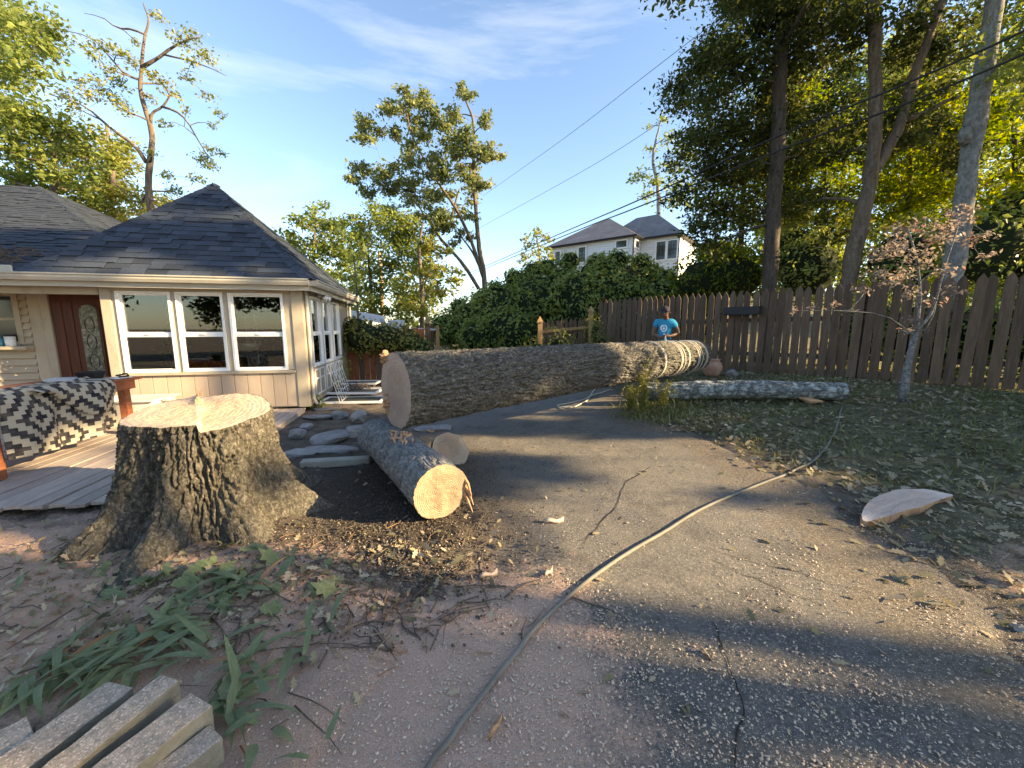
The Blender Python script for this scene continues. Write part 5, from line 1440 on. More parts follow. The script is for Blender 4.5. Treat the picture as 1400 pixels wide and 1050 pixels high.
for lb, L, mt, sd in (('sunlit yellow shrub behind the fence, below the white house', [lump(960, 385, 13.4, 1.0, .9, .9), lump(1005, 380, 13.0, 1.1, .9, .9), lump(985, 360, 13.6, .8, .7, .7)], 'leaf_lime', 303),
                      ('dark shrub between the dark oak and the leaning trunk behind the fence', [lump(1105, 370, 11.8, 1.0, .9, 1.1), lump(1090, 345, 12.4, .8, .8, .9)], 'leaf_ivy', 304),
                      ('dark green shrub behind the fence beside the pale trunk', [lump(1230, 360, 10.0, .9, .8, 1.0), lump(1355, 345, 9.2, .8, .7, 1.0)], 'leaf_ivy', 305),
                      ('low dark shrub seen through the picket gaps at the right end of the fence', [lump(1190, 450, 8.9, .9, .5, .8), lump(1260, 452, 8.3, .9, .5, .8), lump(1330, 455, 7.8, .9, .5, .8), lump(1410, 455, 7.3, .9, .5, .8), lump(1490, 460, 6.9, .9, .5, .8)], 'leaf_ivy', 307),
                      ('lime shrub at the far right above the picket tops', [lump(1395, 300, 9.8, .9, .8, .9), lump(1420, 360, 9.0, .8, .7, .8)], 'leaf_lime', 306)):
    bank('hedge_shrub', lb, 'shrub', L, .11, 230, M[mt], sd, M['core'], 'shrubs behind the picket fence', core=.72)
# weeds before the low fence
for lb, L, sd in (('scruffy green weeds at the foot of the sunlit gate post', [lump(760, 470, 10.8, .55, .4, .42), lump(735, 475, 10.9, .4, .4, .3)], 311),
                  ('leafy climbing weed in front of the gate, left of the man', [lump(812, 455, 10.9, .28, .25, .5), lump(822, 468, 10.7, .3, .25, .3)], 312)):
    bank('weed_clump', lb, 'weeds', L, .06, 420, M['leaf_shrub'], sd, M['core'], 'weeds along the fence', core=.35)
bank('vine', 'dark vine climbing the corner of the house beside the downspout', 'vine', [lump(462, 500, 9.6, .28, .3, .5), lump(452, 530, 8.6, .25, .25, .3), lump(432, 550, 7.2, .16, .16, .16)], .06, 500, M['leaf_ivy'], 313, M['core'], core=.4)

# ------------------------------------------------------------------ white house on the rise
WA, WB_ = at(866, 322, 38)[:2], at(752, 338, 43.6)[:2]
wh_e = (WA - WB_) / np.linalg.norm(WA - WB_); WL = np.linalg.norm(WA - WB_)
wang = math.atan2(wh_e[1], wh_e[0])
zf = at(866, 322, 38)[2]
white = empty('white_house', (WB_[0], WB_[1], 0), wang, 'white two storey house with grey hip roof above the ivy bank', 'house')
def wbox(name, mat, x0, x1, y0, y1, z0, z1, parent=None, **k): return MB().box(x0, x1, y0, y1, z0, z1).build(name, mat, parent or white, **k)
zb = 2.0
def clap_wall(x0, y0, x1, y1, z0, z1, name='siding'):
    """lap siding as a stepped sheet"""
    d = np.array((x1 - x0, y1 - y0)); L = np.linalg.norm(d); d /= L; n = np.array((d[1], -d[0]))
    mb = MB(); z = z0
    while z < z1:
        t = min(z + .22, z1); vs = []
        for off, zz in ((.05, z), (.0, t), (.0, z)):
            for a in (0, L): vs.append((x0 + d[0] * a + n[0] * off, y0 + d[1] * a + n[1] * off, zz))
        mb.add(vs, [(0, 1, 3, 2), (4, 5, 1, 0)]); z = t
    return tag(mb.build(name, M['white_siding'], white), kind='stuff')
DEP = 8.5
# main block 0..WL, right side steps back then a wing projects to the right
SB = 2.0           # length of the short right return
WW = 3.6           # wing width
clap_wall(0, 0, WL, 0, zb, zf)
clap_wall(WL, 0, WL, SB, zb, zf)
clap_wall(WL, SB, WL + WW, SB, zb, zf)
clap_wall(WL + WW, SB, WL + WW, DEP, zb, zf)
wbox('wall', M['white_siding'], 0.02, WL - .02, .03, DEP, zb, zf); wbox('wall', M['white_siding'], WL - .02, WL + WW - .02, SB + .03, DEP - .5, zb, zf)
def hip(x0, x1, y0, y1, z, rise, name, ov=.45):
    x0, x1, y0, y1 = x0 - ov, x1 + ov, y0 - ov, y1 + ov
    hx, hy = (x1 - x0) / 2, (y1 - y0) / 2
    if hx > hy: a, b = (x0 + hy, y0 + hy, z + rise), (x1 - hy, y0 + hy, z + rise)
    else: a, b = (x0 + hx, y0 + hx, z + rise), (x0 + hx, y1 - hx, z + rise)
    v = [(x0, y0, z), (x1, y0, z), (x1, y1, z), (x0, y1, z), a, b]
    v2 = [(p[0], p[1], z - .14) for p in v[:4]]
    f = [(0, 1, 5, 4), (1, 2, 5), (2, 3, 4, 5), (3, 0, 4)] if hx > hy else [(0, 1, 4), (1, 2, 5, 4), (2, 3, 5), (3, 0, 4, 5)]
    mb = MB().add(v + v2, f + [(0, 6, 7, 1), (1, 7, 8, 2), (2, 8, 9, 3), (3, 9, 6, 0), (9, 8, 7, 6)])
    r_ = mb.build(name, M['shingle_far'], white)
    e = MB()
    for (p, q) in ((0, 1), (1, 2), (2, 3), (3, 0)):
        e.tube([(*v[p][:2], z - .06), (*v[q][:2], z - .06)], .085, 6)
    e.build('gutter', M['black'], r_)
    return r_
hip(0, WL, 0, DEP, zf, 3.1, 'roof'); hip(WL - 4.6, WL + WW, SB, DEP - .5, zf + .01, 2.9, 'wing_roof')
def far_window(x0, x1, z0, z1, y, side=False, mull=0, bars=True):
    mb = MB(); f = .13
    B = (lambda a, b, c, d, e, g: mb.box(a, b, y - d, y - c, e, g)) if not side else (lambda a, b, c, d, e, g: mb.box(y + c, y + d, a, b, e, g))
    for a, b, e, g in ((x0 - f, x0, z0 - f, z1 + f), (x1, x1 + f, z0 - f, z1 + f), (x0, x1, z1, z1 + f), (x0, x1, z0 - f, z0)): B(a, b, .0, .13, e, g)
    w = mb.build('window', M['vinyl'], white)
    mb = MB(); B2 = (lambda a, b, c, d, e, g: mb.box(a, b, y - d, y - c, e, g)) if not side else (lambda a, b, c, d, e, g: mb.box(y + c, y + d, a, b, e, g))
    B2(x0, x1, .055, .07, z0, z1); mb.build('pane', M['far_glass'], w)
    if bars:
        mb = MB(); B3 = (lambda a, b, c, d, e, g: mb.box(a, b, y - d, y - c, e, g)) if not side else (lambda a, b, c, d, e, g: mb.box(y + c, y + d, a, b, e, g))
        zm = (z0 + z1) / 2
        B3(x0, x1, .075, .10, zm - .03, zm + .03)
        for q in range(1, mull + 1):
            xm = x0 + (x1 - x0) * q / (mull + 1); B3(xm - .015, xm + .015, .075, .09, z0, zm - .03); B3(xm - .015, xm + .015, .075, .09, zm + .03, z1)
        for zz in ((z0 + zm) / 2, (zm + z1) / 2): B3(x0, x1, .092, .098, zz - .012, zz + .012)
        mb.build('glazing_bars', M['black'], w)
def wx(px, y=0.0):
    """local x on the wall plane seen at that picture column"""
    d = ray(px, 340); best = None
    for x in np.linspace(-2, WL + WW + 2, 800):
        X = WB_[0] + x * math.cos(wang) - y * math.sin(wang); Y = WB_[1] + x * math.sin(wang) + y * math.cos(wang)
        e = abs(X / Y - d[0] / d[1])
        if best is None or e < best[0]: best = (e, x)
    return best[1]
for pa, pb, z0, z1, b in ((760, 766.5, -1.95, -.55, True), (792, 801, -1.9, -.45, True), (843, 857, -.95, -.35, False)):
    far_window(wx(pa), wx(pb), zf + z0, zf + z1, 0.0, False, 1, b)
far_window(.35, 1.35, zf - .95, zf - .35, WL, True, 1, False)
for pa, pb in ((898, 910), (913.5, 926)): far_window(wx(pa, SB), wx(pb, SB), zf - 2.15, zf - .5, SB, False, 2)
for x, y in ((WL + .06, -.06), (WL + WW + .06, SB - .06)):
    MB().tube([(x, y, zf - .1), (x, y, zb)], .06, 6).build('downspout', M['black'], white)
for lo in (4.6,): 
    MB().box(-.02, WL + .03, -.08, -.055, zf - .24, zf - .145).build('frieze_board', M['vinyl'], white)

# ------------------------------------------------------------------ utility pole and wires
p = at(519, 344, 34)
pole = empty('utility_pole', (p[0], p[1], 0), 0, 'bare brown utility pole standing among the trees', 'pole')
MB().tube([(0, 0, 0), (0, 0, p[2] * .5), (0, 0, p[2])], [.20, .18, .15], 10).build('shaft', M['pole'], pole, sm=True)
MB().box(-.08, .08, -.30, -.18, p[2] - 1.2, p[2] - .6).build('bracket', M['metal'], pole)
def wire(pts, r, label):
    P_ = spline([at(a, b, Y) for a, b, Y in pts], 60)
    return tag(MB().tube(P_, r, 6).build('power_line', M['wire'], sm=True), label, 'power line', 'overhead power lines')
wire([(1600, -62, 6.2), (1400, 42, 7.0), (1230, 118, 8.0), (1060, 188, 9.4), (870, 275, 13.5), (760, 322, 21), (640, 374, 45)], .020, 'upper one of the two thick black power lines crossing the right trees')
wire([(1600, -18, 6.2), (1400, 74, 7.0), (1230, 145, 8.0), (1060, 208, 9.4), (870, 284, 13.5), (760, 327, 21), (640, 377, 45)], .020, 'lower one of the two thick black power lines crossing the right trees')
wire([(1120, -70, 14), (965, 40, 19), (880, 105, 24), (770, 190, 32), (660, 268, 50)], .014, 'upper one of the two thin wires slanting across the open sky')
wire([(1240, -10, 13), (1085, 62, 16), (930, 150, 22), (800, 232, 32), (655, 312, 50)], .014, 'lower one of the two thin wires slanting across the open sky')
wire([(519, 350, 33.8), (560, 372, 34), (610, 392, 40)], .02, 'short sagging wire running right from the utility pole')
wire([(519, 378, 33.8), (545, 398, 36), (580, 408, 42)], .02, 'second sagging wire low beside the utility pole')

# ------------------------------------------------------------------ bucket truck behind the house
b0, b1 = at(462, 428, 17.0), at(532, 441, 16.4)
truck = empty('bucket_truck', (b0[0] - 4.5, b0[1], 0), 0, 'white bucket truck boom reaching out from behind the house', 'truck')
TB = np.array(truck.location)
def beam(p, q, h0, h1, wd, name, mat):
    p, q = np.array(p) - TB, np.array(q) - TB
    d = (q - p) / np.linalg.norm(q - p); up = np.array((-d[2], 0, d[0])) / math.hypot(d[0], d[2]); sd = np.cross(d, up)
    vs = [c + up * h * s + sd * wd * w for c, h in ((p, h0), (q, h1)) for s in (-1, 1) for w in (-1, 1)]
    return MB().add(vs, [(0, 2, 3, 1), (4, 5, 7, 6), (0, 1, 5, 4), (2, 6, 7, 3), (0, 4, 6, 2), (1, 3, 7, 5)]).build(name, mat, truck, bevel=.015)
bs = b0 - (b1 - b0) * 1.15
upper = beam(bs, at(524, 437, 16.45), .20, .15, .11, 'upper_boom', M['boom_white'])
beam(bs + np.array((-.2, 0, -.35)), at(478, 448, 17.0) , .14, .12, .10, 'lower_boom', M['boom_white'])
MB().tube(np.array([at(522, 436, 16.4), at(527, 444, 16.35), at(533, 442, 16.3)]) - TB, [.09, .08, .07], 8).build('boom_knuckle', M['metal'], truck, sm=True)
bk = at(542, 445, 16.3) - TB
mb = MB(); 
for (w0, z0), (w1, z1) in (((.24, -.22), (.28, .22)),):
    vs = [(bk[0] + sx_ * w, bk[1] + sy_ * w, bk[2] + z) for w, z in ((w0, z0), (w1, z1)) for sx_, sy_ in ((-1, -1), (1, -1), (1, 1), (-1, 1))]
    vs += [(bk[0] + sx_ * .25, bk[1] + sy_ * .25, bk[2] + .22) for sx_, sy_ in ((-1, -1), (1, -1), (1, 1), (-1, 1))] + [(bk[0] + sx_ * .21, bk[1] + sy_ * .21, bk[2] - .2) for sx_, sy_ in ((-1, -1), (1, -1), (1, 1), (-1, 1))]
    mb.add(vs, [(3, 2, 1, 0)] + [(q, (q + 1) % 4, (q + 1) % 4 + 4, q + 4) for q in range(4)] + [(q + 4, (q + 1) % 4 + 4, (q + 1) % 4 + 8, q + 8) for q in range(4)] + [(q + 8, (q + 1) % 4 + 8, (q + 1) % 4 + 12, q + 12) for q in range(4)] + [(12, 13, 14, 15)])
bkt = mb.build('bucket', M['boom_white'], truck, bevel=.012)
# dark lettering strokes along the boom
for q in range(9):
    c = at(494 + q * 2.5, 432.5 + q * .46, 16.6) - TB
    if q in (2, 5): continue
    MB().box(c[0] - .022, c[0] + .022, -.125 + c[1] * 0 + (bs[1] + (b1[1] - bs[1]) * .75 - TB[1]) - .0, -.118 + (bs[1] + (b1[1] - bs[1]) * .75 - TB[1]), c[2] - .03, c[2] + .03).build('lettering', M['wire'], upper)
# truck body hidden behind the house
z0 = float(terr(TB[0], TB[1]))
MB().box(-2.2, 2.4, -1.0, 1.0, z0 + .6, z0 + 1.5).build('service_body', M['boom_white'], truck, bevel=.05)
MB().prism([(-4.2, z0 + .6), (-2.3, z0 + .6), (-2.3, z0 + 2.4), (-3.2, z0 + 2.4), (-3.7, z0 + 1.6), (-4.2, z0 + 1.5)], -1.0, 1.0).build('cab', M['boom_white'], truck, bevel=.05)
MB().box(-.3, .3, -.3, .3, z0 + 1.5, z0 + 2.2).build('turret', M['metal'], truck)
MB().tube([(0, 0, z0 + 2.2), tuple(bs + np.array((-.2, 0, -.35)) - TB)], .14, 8).build('boom_mast', M['boom_white'], truck)
for x in (-3.3, 1.3):
    for y in (-.95, .95):
        MB().lathe([(.0, -.12), (.25, -.12), (.45, -.1), (.47, 0), (.45, .1), (.25, .12), (0, .12)], 20).build('wheel', M['black'], truck, sm=True, loc=(x, y, z0 + .47), rot=(R(90), 0, 0))

# ------------------------------------------------------------------ small things along the fence
f_d = (np.array(FB) - np.array(FA)) / np.linalg.norm(np.array(FB) - np.array(FA)); f_n = np.array((f_d[1], -f_d[0]))
if f_n[1] > 0: f_n = -f_n
p = at(1013, 425, 8.75)
box = empty('fence_planter', p, math.atan2(f_d[1], f_d[0]), 'empty black planter box hung on the picket fence', 'planter')
mb = MB().box(-.36, .36, -.14, .0, -.09, -.075).box(-.36, .36, -.14, -.128, -.075, .09).box(-.36, .36, -.012, .0, -.075, .09).box(-.36, -.348, -.128, -.012, -.075, .09).box(.348, .36, -.128, -.012, -.075, .09)
mb.build('trough', M['black'], box, bevel=.008)
MB().box(-.38, .38, -.155, -.142, .06, .10).build('rim', M['black'], box)
p = G(973, 514); 
pot = empty('clay_jar', p, 0, 'round terracotta jar standing by the fence at the trunk tip', 'pot')
MB().lathe([(0, 0), (.13, 0), (.155, .04), (.20, .16), (.205, .22), (.17, .30), (.135, .33), (.155, .36), (.16, .375), (.125, .375), (.12, .33), (.15, .28), (.17, .2), (.1, .05), (0, .05)], 28).build('jar_body', M['terracotta'], pot, sm=True)
MB().tube([(.135, 0, .36), (.2, 0, .385), (.25, 0, .37)], .012, 6).build('stick', M['twig'], pot)

def rock_mesh(sx, sy, sz, seed, n=3, rough=.28, flat=.0):
    bm = bmesh.new(); bmesh.ops.create_icosphere(bm, subdivisions=n, radius=1)
    V = np.array([v.co[:] for v in bm.verts])
    rk = np.random.default_rng(seed)
    q = V * (1 + rough * fbm(V[:, 0] * 1.3, V[:, 1] * 1.3, V[:, 2] * 1.3, 3, seed) )[:, None]
    for _ in range(24):
        nn = rk.normal(size=3); nn /= np.linalg.norm(nn); ex = np.clip(q @ nn - rk.uniform(.55, .88), 0, None); q = q - ex[:, None] * nn * .92
    q = np.sign(q) * np.abs(q) ** (1 - .35 * flat)
    q = q * np.array((sx, sy, sz)) + .01 * np.stack([fbm(V[:, 0] * 6, V[:, 1] * 6, V[:, 2] * 6, 2, seed + k) for k in range(3)], 1)
    if flat: q[:, 2] = np.clip(q[:, 2], -sz * .7, sz * .72 + .004 * fbm(V[:, 0] * 5, V[:, 1] * 5, 0, 2, seed))
    for v, c in zip(bm.verts, q): v.co = c
    me = bpy.data.meshes.new('stone'); bm.to_mesh(me); bm.free()
    me.materials.append(M['stone'])
    return me
def stone(px, py, sx, sy, sz, seed, label, flat=0.0, rz=0.0, tilt=(0, 0), dz=0.0, group='stones beside the deck', name='stone', n=3):
    p = G(px, py)
    o = inst(name, rock_mesh(sx, sy, sz, seed, n, .2 if flat else .28, flat), None, (p[0], p[1], float(top_z(p[0], p[1])) + sz * .55 + dz), (tilt[0], tilt[1], rz))
    return tag(o, label, 'stone', group)
stone(463, 571, .19, .14, .12, 1, 'smooth rounded grey boulder, largest round stone beside the deck')
stone(492, 578, .17, .15, .15, 2, 'grey boulder half hidden by the butt of the long trunk')
stone(488, 596, .22, .14, .11, 3, 'tilted grey stone touching the far end of the short log', .3, .3)
stone(450, 604, .30, .17, .07, 4, 'long pale flagstone lying slanted in the middle of the stone heap', .8, .45, (R(6), R(-5)))
stone(407, 598, .15, .13, .10, 5, 'chunky jagged stone next to the stump root', .4, .2)
stone(418, 586, .12, .10, .07, 6, 'small stone behind the jagged one at the deck edge', .4)
stone(446, 560, .30, .12, .035, 7, 'thin flat flagstone nearest the house corner', .9, .15)
stone(437, 572, .28, .14, .04, 8, 'flat flagstone just in front of the thin one by the house corner', .9, .1)
stone(455, 618, .36, .16, .045, 9, 'broad flat stepping stone at the front of the stone heap', .95, .12)
stone(412, 622, .22, .16, .045, 10, 'dusty flat stone tucked against the right side of the stump', .9, -.1)
stone(680, 480, .9, .5, .42, 11, 'low grey boulder far behind the trunk before the ivy', .2, 0, group='far stones')
stone(655, 483, .5, .4, .25, 12, 'smaller grey boulder left of the low boulder before the ivy', .2, 0, group='far stones')
stone(1000, 514, .16, .14, .13, 13, 'grey rock beside the terracotta jar at the fence', 0, 0, group='fence stones')
stone(595, 588, .30, .16, .03, 14, 'flat slate under the long trunk near its butt', .9, .2, group='far stones')
stone(1392, 858, .035, .03, .025, 15, 'small green brown pebble at the right edge near the chips', 0, 0, group='fence stones', n=2)
# long edging stone behind the flags
p = G(452, 640)
eb = MB().box(-.36, .36, -.06, .06, 0, .085).build('edging_block', M['paver'], bevel=.012, loc=(p[0] + .02, p[1] + .10, p[2] - .01), rot=(0, 0, R(10)))
tag(eb, 'long straight edging block in front of the stone heap', 'block')

# pavers stacked at the lower left corner
m = new_mat('dusty_paver')
wp = world_pos(m)
oc = coords(m)
pn = noise(m, oc, 7, 6, .65); pf = noise(m, oc, 60, 4, .7); pg = noise(m, oc, 220, 2, .8)
pc = ramp(m, pn, [(.3, (.17, .155, .115)), (.5, (.26, .24, .185)), (.72, (.36, .33, .26))])
upz = nd(m, 'ShaderNodeSeparateXYZ', Vector=nd(m, 'ShaderNodeNewGeometry').outputs['True Normal']).outputs[2]
vo_ = nd(m, 'ShaderNodeTexVoronoi', Vector=oc, Scale=110.0); fl_ = mathn(m, 'MULTIPLY', mathn(m, 'LESS_THAN', vo_.outputs['Distance'], .36), mathn(m, 'LESS_THAN', nd(m, 'ShaderNodeSeparateColor', Color=vo_.outputs['Color']).outputs[0], .35))
cov = mathn(m, 'MULTIPLY', ramp(m, upz, [(.6, 0.0), (.9, 1.0)]), ramp(m, mathn(m, 'ADD', mathn(m, 'MULTIPLY', pf, .7), mathn(m, 'MULTIPLY', pn, .3)), [(.36, 0.0), (.56, .9)]))
pc = mixc(m, cov, pc, ramp(m, pg, [(.35, (.40, .27, .19)), (.65, (.74, .58, .45))]))
pc = mixc(m, mathn(m, 'MULTIPLY', fl_, ramp(m, upz, [(.6, 0.0), (.9, 1.0)])), pc, (.74, .60, .48))
M['paver_dusty'] = out(m, bsdf(m, pc, .95, mathn(m, 'ADD', pf, pg), .7, .01, .15))
def paver(c, rz, l, w, h, z, label, tilt=(0, 0)):
    mb = MB(); n = 10; vs = []
    r_ = np.random.default_rng(int(abs(c[0] * 1000)))
    for q in range(n + 1):
        x = -l / 2 + l * q / n
        for yy, zz in ((-w / 2, 0), (w / 2, 0), (w / 2, h), (-w / 2, h)):
            vs.append((x + r_.normal() * .001, yy + r_.normal() * .0012, zz + r_.normal() * .001))
    f = [(q * 4 + a, q * 4 + (a + 1) % 4, (q + 1) * 4 + (a + 1) % 4, (q + 1) * 4 + a) for q in range(n) for a in range(4)]
    f = [t[::-1] for t in f] + [(0, 1, 2, 3), (n * 4 + 3, n * 4 + 2, n * 4 + 1, n * 4)]
    o = mb.add(vs, f).build('paver', M['paver_dusty'], bevel=.004, loc=(c[0], c[1], z), rot=(tilt[0], tilt[1], rz))
    return tag(o, label, 'paver', 'edging stones in the corner')
# top faces of the corner stones sit about 0.22 m up
def onz(px, py, z):
    d = ray(px, py); s = (z - CAM_H) / d[2]; return np.array((d[0] * s, d[1] * s, z))
for (a, b), (c, d_), w, h, zt, lb in (((150, 945), (10, 1050), .13, .10, .17, 'grey edging stone slanting out of the lower left corner, second from the left'),
                                     ((222, 935), (60, 1062), .095, .12, .20, 'pale narrow edging stone, third from the left in the corner'),
                                     ((262, 965), (110, 1085), .125, .12, .20, 'thick chip dusted edging stone, fourth from the left in the corner'),
                                     ((280, 1010), (180, 1090), .09, .14, .155, 'lowest mossy edging stone at the right of the corner row'),
                                     ((25, 1003), (-60, 1050), .14, .09, .15, 'short edging stone cut off by the left corner of the picture')):
    p, q = onz(a, b, zt), onz(c, d_, zt)
    m_ = (p + q) / 2; L = np.linalg.norm(q - p)
    paver(m_, math.atan2(p[1] - q[1], p[0] - q[0]), L + .06, w, h, zt - h, lb, (0, R(random.uniform(-2, 2))))
for q, (px, py) in enumerate(((120, 1010), (40, 1040), (200, 1040))):
    pass
base_z = 0.0

# ------------------------------------------------------------------ things on the deck
TQ, TW, TLn = hw(-1.05, 0, 0), .92, 1.95
tp = np.array((-4.92, 4.35)); tang = HA
table = empty('picnic_table', (tp[0], tp[1], DZ), tang, 'redwood table on the deck under the patterned rug', 'table')
TZ = .755
for q in range(7):
    MB().box(-TW + q * .133, -TW + q * .133 + .128, -1.05, .95, TZ - .035, TZ).build('top_plank', M['redwood'], table, bevel=.004)
for y in (-1.0, .80): MB().box(-TW + .03, -.02, y, y + .04, TZ - .145, TZ - .037).build('apron', M['redwood'], table)
MB().box(-.05, -.012, -.955, .795, TZ - .145, TZ - .037).build('side_apron', M['redwood'], table, bevel=.004)
for x in (-TW + .05, -.145):
    for y in (-.95, .70): MB().box(x, x + .09, y, y + .09, 0, TZ - .037).build('leg', M['redwood'], table, bevel=.005)
# rug: over the table top and down its right side
nu, nv = 150, 120
U, Vv = np.meshgrid(np.linspace(0, 1, nu), np.linspace(0, 1, nv), indexing='ij')   # U along the table, V across from left edge to hem
ylen = 1.28
yy = -.90 + ylen * U
s = Vv * (.62 + .60)                                  # metres from the inner edge
hem = .60 + .03 * np.sin(U * 9) - .05 * U
over = s - .62
x = np.where(over < 0, -.62 + s, 0.0)
zz = np.full_like(x, TZ + .012)
bend = .03
h = np.clip(over, 0, None)
fold = (.035 * np.sin(yy * 9 + 1.2) + .05 * np.exp(-((yy - .02) / .07) ** 2) + .02 * np.sin(yy * 23)) * smooth(h / .3)
x = np.where(over < 0, x, .012 + .02 * smooth(h / .06) + fold + .03 * h)
zz = np.where(over < 0, zz, TZ + .012 - h * (1 - .03 * np.sin(yy * 5)))
zz += .012 * np.abs(fbm(x * 4 + yy * 3, yy * 5, 0, 3, 9)) * (over < 0) 
wr = np.exp(-((Vv - .40 - .1 * np.sin(U * 4)) / .05) ** 2) * .05 * (over < 0.02) * smooth((U - .02) / .1)
zz += wr
yy = yy + .03 * smooth(h / .5) * np.sin(U * 7)
i = np.arange(U.size).reshape(U.shape)
F = np.stack([i[:-1, :-1], i[1:, :-1], i[1:, 1:], i[:-1, 1:]], -1).reshape(-1, 4)
me = mesh_np('patterned_rug', np.stack([x, yy, zz], -1).reshape(-1, 3), F, M['rug'], True)
attr3(me, 'weave', np.stack([(U * ylen) / .040, s / .040, U * 0], -1).reshape(-1, 3))
rug = bpy.data.objects.new('patterned_rug', me); link(rug)
rug.location = table.location; rug.rotation_euler = table.rotation_euler
sd_ = rug.modifiers.new('thick', 'SOLIDIFY'); sd_.thickness = .008; sd_.offset = 1
tag(rug, 'black and cream rug with stepped diamonds draped over the table', 'rug')
# folded corner flap lying on the hanging side
nu, nv = 50, 50
U, Vv = np.meshgrid(np.linspace(0, 1, nu), np.linspace(0, 1, nv), indexing='ij')
yy = -.62 + .98 * U
drop = (.02 + .34 * smooth((U - .08) / .55) * (1 - smooth((U - .86) / .16) * .55))
h = Vv * drop
x = .062 + .028 * np.sin(yy * 8 + 1) + .035 * np.sin(Vv * math.pi * .9) + .05 * np.exp(-((yy - .02) / .07) ** 2) * smooth(h / .3)
zz = TZ + .035 - h
inn = Vv < .12
x = np.where(inn, x - (.12 - Vv) * 1.8, x); zz = np.where(inn, TZ + .045 - drop * .12 * .3, zz)
me = mesh_np('rug_fold', np.stack([x, yy, zz], -1).reshape(-1, 3), np.stack([(q := np.arange(U.size).reshape(U.shape))[:-1, :-1], q[1:, :-1], q[1:, 1:], q[:-1, 1:]], -1).reshape(-1, 4), M['rug'], True)
attr3(me, 'weave', np.stack([(U * .98) / .040 + 3, h / .040 + 5, U * 0], -1).reshape(-1, 3))
fl = bpy.data.objects.new('folded_corner', me); link(fl, rug)
sd_ = fl.modifiers.new('thick', 'SOLIDIFY'); sd_.thickness = .008
def on_table(x, y): 
    return np.array((tp[0] + x * math.cos(tang) - y * math.sin(tang), tp[1] + x * math.sin(tang) + y * math.cos(tang), DZ + TZ))
p = on_table(-.33, .60)
o = empty('black_bowl', p, tang, 'black square bowl standing on the table edge', 'bowl')
MB().add([(a * w, b * w, z) for w, z in ((.07, 0), (.105, .11), (.095, .11), (.062, .012)) for a, b in ((-1, -1), (1, -1), (1, 1), (-1, 1))],
         [(3, 2, 1, 0)] + [(l * 4 + q, l * 4 + (q + 1) % 4, l * 4 + (q + 1) % 4 + 4, l * 4 + q + 4) for l in range(3) for q in range(4)] + [(12, 13, 14, 15)]).build('bowl_body', M['black'], o, bevel=.008)
for q, (x, y, w, l, rz, lb) in enumerate(((-.62, .62, .30, .22, .2, 'grey wooden board lying behind the black bowl on the table'), (-.13, .74, .16, .22, -.3, 'white paper lying at the far end of the table'))):
    o = MB().box(-w / 2, w / 2, -l / 2, l / 2, 0, .03 if not q else .012).build('board' if not q else 'paper', M['metal'] if not q else M['paper'], bevel=.003, loc=on_table(x, y) + np.array((0, 0, .002)), rot=(0, 0, tang + rz))
    tag(o, lb, 'board' if not q else 'paper')
o = tag(MB().tube([on_table(-.2, .8) + np.array((0, 0, .03)), on_table(-.1, .84) + np.array((0, 0, .05)), on_table(-.03, .76) + np.array((0, 0, .03)), on_table(-.1, .7) + np.array((0, 0, .02))], .012, 6).build('strap', M['black'], sm=True), 'black strap coiled on the white paper at the table end', 'strap')
# storage tub behind the table
p = hw(-2.2, -.72, DZ); tub = empty('storage_tub', p, HA, 'pale plastic storage tub standing under the sunroom windows', 'tub')
def tub_ring(w, l, z): return [(a * w, b * l, z) for a, b in ((-1, -1), (1, -1), (1, 1), (-1, 1))]
vs = tub_ring(.36, .24, 0) + tub_ring(.41, .28, .36) + tub_ring(.45, .32, .36) + tub_ring(.45, .32, .385) + tub_ring(.40, .27, .385) + tub_ring(.35, .23, .02)
MB().add(vs, [(3, 2, 1, 0)] + [(l * 4 + q, l * 4 + (q + 1) % 4, l * 4 + (q + 1) % 4 + 4, l * 4 + q + 4) for l in range(5) for q in range(4)] + [(20, 21, 22, 23)]).build('tub_body', M['tub'], tub, bevel=.02)
for s_ in (-1, 1): MB().box(s_ * .45 - .03, s_ * .45 + .03, -.09, .09, .33, .40).build('handle', M['wicker'], tub, bevel=.01)
# flower pots behind the table at the left
for q, (x, y, r_, hgt, lb) in enumerate(((-4.62, -.62, .15, .22, 'orange flower pot with dry plant at the left edge behind the table'), (-4.25, -.45, .14, .26, 'grey stone planter with twiggy plant behind the table'))):
    p = hw(x, y, DZ); o = empty('flower_pot', p + np.array((0, 0, .0)), 0, lb, 'flower pot', 'pots on the deck')
    MB().box(-.18, .18, -.16, .16, 0, .48).build('stand', M['stone'], o, bevel=.01)
    MB().lathe([(0, .49), (r_ * .7, .49), (r_, .48 + hgt * .85), (r_ * 1.1, .48 + hgt * .87), (r_ * 1.1, .48 + hgt), (r_ * .9, .48 + hgt), (r_ * .85, .48 + hgt * .8), (0, .48 + hgt * .8)], 20).build('pot', M['terracotta'] if not q else M['stone'], o, sm=True)
    rr_ = np.random.default_rng(q); n = 320
    P_ = rr_.normal(size=(n, 3)) * np.array((.15, .15, .09)) + np.array((0, 0, .48 + hgt + .09))
    scatter('plant', P_, rr_.uniform(.02, .045, n), M['leaf_shrub'] if not q else M['leaf_red'], o)
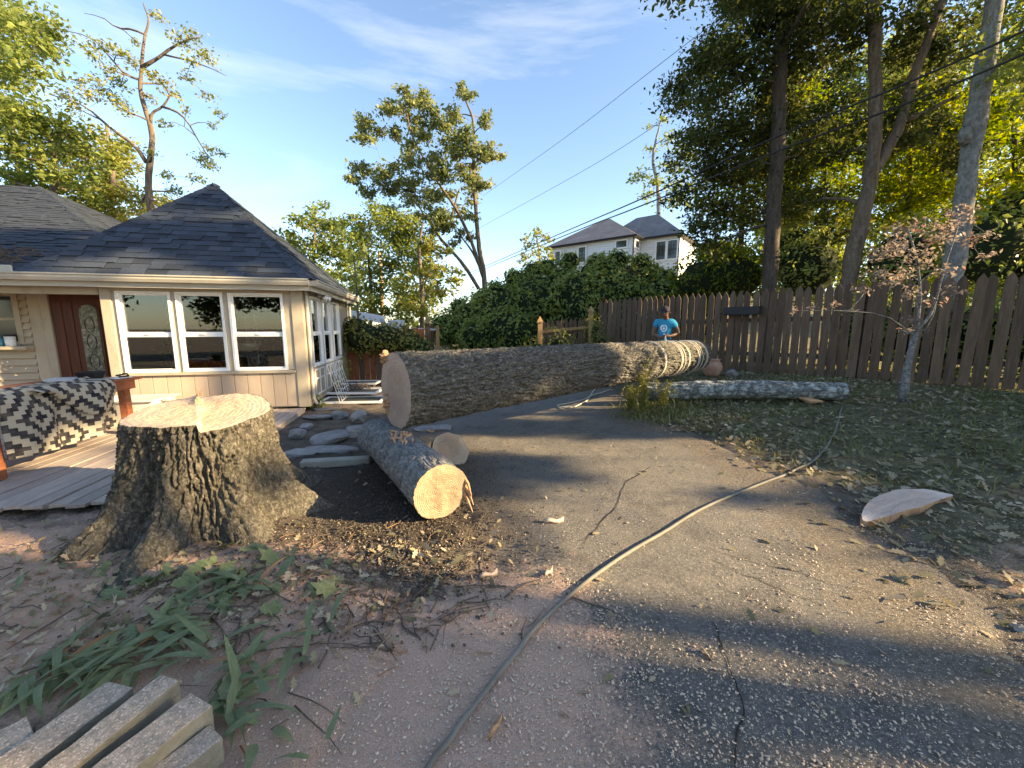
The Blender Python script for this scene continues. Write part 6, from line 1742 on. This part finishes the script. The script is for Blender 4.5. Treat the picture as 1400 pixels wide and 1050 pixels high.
# things on the porch window ledge
lz = 1.19
def ledge(x, dy=0): return hw(x, PY - .11 + dy, lz)
o = empty('blue_bottle', ledge(-5.02), 0, 'small blue glass bottle on the porch window ledge', 'bottle')
MB().lathe([(0, 0), (.042, 0), (.045, .02), (.045, .11), (.02, .14), (.02, .17), (.026, .175), (.026, .19), (0, .19)], 16).build('bottle_body', M['bottle'], o, sm=True)
o = empty('paint_can', ledge(-4.88), 0, 'white can with dark lid on the porch window ledge', 'can')
MB().lathe([(0, 0), (.058, 0), (.062, .01), (.066, .17), (0, .17)], 20).build('can_body', M['vinyl'], o, sm=True)
MB().lathe([(.07, .165), (.07, .195), (0, .20)], 20).build('lid', M['black'], o)
o = empty('brown_jar', ledge(-5.16), 0, 'squat brown jar at the left end of the window ledge', 'jar')
MB().lathe([(0, 0), (.05, 0), (.068, .05), (.06, .11), (.05, .12), (0, .12)], 18).build('jar_body', M['twig'], o, sm=True)
for q, (x, lb) in enumerate(((-4.74, 'small pale shell at the right end of the window ledge'), (-4.68, 'small pink stone at the very end of the window ledge'))):
    o = inst('pebble', rock_mesh(.035, .025, .022, 60 + q, 2), None, ledge(x) + np.array((0, 0, .015))); tag(o, lb, 'pebble', 'pebbles on the ledge')

# inside the sunroom: hanging chair, cord of lights, plants
c = hw(-1.52, 1.35, 0); hc = empty('hanging_chair', (c[0], c[1], Z0), HA, 'pale wicker hanging chair seen through the middle sunroom window', 'chair')
for q in range(11):
    a = R(30 + q * 30); r0_ = .36
    MB().tube([(r0_ * math.sin(t) * math.cos(a), r0_ * math.sin(t) * math.sin(a) * .8, 1.42 + .52 * math.cos(t)) for t in np.linspace(.1, math.pi - .1, 14)], .011, 5).build('rib', M['wicker'], hc)
for z, r0_ in ((1.05, .30), (1.2, .35), (1.42, .37), (1.62, .34)):
    MB().tube([(r0_ * math.cos(t), r0_ * .8 * math.sin(t), z) for t in np.linspace(0, 2 * math.pi, 25)], .009, 5).build('hoop', M['wicker'], hc)
MB().lathe([(0, .93), (.2, .95), (.3, 1.05), (.31, 1.08), (0, 1.1)], 18).build('cushion', M['paper'], hc, sm=True)
MB().tube([(0, 0, 1.93), (0, 0, 2.12)], .012, 6).build('chain', M['metal'], hc)
for x, y, lb in ((-.95, .45, 'white string lights hanging inside the right sunroom window'), (-2.45, .7, 'white string lights hanging inside the left sunroom window')):
    p = hw(x, y, Z0); o = empty('string_lights', p, 0, lb, 'string lights', 'string lights in the sunroom')
    MB().tube([(.02 * math.sin(z * 9), .02 * math.cos(z * 7), z) for z in np.linspace(.3, 2.1, 30)], .004, 4).build('cord', M['vinyl'], o)
    mb = MB()
    for z in np.linspace(.4, 2.0, 14): mb.lathe([(0, -.02), (.016, -.01), (.016, .01), (0, .02)], 6, (.02 * math.sin(z * 9) + .012, .02 * math.cos(z * 7), z))
    mb.build('bulbs', M['paper'], o)
for x, y, hh_, lb, sd in ((-2.35, .55, 1.0, 'leafy house plant in the left sunroom window', 1), (-.55, .7, 1.15, 'twiggy house plant in the right sunroom window', 2), (-1.55, .5, .75, 'low house plant in the middle sunroom window', 3)):
    p = hw(x, y, Z0); o = empty('house_plant', p, 0, lb, 'plant', 'plants in the sunroom')
    MB().lathe([(0, .0), (.13, .0), (.17, .5), (.15, .5), (0, .45)], 16).build('pot', M['terracotta'], o, sm=True)
    rr_ = np.random.default_rng(sd); n = 160
    P_ = rr_.normal(size=(n, 3)) * np.array((.16, .14, .2)) + np.array((0, 0, hh_))
    scatter('leaves', P_, rr_.uniform(.05, .12, n), M['leaf_mid'], o)

# white aluminium frames stacked beside the house
for q, (px, py, l, w, dz, rz, lb) in enumerate(((472, 553, .62, .34, .02, .10, 'lowest white metal window frame lying beside the house'), (472, 546, .60, .33, .11, .04, 'middle white metal window frame in the stack beside the house'), (476, 532, .60, .30, .10, .08, 'rear white metal frame leaning behind the stack beside the house'))):
    p = G(px, py); o = empty('window_frame', p + np.array((.05, .3, dz)), rz, lb, 'frame', 'frames beside the house')
    for b in ((-l, l, -w, -w + .05), (-l, l, w - .05, w), (-l, -l + .05, -w + .05, w - .05), (l - .05, l, -w + .05, w - .05)):
        MB().box(*b, 0, .045).build('rail', M['vinyl'], o, bevel=.004)
    MB().box(-l + .05, l - .05, -w + .05, w - .05, .01, .018).build('screen', M['dark_interior'], o)
p = G(478, 543); r_ = np.random.default_rng(5)
tag(scatter('leaf_heap', np.array((p[0], p[1] + .35, .18)) + r_.normal(size=(260, 3)) * np.array((.16, .1, .03)), r_.uniform(.05, .1, 260), M['leaf_red'], None, .6), 'brown dry leaves heaped on the white metal frames', 'leaves', kind='stuff')
# wire trellis leaning on the side wall
tr = empty('wire_trellis', hw(.30, .55, .05), HA, 'white wire trellis leaning on the side wall of the sunroom', 'trellis')
for y in np.linspace(0, 1.1, 7): MB().tube([(.1, y, 0), (-.1, y, .75)], .006, 5).build('wire', M['vinyl'], tr)
for z in np.linspace(0, .75, 5): MB().tube([(.1 - .2 * z / .75, 0, z), (.1 - .2 * z / .75, 1.1, z)], .006, 5).build('wire', M['vinyl'], tr)

# ------------------------------------------------------------------ sapling with dry red leaves
b_ = G(1234, 549)
sp = lambda a, b, Y: at(a, b, Y)
YS = b_[1]
cl = [(sp(a, b, YS + random.uniform(-.35, .35)), r_) for a, b, r_ in ((1250, 345, .16), (1225, 335, .18), (1205, 350, .18), (1235, 375, .16), (1215, 385, .15), (1265, 360, .14), (1280, 325, .17), (1300, 310, .15), (1255, 310, .16), (1230, 315, .15), (1290, 370, .12), (1195, 375, .14), (1180, 395, .10), (1305, 395, .10), (1330, 330, .12), (1345, 350, .10), (1300, 290, .12), (1350, 320, .10), (1245, 400, .12), (1275, 415, .10), (1255, 440, .10), (1235, 452, .07), (1265, 452, .07), (1140, 415, .07), (1110, 420, .06), (1085, 425, .06), (1160, 425, .06), (1330, 285, .10), (1320, 300, .10))]
tree('red_sapling', 'leaning sapling with dry pinkish and red leaves before the fence', [([b_, sp(1240, 505, YS), sp(1248, 470, YS), sp(1253, 455, YS)], .042, .032), ([sp(1253, 455, YS), sp(1258, 400, YS), sp(1252, 350, YS), sp(1240, 310, YS)], .022, .008), ([sp(1253, 452, YS), sp(1275, 425, YS), sp(1290, 370, YS), sp(1310, 310, YS)], .02, .006), ([sp(1250, 460, YS), sp(1210, 432, YS), sp(1150, 425, YS), sp(1080, 425, YS)], .010, .003)],
     cl, .060, 3600, M['leaf_red'], M['bark_grey'], None, 91, seg=10, twig=.003, spread=.5, wob=.01)

# ------------------------------------------------------------------ the man behind the trunk
def skinned(name, verts, edges, radii, mat, parent, sub=2):
    me = bpy.data.meshes.new(name); me.from_pydata([tuple(map(float, v)) for v in verts], edges, []); me.update()
    o = bpy.data.objects.new(name, me); link(o, parent)
    sk = o.modifiers.new('skin', 'SKIN'); sk.use_smooth_shade = True
    if not me.skin_vertices: 
        pass
    for d, r in zip(me.skin_vertices[0].data, radii):
        d.radius = (r, r) if np.isscalar(r) else r
    me.skin_vertices[0].data[0].use_root = True
    if sub:
        s = o.modifiers.new('sub', 'SUBSURF'); s.levels = sub; s.render_levels = sub
    me.materials.append(mat)
    return o
pm_ = at(908, 470, 8.55)
man = empty('person', (pm_[0], pm_[1], float(terr(pm_[0], pm_[1])) - .10), R(-20), 'man in blue T-shirt and dark cap holding a rope behind the trunk', 'person')
S = .97
V_ = {'pelvis': (0, .02, .92), 'waist': (0, .015, 1.06), 'chest': (0, .02, 1.28), 'upper': (0, .02, 1.40), 'neck': (0, -.01, 1.49), 'jaw': (-.015, -.06, 1.555), 'head': (-.02, -.075, 1.63), 'crown': (-.02, -.07, 1.705),
      'sl': (.17, .02, 1.41), 'sr': (-.17, .02, 1.41), 'el': (.29, .0, 1.15), 'er': (-.26, -.03, 1.14), 'wl': (.10, -.20, 1.10), 'wr': (-.10, -.20, 1.06),
      'pl': (.045, -.255, 1.095), 'pr': (-.05, -.255, 1.055), 'hl': (.09, .02, .90), 'hr': (-.09, .02, .90), 'kl': (.11, -.01, .48), 'kr': (-.11, -.01, .48), 'al': (.115, .03, .09), 'ar': (-.115, .03, .09), 'tl': (.13, -.14, .04), 'tr': (-.13, -.14, .04)}
Rd = {'pelvis': .13, 'waist': (.14, .105), 'chest': (.15, .11), 'upper': (.12, .09), 'neck': .055, 'jaw': .07, 'head': (.085, .098), 'crown': .062, 'sl': .065, 'sr': .065, 'el': .046, 'er': .046, 'wl': .032, 'wr': .032, 'pl': (.042, .022), 'pr': (.042, .022),
      'hl': .085, 'hr': .085, 'kl': .06, 'kr': .06, 'al': .042, 'ar': .042, 'tl': .035, 'tr': .035}
E_ = [('pelvis', 'waist'), ('waist', 'chest'), ('chest', 'upper'), ('upper', 'neck'), ('neck', 'jaw'), ('jaw', 'head'), ('head', 'crown'), ('upper', 'sl'), ('upper', 'sr'), ('sl', 'el'), ('sr', 'er'), ('el', 'wl'), ('er', 'wr'), ('wl', 'pl'), ('wr', 'pr'), ('pelvis', 'hl'), ('pelvis', 'hr'), ('hl', 'kl'), ('hr', 'kr'), ('kl', 'al'), ('kr', 'ar'), ('al', 'tl'), ('ar', 'tr')]
keys = list(V_)
vv = [np.array(V_[k]) * S for k in keys]; rr = [tuple(np.array(Rd[k] if not np.isscalar(Rd[k]) else (Rd[k], Rd[k])) * S) for k in keys]; ee = [(keys.index(a), keys.index(b)) for a, b in E_]
for sd_, palm in ((1, 'pl'), (-1, 'pr')):      # fingers curled round the rope
    b = np.array(V_[palm])
    for q, (dz, ln) in enumerate(((.028, .9), (.010, 1.0), (-.009, .95), (-.027, .75))):
        k0 = len(vv)
        vv += [(b + np.array((-sd_ * .045, -.02, dz))) * S, (b + np.array((-sd_ * (.045 + .03 * ln), -.005, dz))) * S, (b + np.array((-sd_ * (.05 + .02 * ln), .022, dz))) * S]
        rr += [(.0095,) * 2, (.009,) * 2, (.008,) * 2]; ee += [(keys.index(palm), k0), (k0, k0 + 1), (k0 + 1, k0 + 2)]
    k0 = len(vv)
    vv += [(b + np.array((-sd_ * .005, -.02, .045))) * S, (b + np.array((-sd_ * .035, -.03, .055))) * S]; rr += [(.011,) * 2, (.009,) * 2]; ee += [(keys.index(palm), k0), (k0, k0 + 1)]
body = skinned('body', vv, ee, rr, M['skin'], man)
sv = ['waist2', 'waist', 'chest', 'upper', 'collar', 'sl', 'sr', 'ul', 'ur']
SV = {'waist2': ((0, .02, .93), (.155, .125)), 'waist': ((0, .015, 1.06), (.158, .122)), 'chest': ((0, .02, 1.28), (.168, .126)), 'upper': ((0, .02, 1.40), (.135, .105)), 'collar': ((0, .0, 1.465), .068), 'sl': ((.175, .02, 1.41), .084), 'sr': ((-.175, .02, 1.41), .084), 'ul': ((.245, .01, 1.265), .078), 'ur': ((-.23, -.0, 1.26), .078)}
skinned('shirt', [np.array(SV[k][0]) * S for k in sv], [(0, 1), (1, 2), (2, 3), (3, 4), (3, 5), (3, 6), (5, 7), (6, 8)], [tuple(np.array(SV[k][1] if not np.isscalar(SV[k][1]) else (SV[k][1],) * 2) * S) for k in sv], M['shirt'], man)
tv = {'pelvis': ((0, .02, .94), (.145, .115)), 'hl': ((.09, .02, .86), .10), 'hr': ((-.09, .02, .86), .10), 'kl': ((.11, -.01, .48), .078), 'kr': ((-.11, -.01, .48), .078), 'al': ((.115, .03, .10), .07), 'ar': ((-.115, .03, .10), .07)}
tk_ = list(tv)
skinned('trousers', [np.array(tv[k][0]) * S for k in tk_], [(0, 1), (0, 2), (1, 3), (2, 4), (3, 5), (4, 6)], [tuple(np.array(tv[k][1] if not np.isscalar(tv[k][1]) else (tv[k][1],) * 2) * S) for k in tk_], M['jeans'], man)
for s_ in (-1, 1):
    skinned('boot', [np.array((s_ * .115, .045, .05)), np.array((s_ * .12, -.04, .045)), np.array((s_ * .13, -.16, .035))], [(0, 1), (1, 2)], [.055, .05, .04], M['cap'], man)
hd = np.array(V_['head']) * S
def lathe_obj(prof, seg, name, mat, loc, rot, parent, sy=1.0):
    o = MB().lathe(prof, seg).build(name, mat, parent, sm=True, loc=loc, rot=rot); o.scale = (1, sy, 1); return o
cap = lathe_obj([(.094, 0), (.095, .02), (.086, .055), (.052, .08), (0, .09)], 20, 'cap', M['cap'], hd + np.array((0, .014, .040)), (R(22), R(4), 0), man, 1.12)
vs = [(.078 * math.sin(t), -.09 * math.cos(t) * 1.1 - ex, -.0 - ex * .25 + th_) for ex in (0, .075) for th_ in (.0, .006) for t in np.linspace(-1.0, 1.0, 9)]
MB().add(vs, [(q, q + 1, 18 + q + 1, 18 + q) for q in range(8)] + [(9 + q + 1, 9 + q, 27 + q, 27 + q + 1) for q in range(8)] + [(18 + q, 18 + q + 1, 27 + q + 1, 27 + q) for q in range(8)]).build('brim', M['cap'], cap)
for s_ in (-1, 1):
    lathe_obj([(0, -.012), (.026, -.01), (.028, .0), (0, .008)], 12, 'sunglasses_lens', M['black'], hd + np.array((s_ * .036, -.103, -.002)), (R(70), 0, 0), man)
    lathe_obj([(0, -.02), (.018, -.015), (.02, .01), (0, .02)], 10, 'ear', M['skin'], hd + np.array((s_ * .092, .01, -.015)), (0, R(90), 0), man)
skinned('nose', [hd + np.array((0, -.098, -.012)), hd + np.array((0, -.118, -.045))], [(0, 1)], [.009, .015], M['skin'], man, 1)
MB().box(-.07, .07, -.118, -.108, -.006, .006).build('sunglasses_bridge', M['black'], man, loc=hd + np.array((0, 0, .004)))
MB().tube([hd + np.array((x, -.098 + abs(x) * .4, -.072)) for x in (-.03, -.012, .012, .03)], .006, 6).build('mouth', M['terracotta'], man)
# white emblem on the chest: ring with an inner mark and a small mark beside it
def emblem(r0, r1, cz, n=28, cx=0.0, y=-.118):
    vs = []
    for q in range(n):
        a = 2 * math.pi * q / n
        for r in (r0, r1):
            x = cx + r * math.cos(a); z = cz + r * math.sin(a)
            vs.append((x, y + 1.1 * x * x, z))
    return MB().add(vs, [(2 * q, 2 * q + 1, 2 * ((q + 1) % n) + 1, 2 * ((q + 1) % n)) for q in range(n)])
for a, b, nm in ((.052, .082, 'emblem_ring'), (.0, .026, 'emblem_mark')):
    o = emblem(a, b, 1.27 * S, cx=-.03, y=-.145).build(nm, M['print'], man)
    sw = o.modifiers.new('wrap', 'SHRINKWRAP'); sw.target = [c for c in man.children if c.name.startswith('shirt')][0]; sw.wrap_mode = 'ABOVE_SURFACE'; sw.offset = .003
# rope held in his hands, hanging to the trunk
p0 = np.array(man.matrix_basis @ Vector((0, -.27 * S, 1.085 * S)))
rp = MB().tube(spline([p0 + np.array((-.03, 0, .06)), p0, p0 + np.array((-.05, -.12, -.18)), p0 + np.array((-.10, -.22, -.34))], 16), .011, 6)
rp.tube(spline([p0 + np.array((.03, 0, .05)), p0 + np.array((.0, -.03, -.02)), p0 + np.array((.03, -.12, -.2)), p0 + np.array((.05, -.2, -.34))], 16), .011, 6)
tag(rp.build('held_rope', M['rope'], sm=True), 'pale rope hanging from the hands of the man', 'rope')

# ------------------------------------------------------------------ strap leaved plants in the sawdust
def blade(l, w, curl, twist, n=9):
    vs = []
    for q in range(n):
        t = q / (n - 1); ww = w * (1 - t ** 2.2) * min(1, .55 + t * 2)
        a = curl * t
        x = l * (math.sin(a) / curl if abs(curl) > .01 else t); z = l * ((1 - math.cos(a)) / curl if abs(curl) > .01 else 0)
        c, s_ = math.cos(twist * t), math.sin(twist * t)
        for sy in (-1, 0, 1): vs.append((x, sy * ww * c, -z + sy * ww * s_ + (.12 * ww if sy else -.1 * ww)))
    return MB().add(vs, [(q * 3 + k, q * 3 + k + 1, q * 3 + k + 4, q * 3 + k + 3) for q in range(n - 1) for k in range(2)])
r_ = np.random.default_rng(17)
blades = [blade(1.0, w, c, t).mesh('strap_leaf', M['leaf_strap']) for w, c, t in ((.055, .9, .5), (.05, 1.3, -.7), (.06, .5, .9), (.045, 1.7, .3), (.055, .25, -.4), (.05, 1.0, 1.4))]
dry = [blade(1.0, w, c, t).mesh('strap_leaf', M['leaf_strap_dry']) for w, c, t in ((.05, .9, 1.5), (.04, 1.5, -1.7))]
plants = [((160, 920), 22, .30, 'trampled strap leaved plant just behind the corner stones'), ((105, 905), 20, .30, 'trampled strap leaved plant left of the one behind the corner stones'), ((215, 885), 20, .28, 'trampled strap leaved plant in the middle of the leaf pile'), ((60, 935), 18, .28, 'flattened strap leaved plant nearest the left edge'),
          ((330, 830), 9, .24, 'upright strap leaved plant below the stump root'), ((355, 920), 10, .27, 'long bladed plant lying across the sawdust'), ((320, 975), 14, .22, 'strap leaved plant at the right end of the corner stones'), ((425, 890), 8, .17, 'small strap leaved tuft alone in the sawdust'), ((270, 910), 12, .26, 'strap leaved plant between the corner stones and the tuft'), ((310, 1010), 10, .22, 'bottom strap leaved plant beside the corner stones'), ((400, 765), 5, .14, 'tiny strap leaved sprout beside the right stump root'), ((415, 1035), 3, .16, 'single blades at the bottom edge in the sawdust')]
for (px, py), n, L, lb in plants:
    p = G(px, py); z = float(top_z(p[0], p[1]))
    o = empty('strap_plant', (p[0], p[1], z), 0, lb, 'plant', 'strap leaved plants')
    for q in range(n):
        a = r_.uniform(0, 2 * math.pi); el = r_.uniform(.05, .75) if n < 15 else r_.uniform(.02, .5)
        me = dry[q % 2] if r_.random() < .12 else blades[r_.integers(0, len(blades))]
        l = L * r_.uniform(.6, 1.25); wd = r_.uniform(.75, 1.15) * .32
        inst('strap_leaf', me, o, (r_.normal() * .06, r_.normal() * .06, r_.uniform(.0, .05) + .02), (r_.uniform(-.5, .5), -el, a), (l, wd, l))

# ------------------------------------------------------------------ litter, chips, grass: what nobody could count
def scatter_ground(n, fn, box, r_):
    """n points whose density follows fn(x, y) in 0..1"""
    P_ = np.zeros((0, 2))
    while len(P_) < n:
        q = np.stack([r_.uniform(box[0], box[2], 60000), r_.uniform(box[1], box[3], 60000)], 1)
        k = r_.random(60000) < fn(q[:, 0], q[:, 1])
        P_ = np.vstack([P_, q[k]])
    return P_[:n]
def inside_stump(x, y): return np.hypot(x - SC[0], y - SC[1]) < .62
def on_deck(x, y):
    dx, dy = x - HC[0], y - HC[1]
    lx, ly = dx * math.cos(HA) + dy * math.sin(HA), -dx * math.sin(HA) + dy * math.cos(HA)
    return (lx < .05) & (ly > -3.95)
nearw = lambda x, y: np.clip(2.2 / (np.hypot(x, y) + .2), 0, 1) ** 1.1
def lay(name, n, fn, box, size, mat, lb, cat, seed, BV=LEAF_V, BF=LEAF_F, up=3.0, lift=.012, stretch=None):
    r_ = np.random.default_rng(seed)
    q = scatter_ground(n, fn, box, r_)
    z = top_z(q[:, 0], q[:, 1]) + lift * r_.random(n) + .003
    s = size[0] + (size[1] - size[0]) * r_.random(n) ** 2.2
    o = scatter(name, np.column_stack([q, z]), s, mat, None, up, BV, BF, r=r_, stretch=stretch)
    return tag(o, lb, cat, kind='stuff')
CH_V = np.array([(-.5, -.3, 0), (.5, -.25, 0), (.45, .3, .05), (-.4, .28, 0), (-.45, -.25, .18), (.45, -.2, .2), (.4, .25, .2), (-.35, .22, .16)])
CH_F = np.array([(4, 5, 6, 7), (0, 1, 5, 4), (1, 2, 6, 5), (2, 3, 7, 6), (3, 0, 4, 7)])
chipd = lambda x, y: np.clip(.9 * blob(x, y, .9, 1.0, 1.3, .8) + blob(x, y, 3.1, 1.9, 1.1, .9) + .7 * blob(x, y, -.2, 1.5, .7, .8) + .8 * dust_mask(x, y) * .5, 0, 1) * nearw(x, y) * ~inside_stump(x, y) * (.12 + .88 * smooth((fbm(x * 2.2, y * 2.2, 0, 3, 19) + .55) / .9))
lay('wood_chips', 20000, chipd, (-4, .7, 5.5, 4.5), (.003, .014), M['chip'], 'pale wood chips strewn over the driveway and dirt', 'wood chips', 401, CH_V, CH_F, 1.5, .004)
lawn = lambda x, y: np.clip(grass_mask(x, y) * (0.35 + .65 * smooth((fbm(x * 1.2, y * 1.2, 0, 3, 66) + .35) / .7)), 0, 1) * (1 - .9 * np.clip(dust_mask(x, y) * 1.3, 0, 1))
GR_V = np.array([(-.5, -.05, 0), (-.5, .05, 0), (.05, .035, .18), (.05, -.035, .18), (.5, 0, .2)])
r2 = np.random.default_rng(77)
def grass_tufts(n, box, hgt, seed, fn, name, lb):
    r_ = np.random.default_rng(seed)
    q = scatter_ground(n, fn, box, r_); z = top_z(q[:, 0], q[:, 1])
    a = r_.uniform(0, 2 * math.pi, n); lean = r_.uniform(.2, 1.3, n)
    t = np.stack([np.cos(a) * np.sin(lean), np.sin(a) * np.sin(lean), np.cos(lean)], 1)
    b = np.stack([-np.sin(a), np.cos(a), 0 * a], 1); nn = np.cross(t, b)
    s = hgt * r_.uniform(.5, 1.3, n)
    BV = np.array([(0, -.05, 0), (0, .05, 0), (.55, .04, -.06), (.55, -.04, -.06), (1, 0, -.25)]); 
    F = np.array([(0, 1, 2), (0, 2, 3), (3, 2, 4)])
    o = scatter(name, np.column_stack([q, z]), s, M['grass'], None, frames=(t, b, nn), BV=BV, BF=F)
    return tag(o, lb, 'grass', kind='stuff')
far_t = lambda x, y: np.clip(5.0 / (np.hypot(x, y) + .5), 0, 1)
grass_tufts(25000, (1.8, 2.2, 11, 11), .085, 411, lambda x, y: lawn(x, y) * far_t(x, y) * smooth((.75 * x + y - 5.4) / 1.6), 'grass', 'short patchy grass on the lawn before the fence')
grass_tufts(1300, (1.6, 5.4, 3.6, 7.4), .15, 412, lambda x, y: blob(x, y, 2.45, 6.2, .5, .5), 'tall_grass', 'tall grass and weeds where the driveway meets the lawn by the log')
lay('leaf_litter', 17000, lambda x, y: np.clip(lawn(x, y) * 1.0 + .35 * smooth((.2 - drive_sd(x, y)) / .5) * (x > 1.4), 0, 1) * far_t(x, y), (1.4, 1.3, 10, 10.5), (.03, .10), M['leaf_fall'], 'dry fallen leaves scattered over the lawn', 'leaves', 421, OAK_V, OAK_F, 1.2, .03)
lay('leaf_litter', 1900, lambda x, y: np.clip(blob(x, y, -1.9, 1.75, .7, .28) + .8 * blob(x, y, -1.0, 2.05, .35, .35) + .5 * blob(x, y, -2.9, 2.0, 1.4, .5) + .5 * blob(x, y, -.45, 2.2, .4, .3) + .06 * soil_mask(x, y), 0, 1) * ~inside_stump(x, y), (-4.5, 1.0, .6, 5), (.015, .075), M['leaf_fall'], 'crumpled leaves lying round the foot of the stump', 'leaves', 422, OAK_V, OAK_F, 1.0, .03)
lay('leaf_litter', 160, lambda x, y: .5 + 0 * x, (-.4, 1.2, 2.6, 6.5), (.03, .07), M['leaf_fall'], 'single fallen leaves on the asphalt driveway', 'leaves', 423, OAK_V, OAK_F, 1.4, .01)
lay('fresh_oak_leaves', 60, lambda x, y: blob(x, y, -1.75, 1.95, .5, .25), (-3, 1.2, -.6, 2.8), (.10, .17), M['leaf_strap'], 'broad dark green oak leaves at the foot of the stump', 'leaves', 424, OAK_V, OAK_F, 1.0, .05)
def twigs(n, fn, box, lr, rr_, seed, lb, mat):
    r_ = np.random.default_rng(seed); q = scatter_ground(n, fn, box, r_); mb = MB()
    for x, y in q:
        a = r_.uniform(0, 6.28); l = r_.uniform(*lr); pts = []
        for t in np.linspace(0, 1, 4):
            X = x + math.cos(a) * l * t + r_.normal() * .01; Y_ = y + math.sin(a) * l * t + r_.normal() * .01
            pts.append((X, Y_, float(top_z(X, Y_)) + .008 + .015 * math.sin(t * 3) * r_.random()))
        mb.tube(pts, r_.uniform(*rr_) * np.array((1, .9, .7, .3)), 4)
    return tag(mb.build('twigs', mat), lb, 'twigs', kind='stuff')
twigs(260, lambda x, y: np.clip(blob(x, y, -1.1, 1.95, .7, .4) + .5 * blob(x, y, -.5, 2.2, .4, .4) + .3 * blob(x, y, -2.7, 2, 1, .4), 0, 1), (-4, 1, .5, 3), (.06, .30), (.002, .006), 431, 'dead twigs and stalks in the sawdust before the stump', M['twig'])
twigs(70, lambda x, y: np.clip(blob(x, y, -.9, 1.9, .6, .5), 0, 1), (-3, 1, .5, 3), (.05, .2), (.002, .004), 432, 'pale dry grass stalks strewn before the stump', M['leaf_strap_dry'])
twigs(90, lambda x, y: lawn(x, y), (2.2, 1.7, 7, 6), (.08, .35), (.002, .006), 433, 'thin twigs lying on the lawn and chips at the right', M['twig'])
# soil crumbs where the ground was torn
CR_V = CH_V * np.array((1, 1.3, 2.4))
M['crumb'] = paint('soil_crumb', (0.06, 0.046, 0.036), (0.15, 0.12, 0.09), 20, 0.95, .4)
lay('soil_crumbs', 12000, lambda x, y: np.clip(soil_mask(x, y) + .25 * blob(x, y, -1.3, 2.6, 1.2, 1.0), 0, 1) * ~inside_stump(x, y), (-3, 1.6, .8, 5), (.004, .017), M['crumb'], 'dark crumbs of torn soil round the short log', 'soil', 441, CR_V, CH_F, 1.0, .006)
# bark pieces and splinters near the logs
for q, (px, py, l, w, rz, lb) in enumerate(((532, 600, .10, .05, .3, 'orange splinter of wood on top of the short log'), (757, 716, .16, .05, .2, 'crumpled pale bark piece on the driveway beside the short log'), (588, 592, .14, .06, -.3, 'torn red brown wood chunk behind the short log'), (750, 788, .09, .012, .9, 'white curved wood sliver on the driveway'), (668, 790, .12, .014, .5, 'pale splinter in the dirt right of the tuft'), (678, 1000, .10, .012, 1.1, 'orange brown leaf sliver near the hose at the bottom'))):
    p = G(px, py); n = 7; vs = []
    dz = .42 if q == 0 else 0
    for t in range(n):
        f = t / (n - 1); ww = w * math.sin(math.pi * (.1 + .8 * f)) * .5
        vs += [(-l / 2 + l * f, -ww, .012 * math.sin(f * 5)), (-l / 2 + l * f, ww, .012 * math.sin(f * 4 + 1)), (-l / 2 + l * f, 0, .03 + .012 * math.sin(f * 7))]
    o = MB().add(vs, [(t * 3, t * 3 + 2, t * 3 + 5, t * 3 + 3) for t in range(n - 1)] + [(t * 3 + 2, t * 3 + 1, t * 3 + 4, t * 3 + 5) for t in range(n - 1)] + [(t * 3 + 1, t * 3, t * 3 + 3, t * 3 + 4) for t in range(n - 1)]).build('wood_splinter', M['torn'] if q in (0, 2, 5) else M['cut_slab'], sm=True, loc=(p[0], p[1], (float(top_z(p[0], p[1])) if not dz else .46) + .004), rot=(0, 0, rz))
    if q == 0: o.location = (-1.02, 3.62, .455)
    tag(o, lb, 'splinter')
# tall weeds in front of the trunk
r_ = np.random.default_rng(55)
for (px, py, h, n, lb) in ((880, 566, .95, 16, 'tall stalky weed growing up in front of the sunlit part of the trunk'), (862, 560, .5, 14, 'shorter leafy weed left of the tall stalky weed'), (905, 560, .55, 14, 'shorter leafy weed right of the tall stalky weed')):
    p = G(px, py); o = empty('weed', (p[0], p[1], float(top_z(p[0], p[1]))), 0, lb, 'weed', 'weeds by the trunk')
    mb = MB(); LP = []
    for q in range(n):
        a = r_.uniform(0, 6.28); hh_ = h * r_.uniform(.45, 1); ln = r_.uniform(.05, .22)
        pts = spline([(r_.normal() * .04, r_.normal() * .04, 0), (math.cos(a) * ln * .4, math.sin(a) * ln * .4, hh_ * .6), (math.cos(a) * ln, math.sin(a) * ln, hh_)], 7)
        mb.tube(pts, np.linspace(.005, .0015, 7), 4, False)
        LP += [pts[k] + r_.normal(size=3) * .025 for k in range(1, 7) for _ in range(7)]
    mb.build('stalks', M['leaf_shrub'], o)
    LP = np.array(LP); scatter('leaves', LP, r_.uniform(.02, .05, len(LP)), M['leaf_shrub'], o, .2, r=r_)
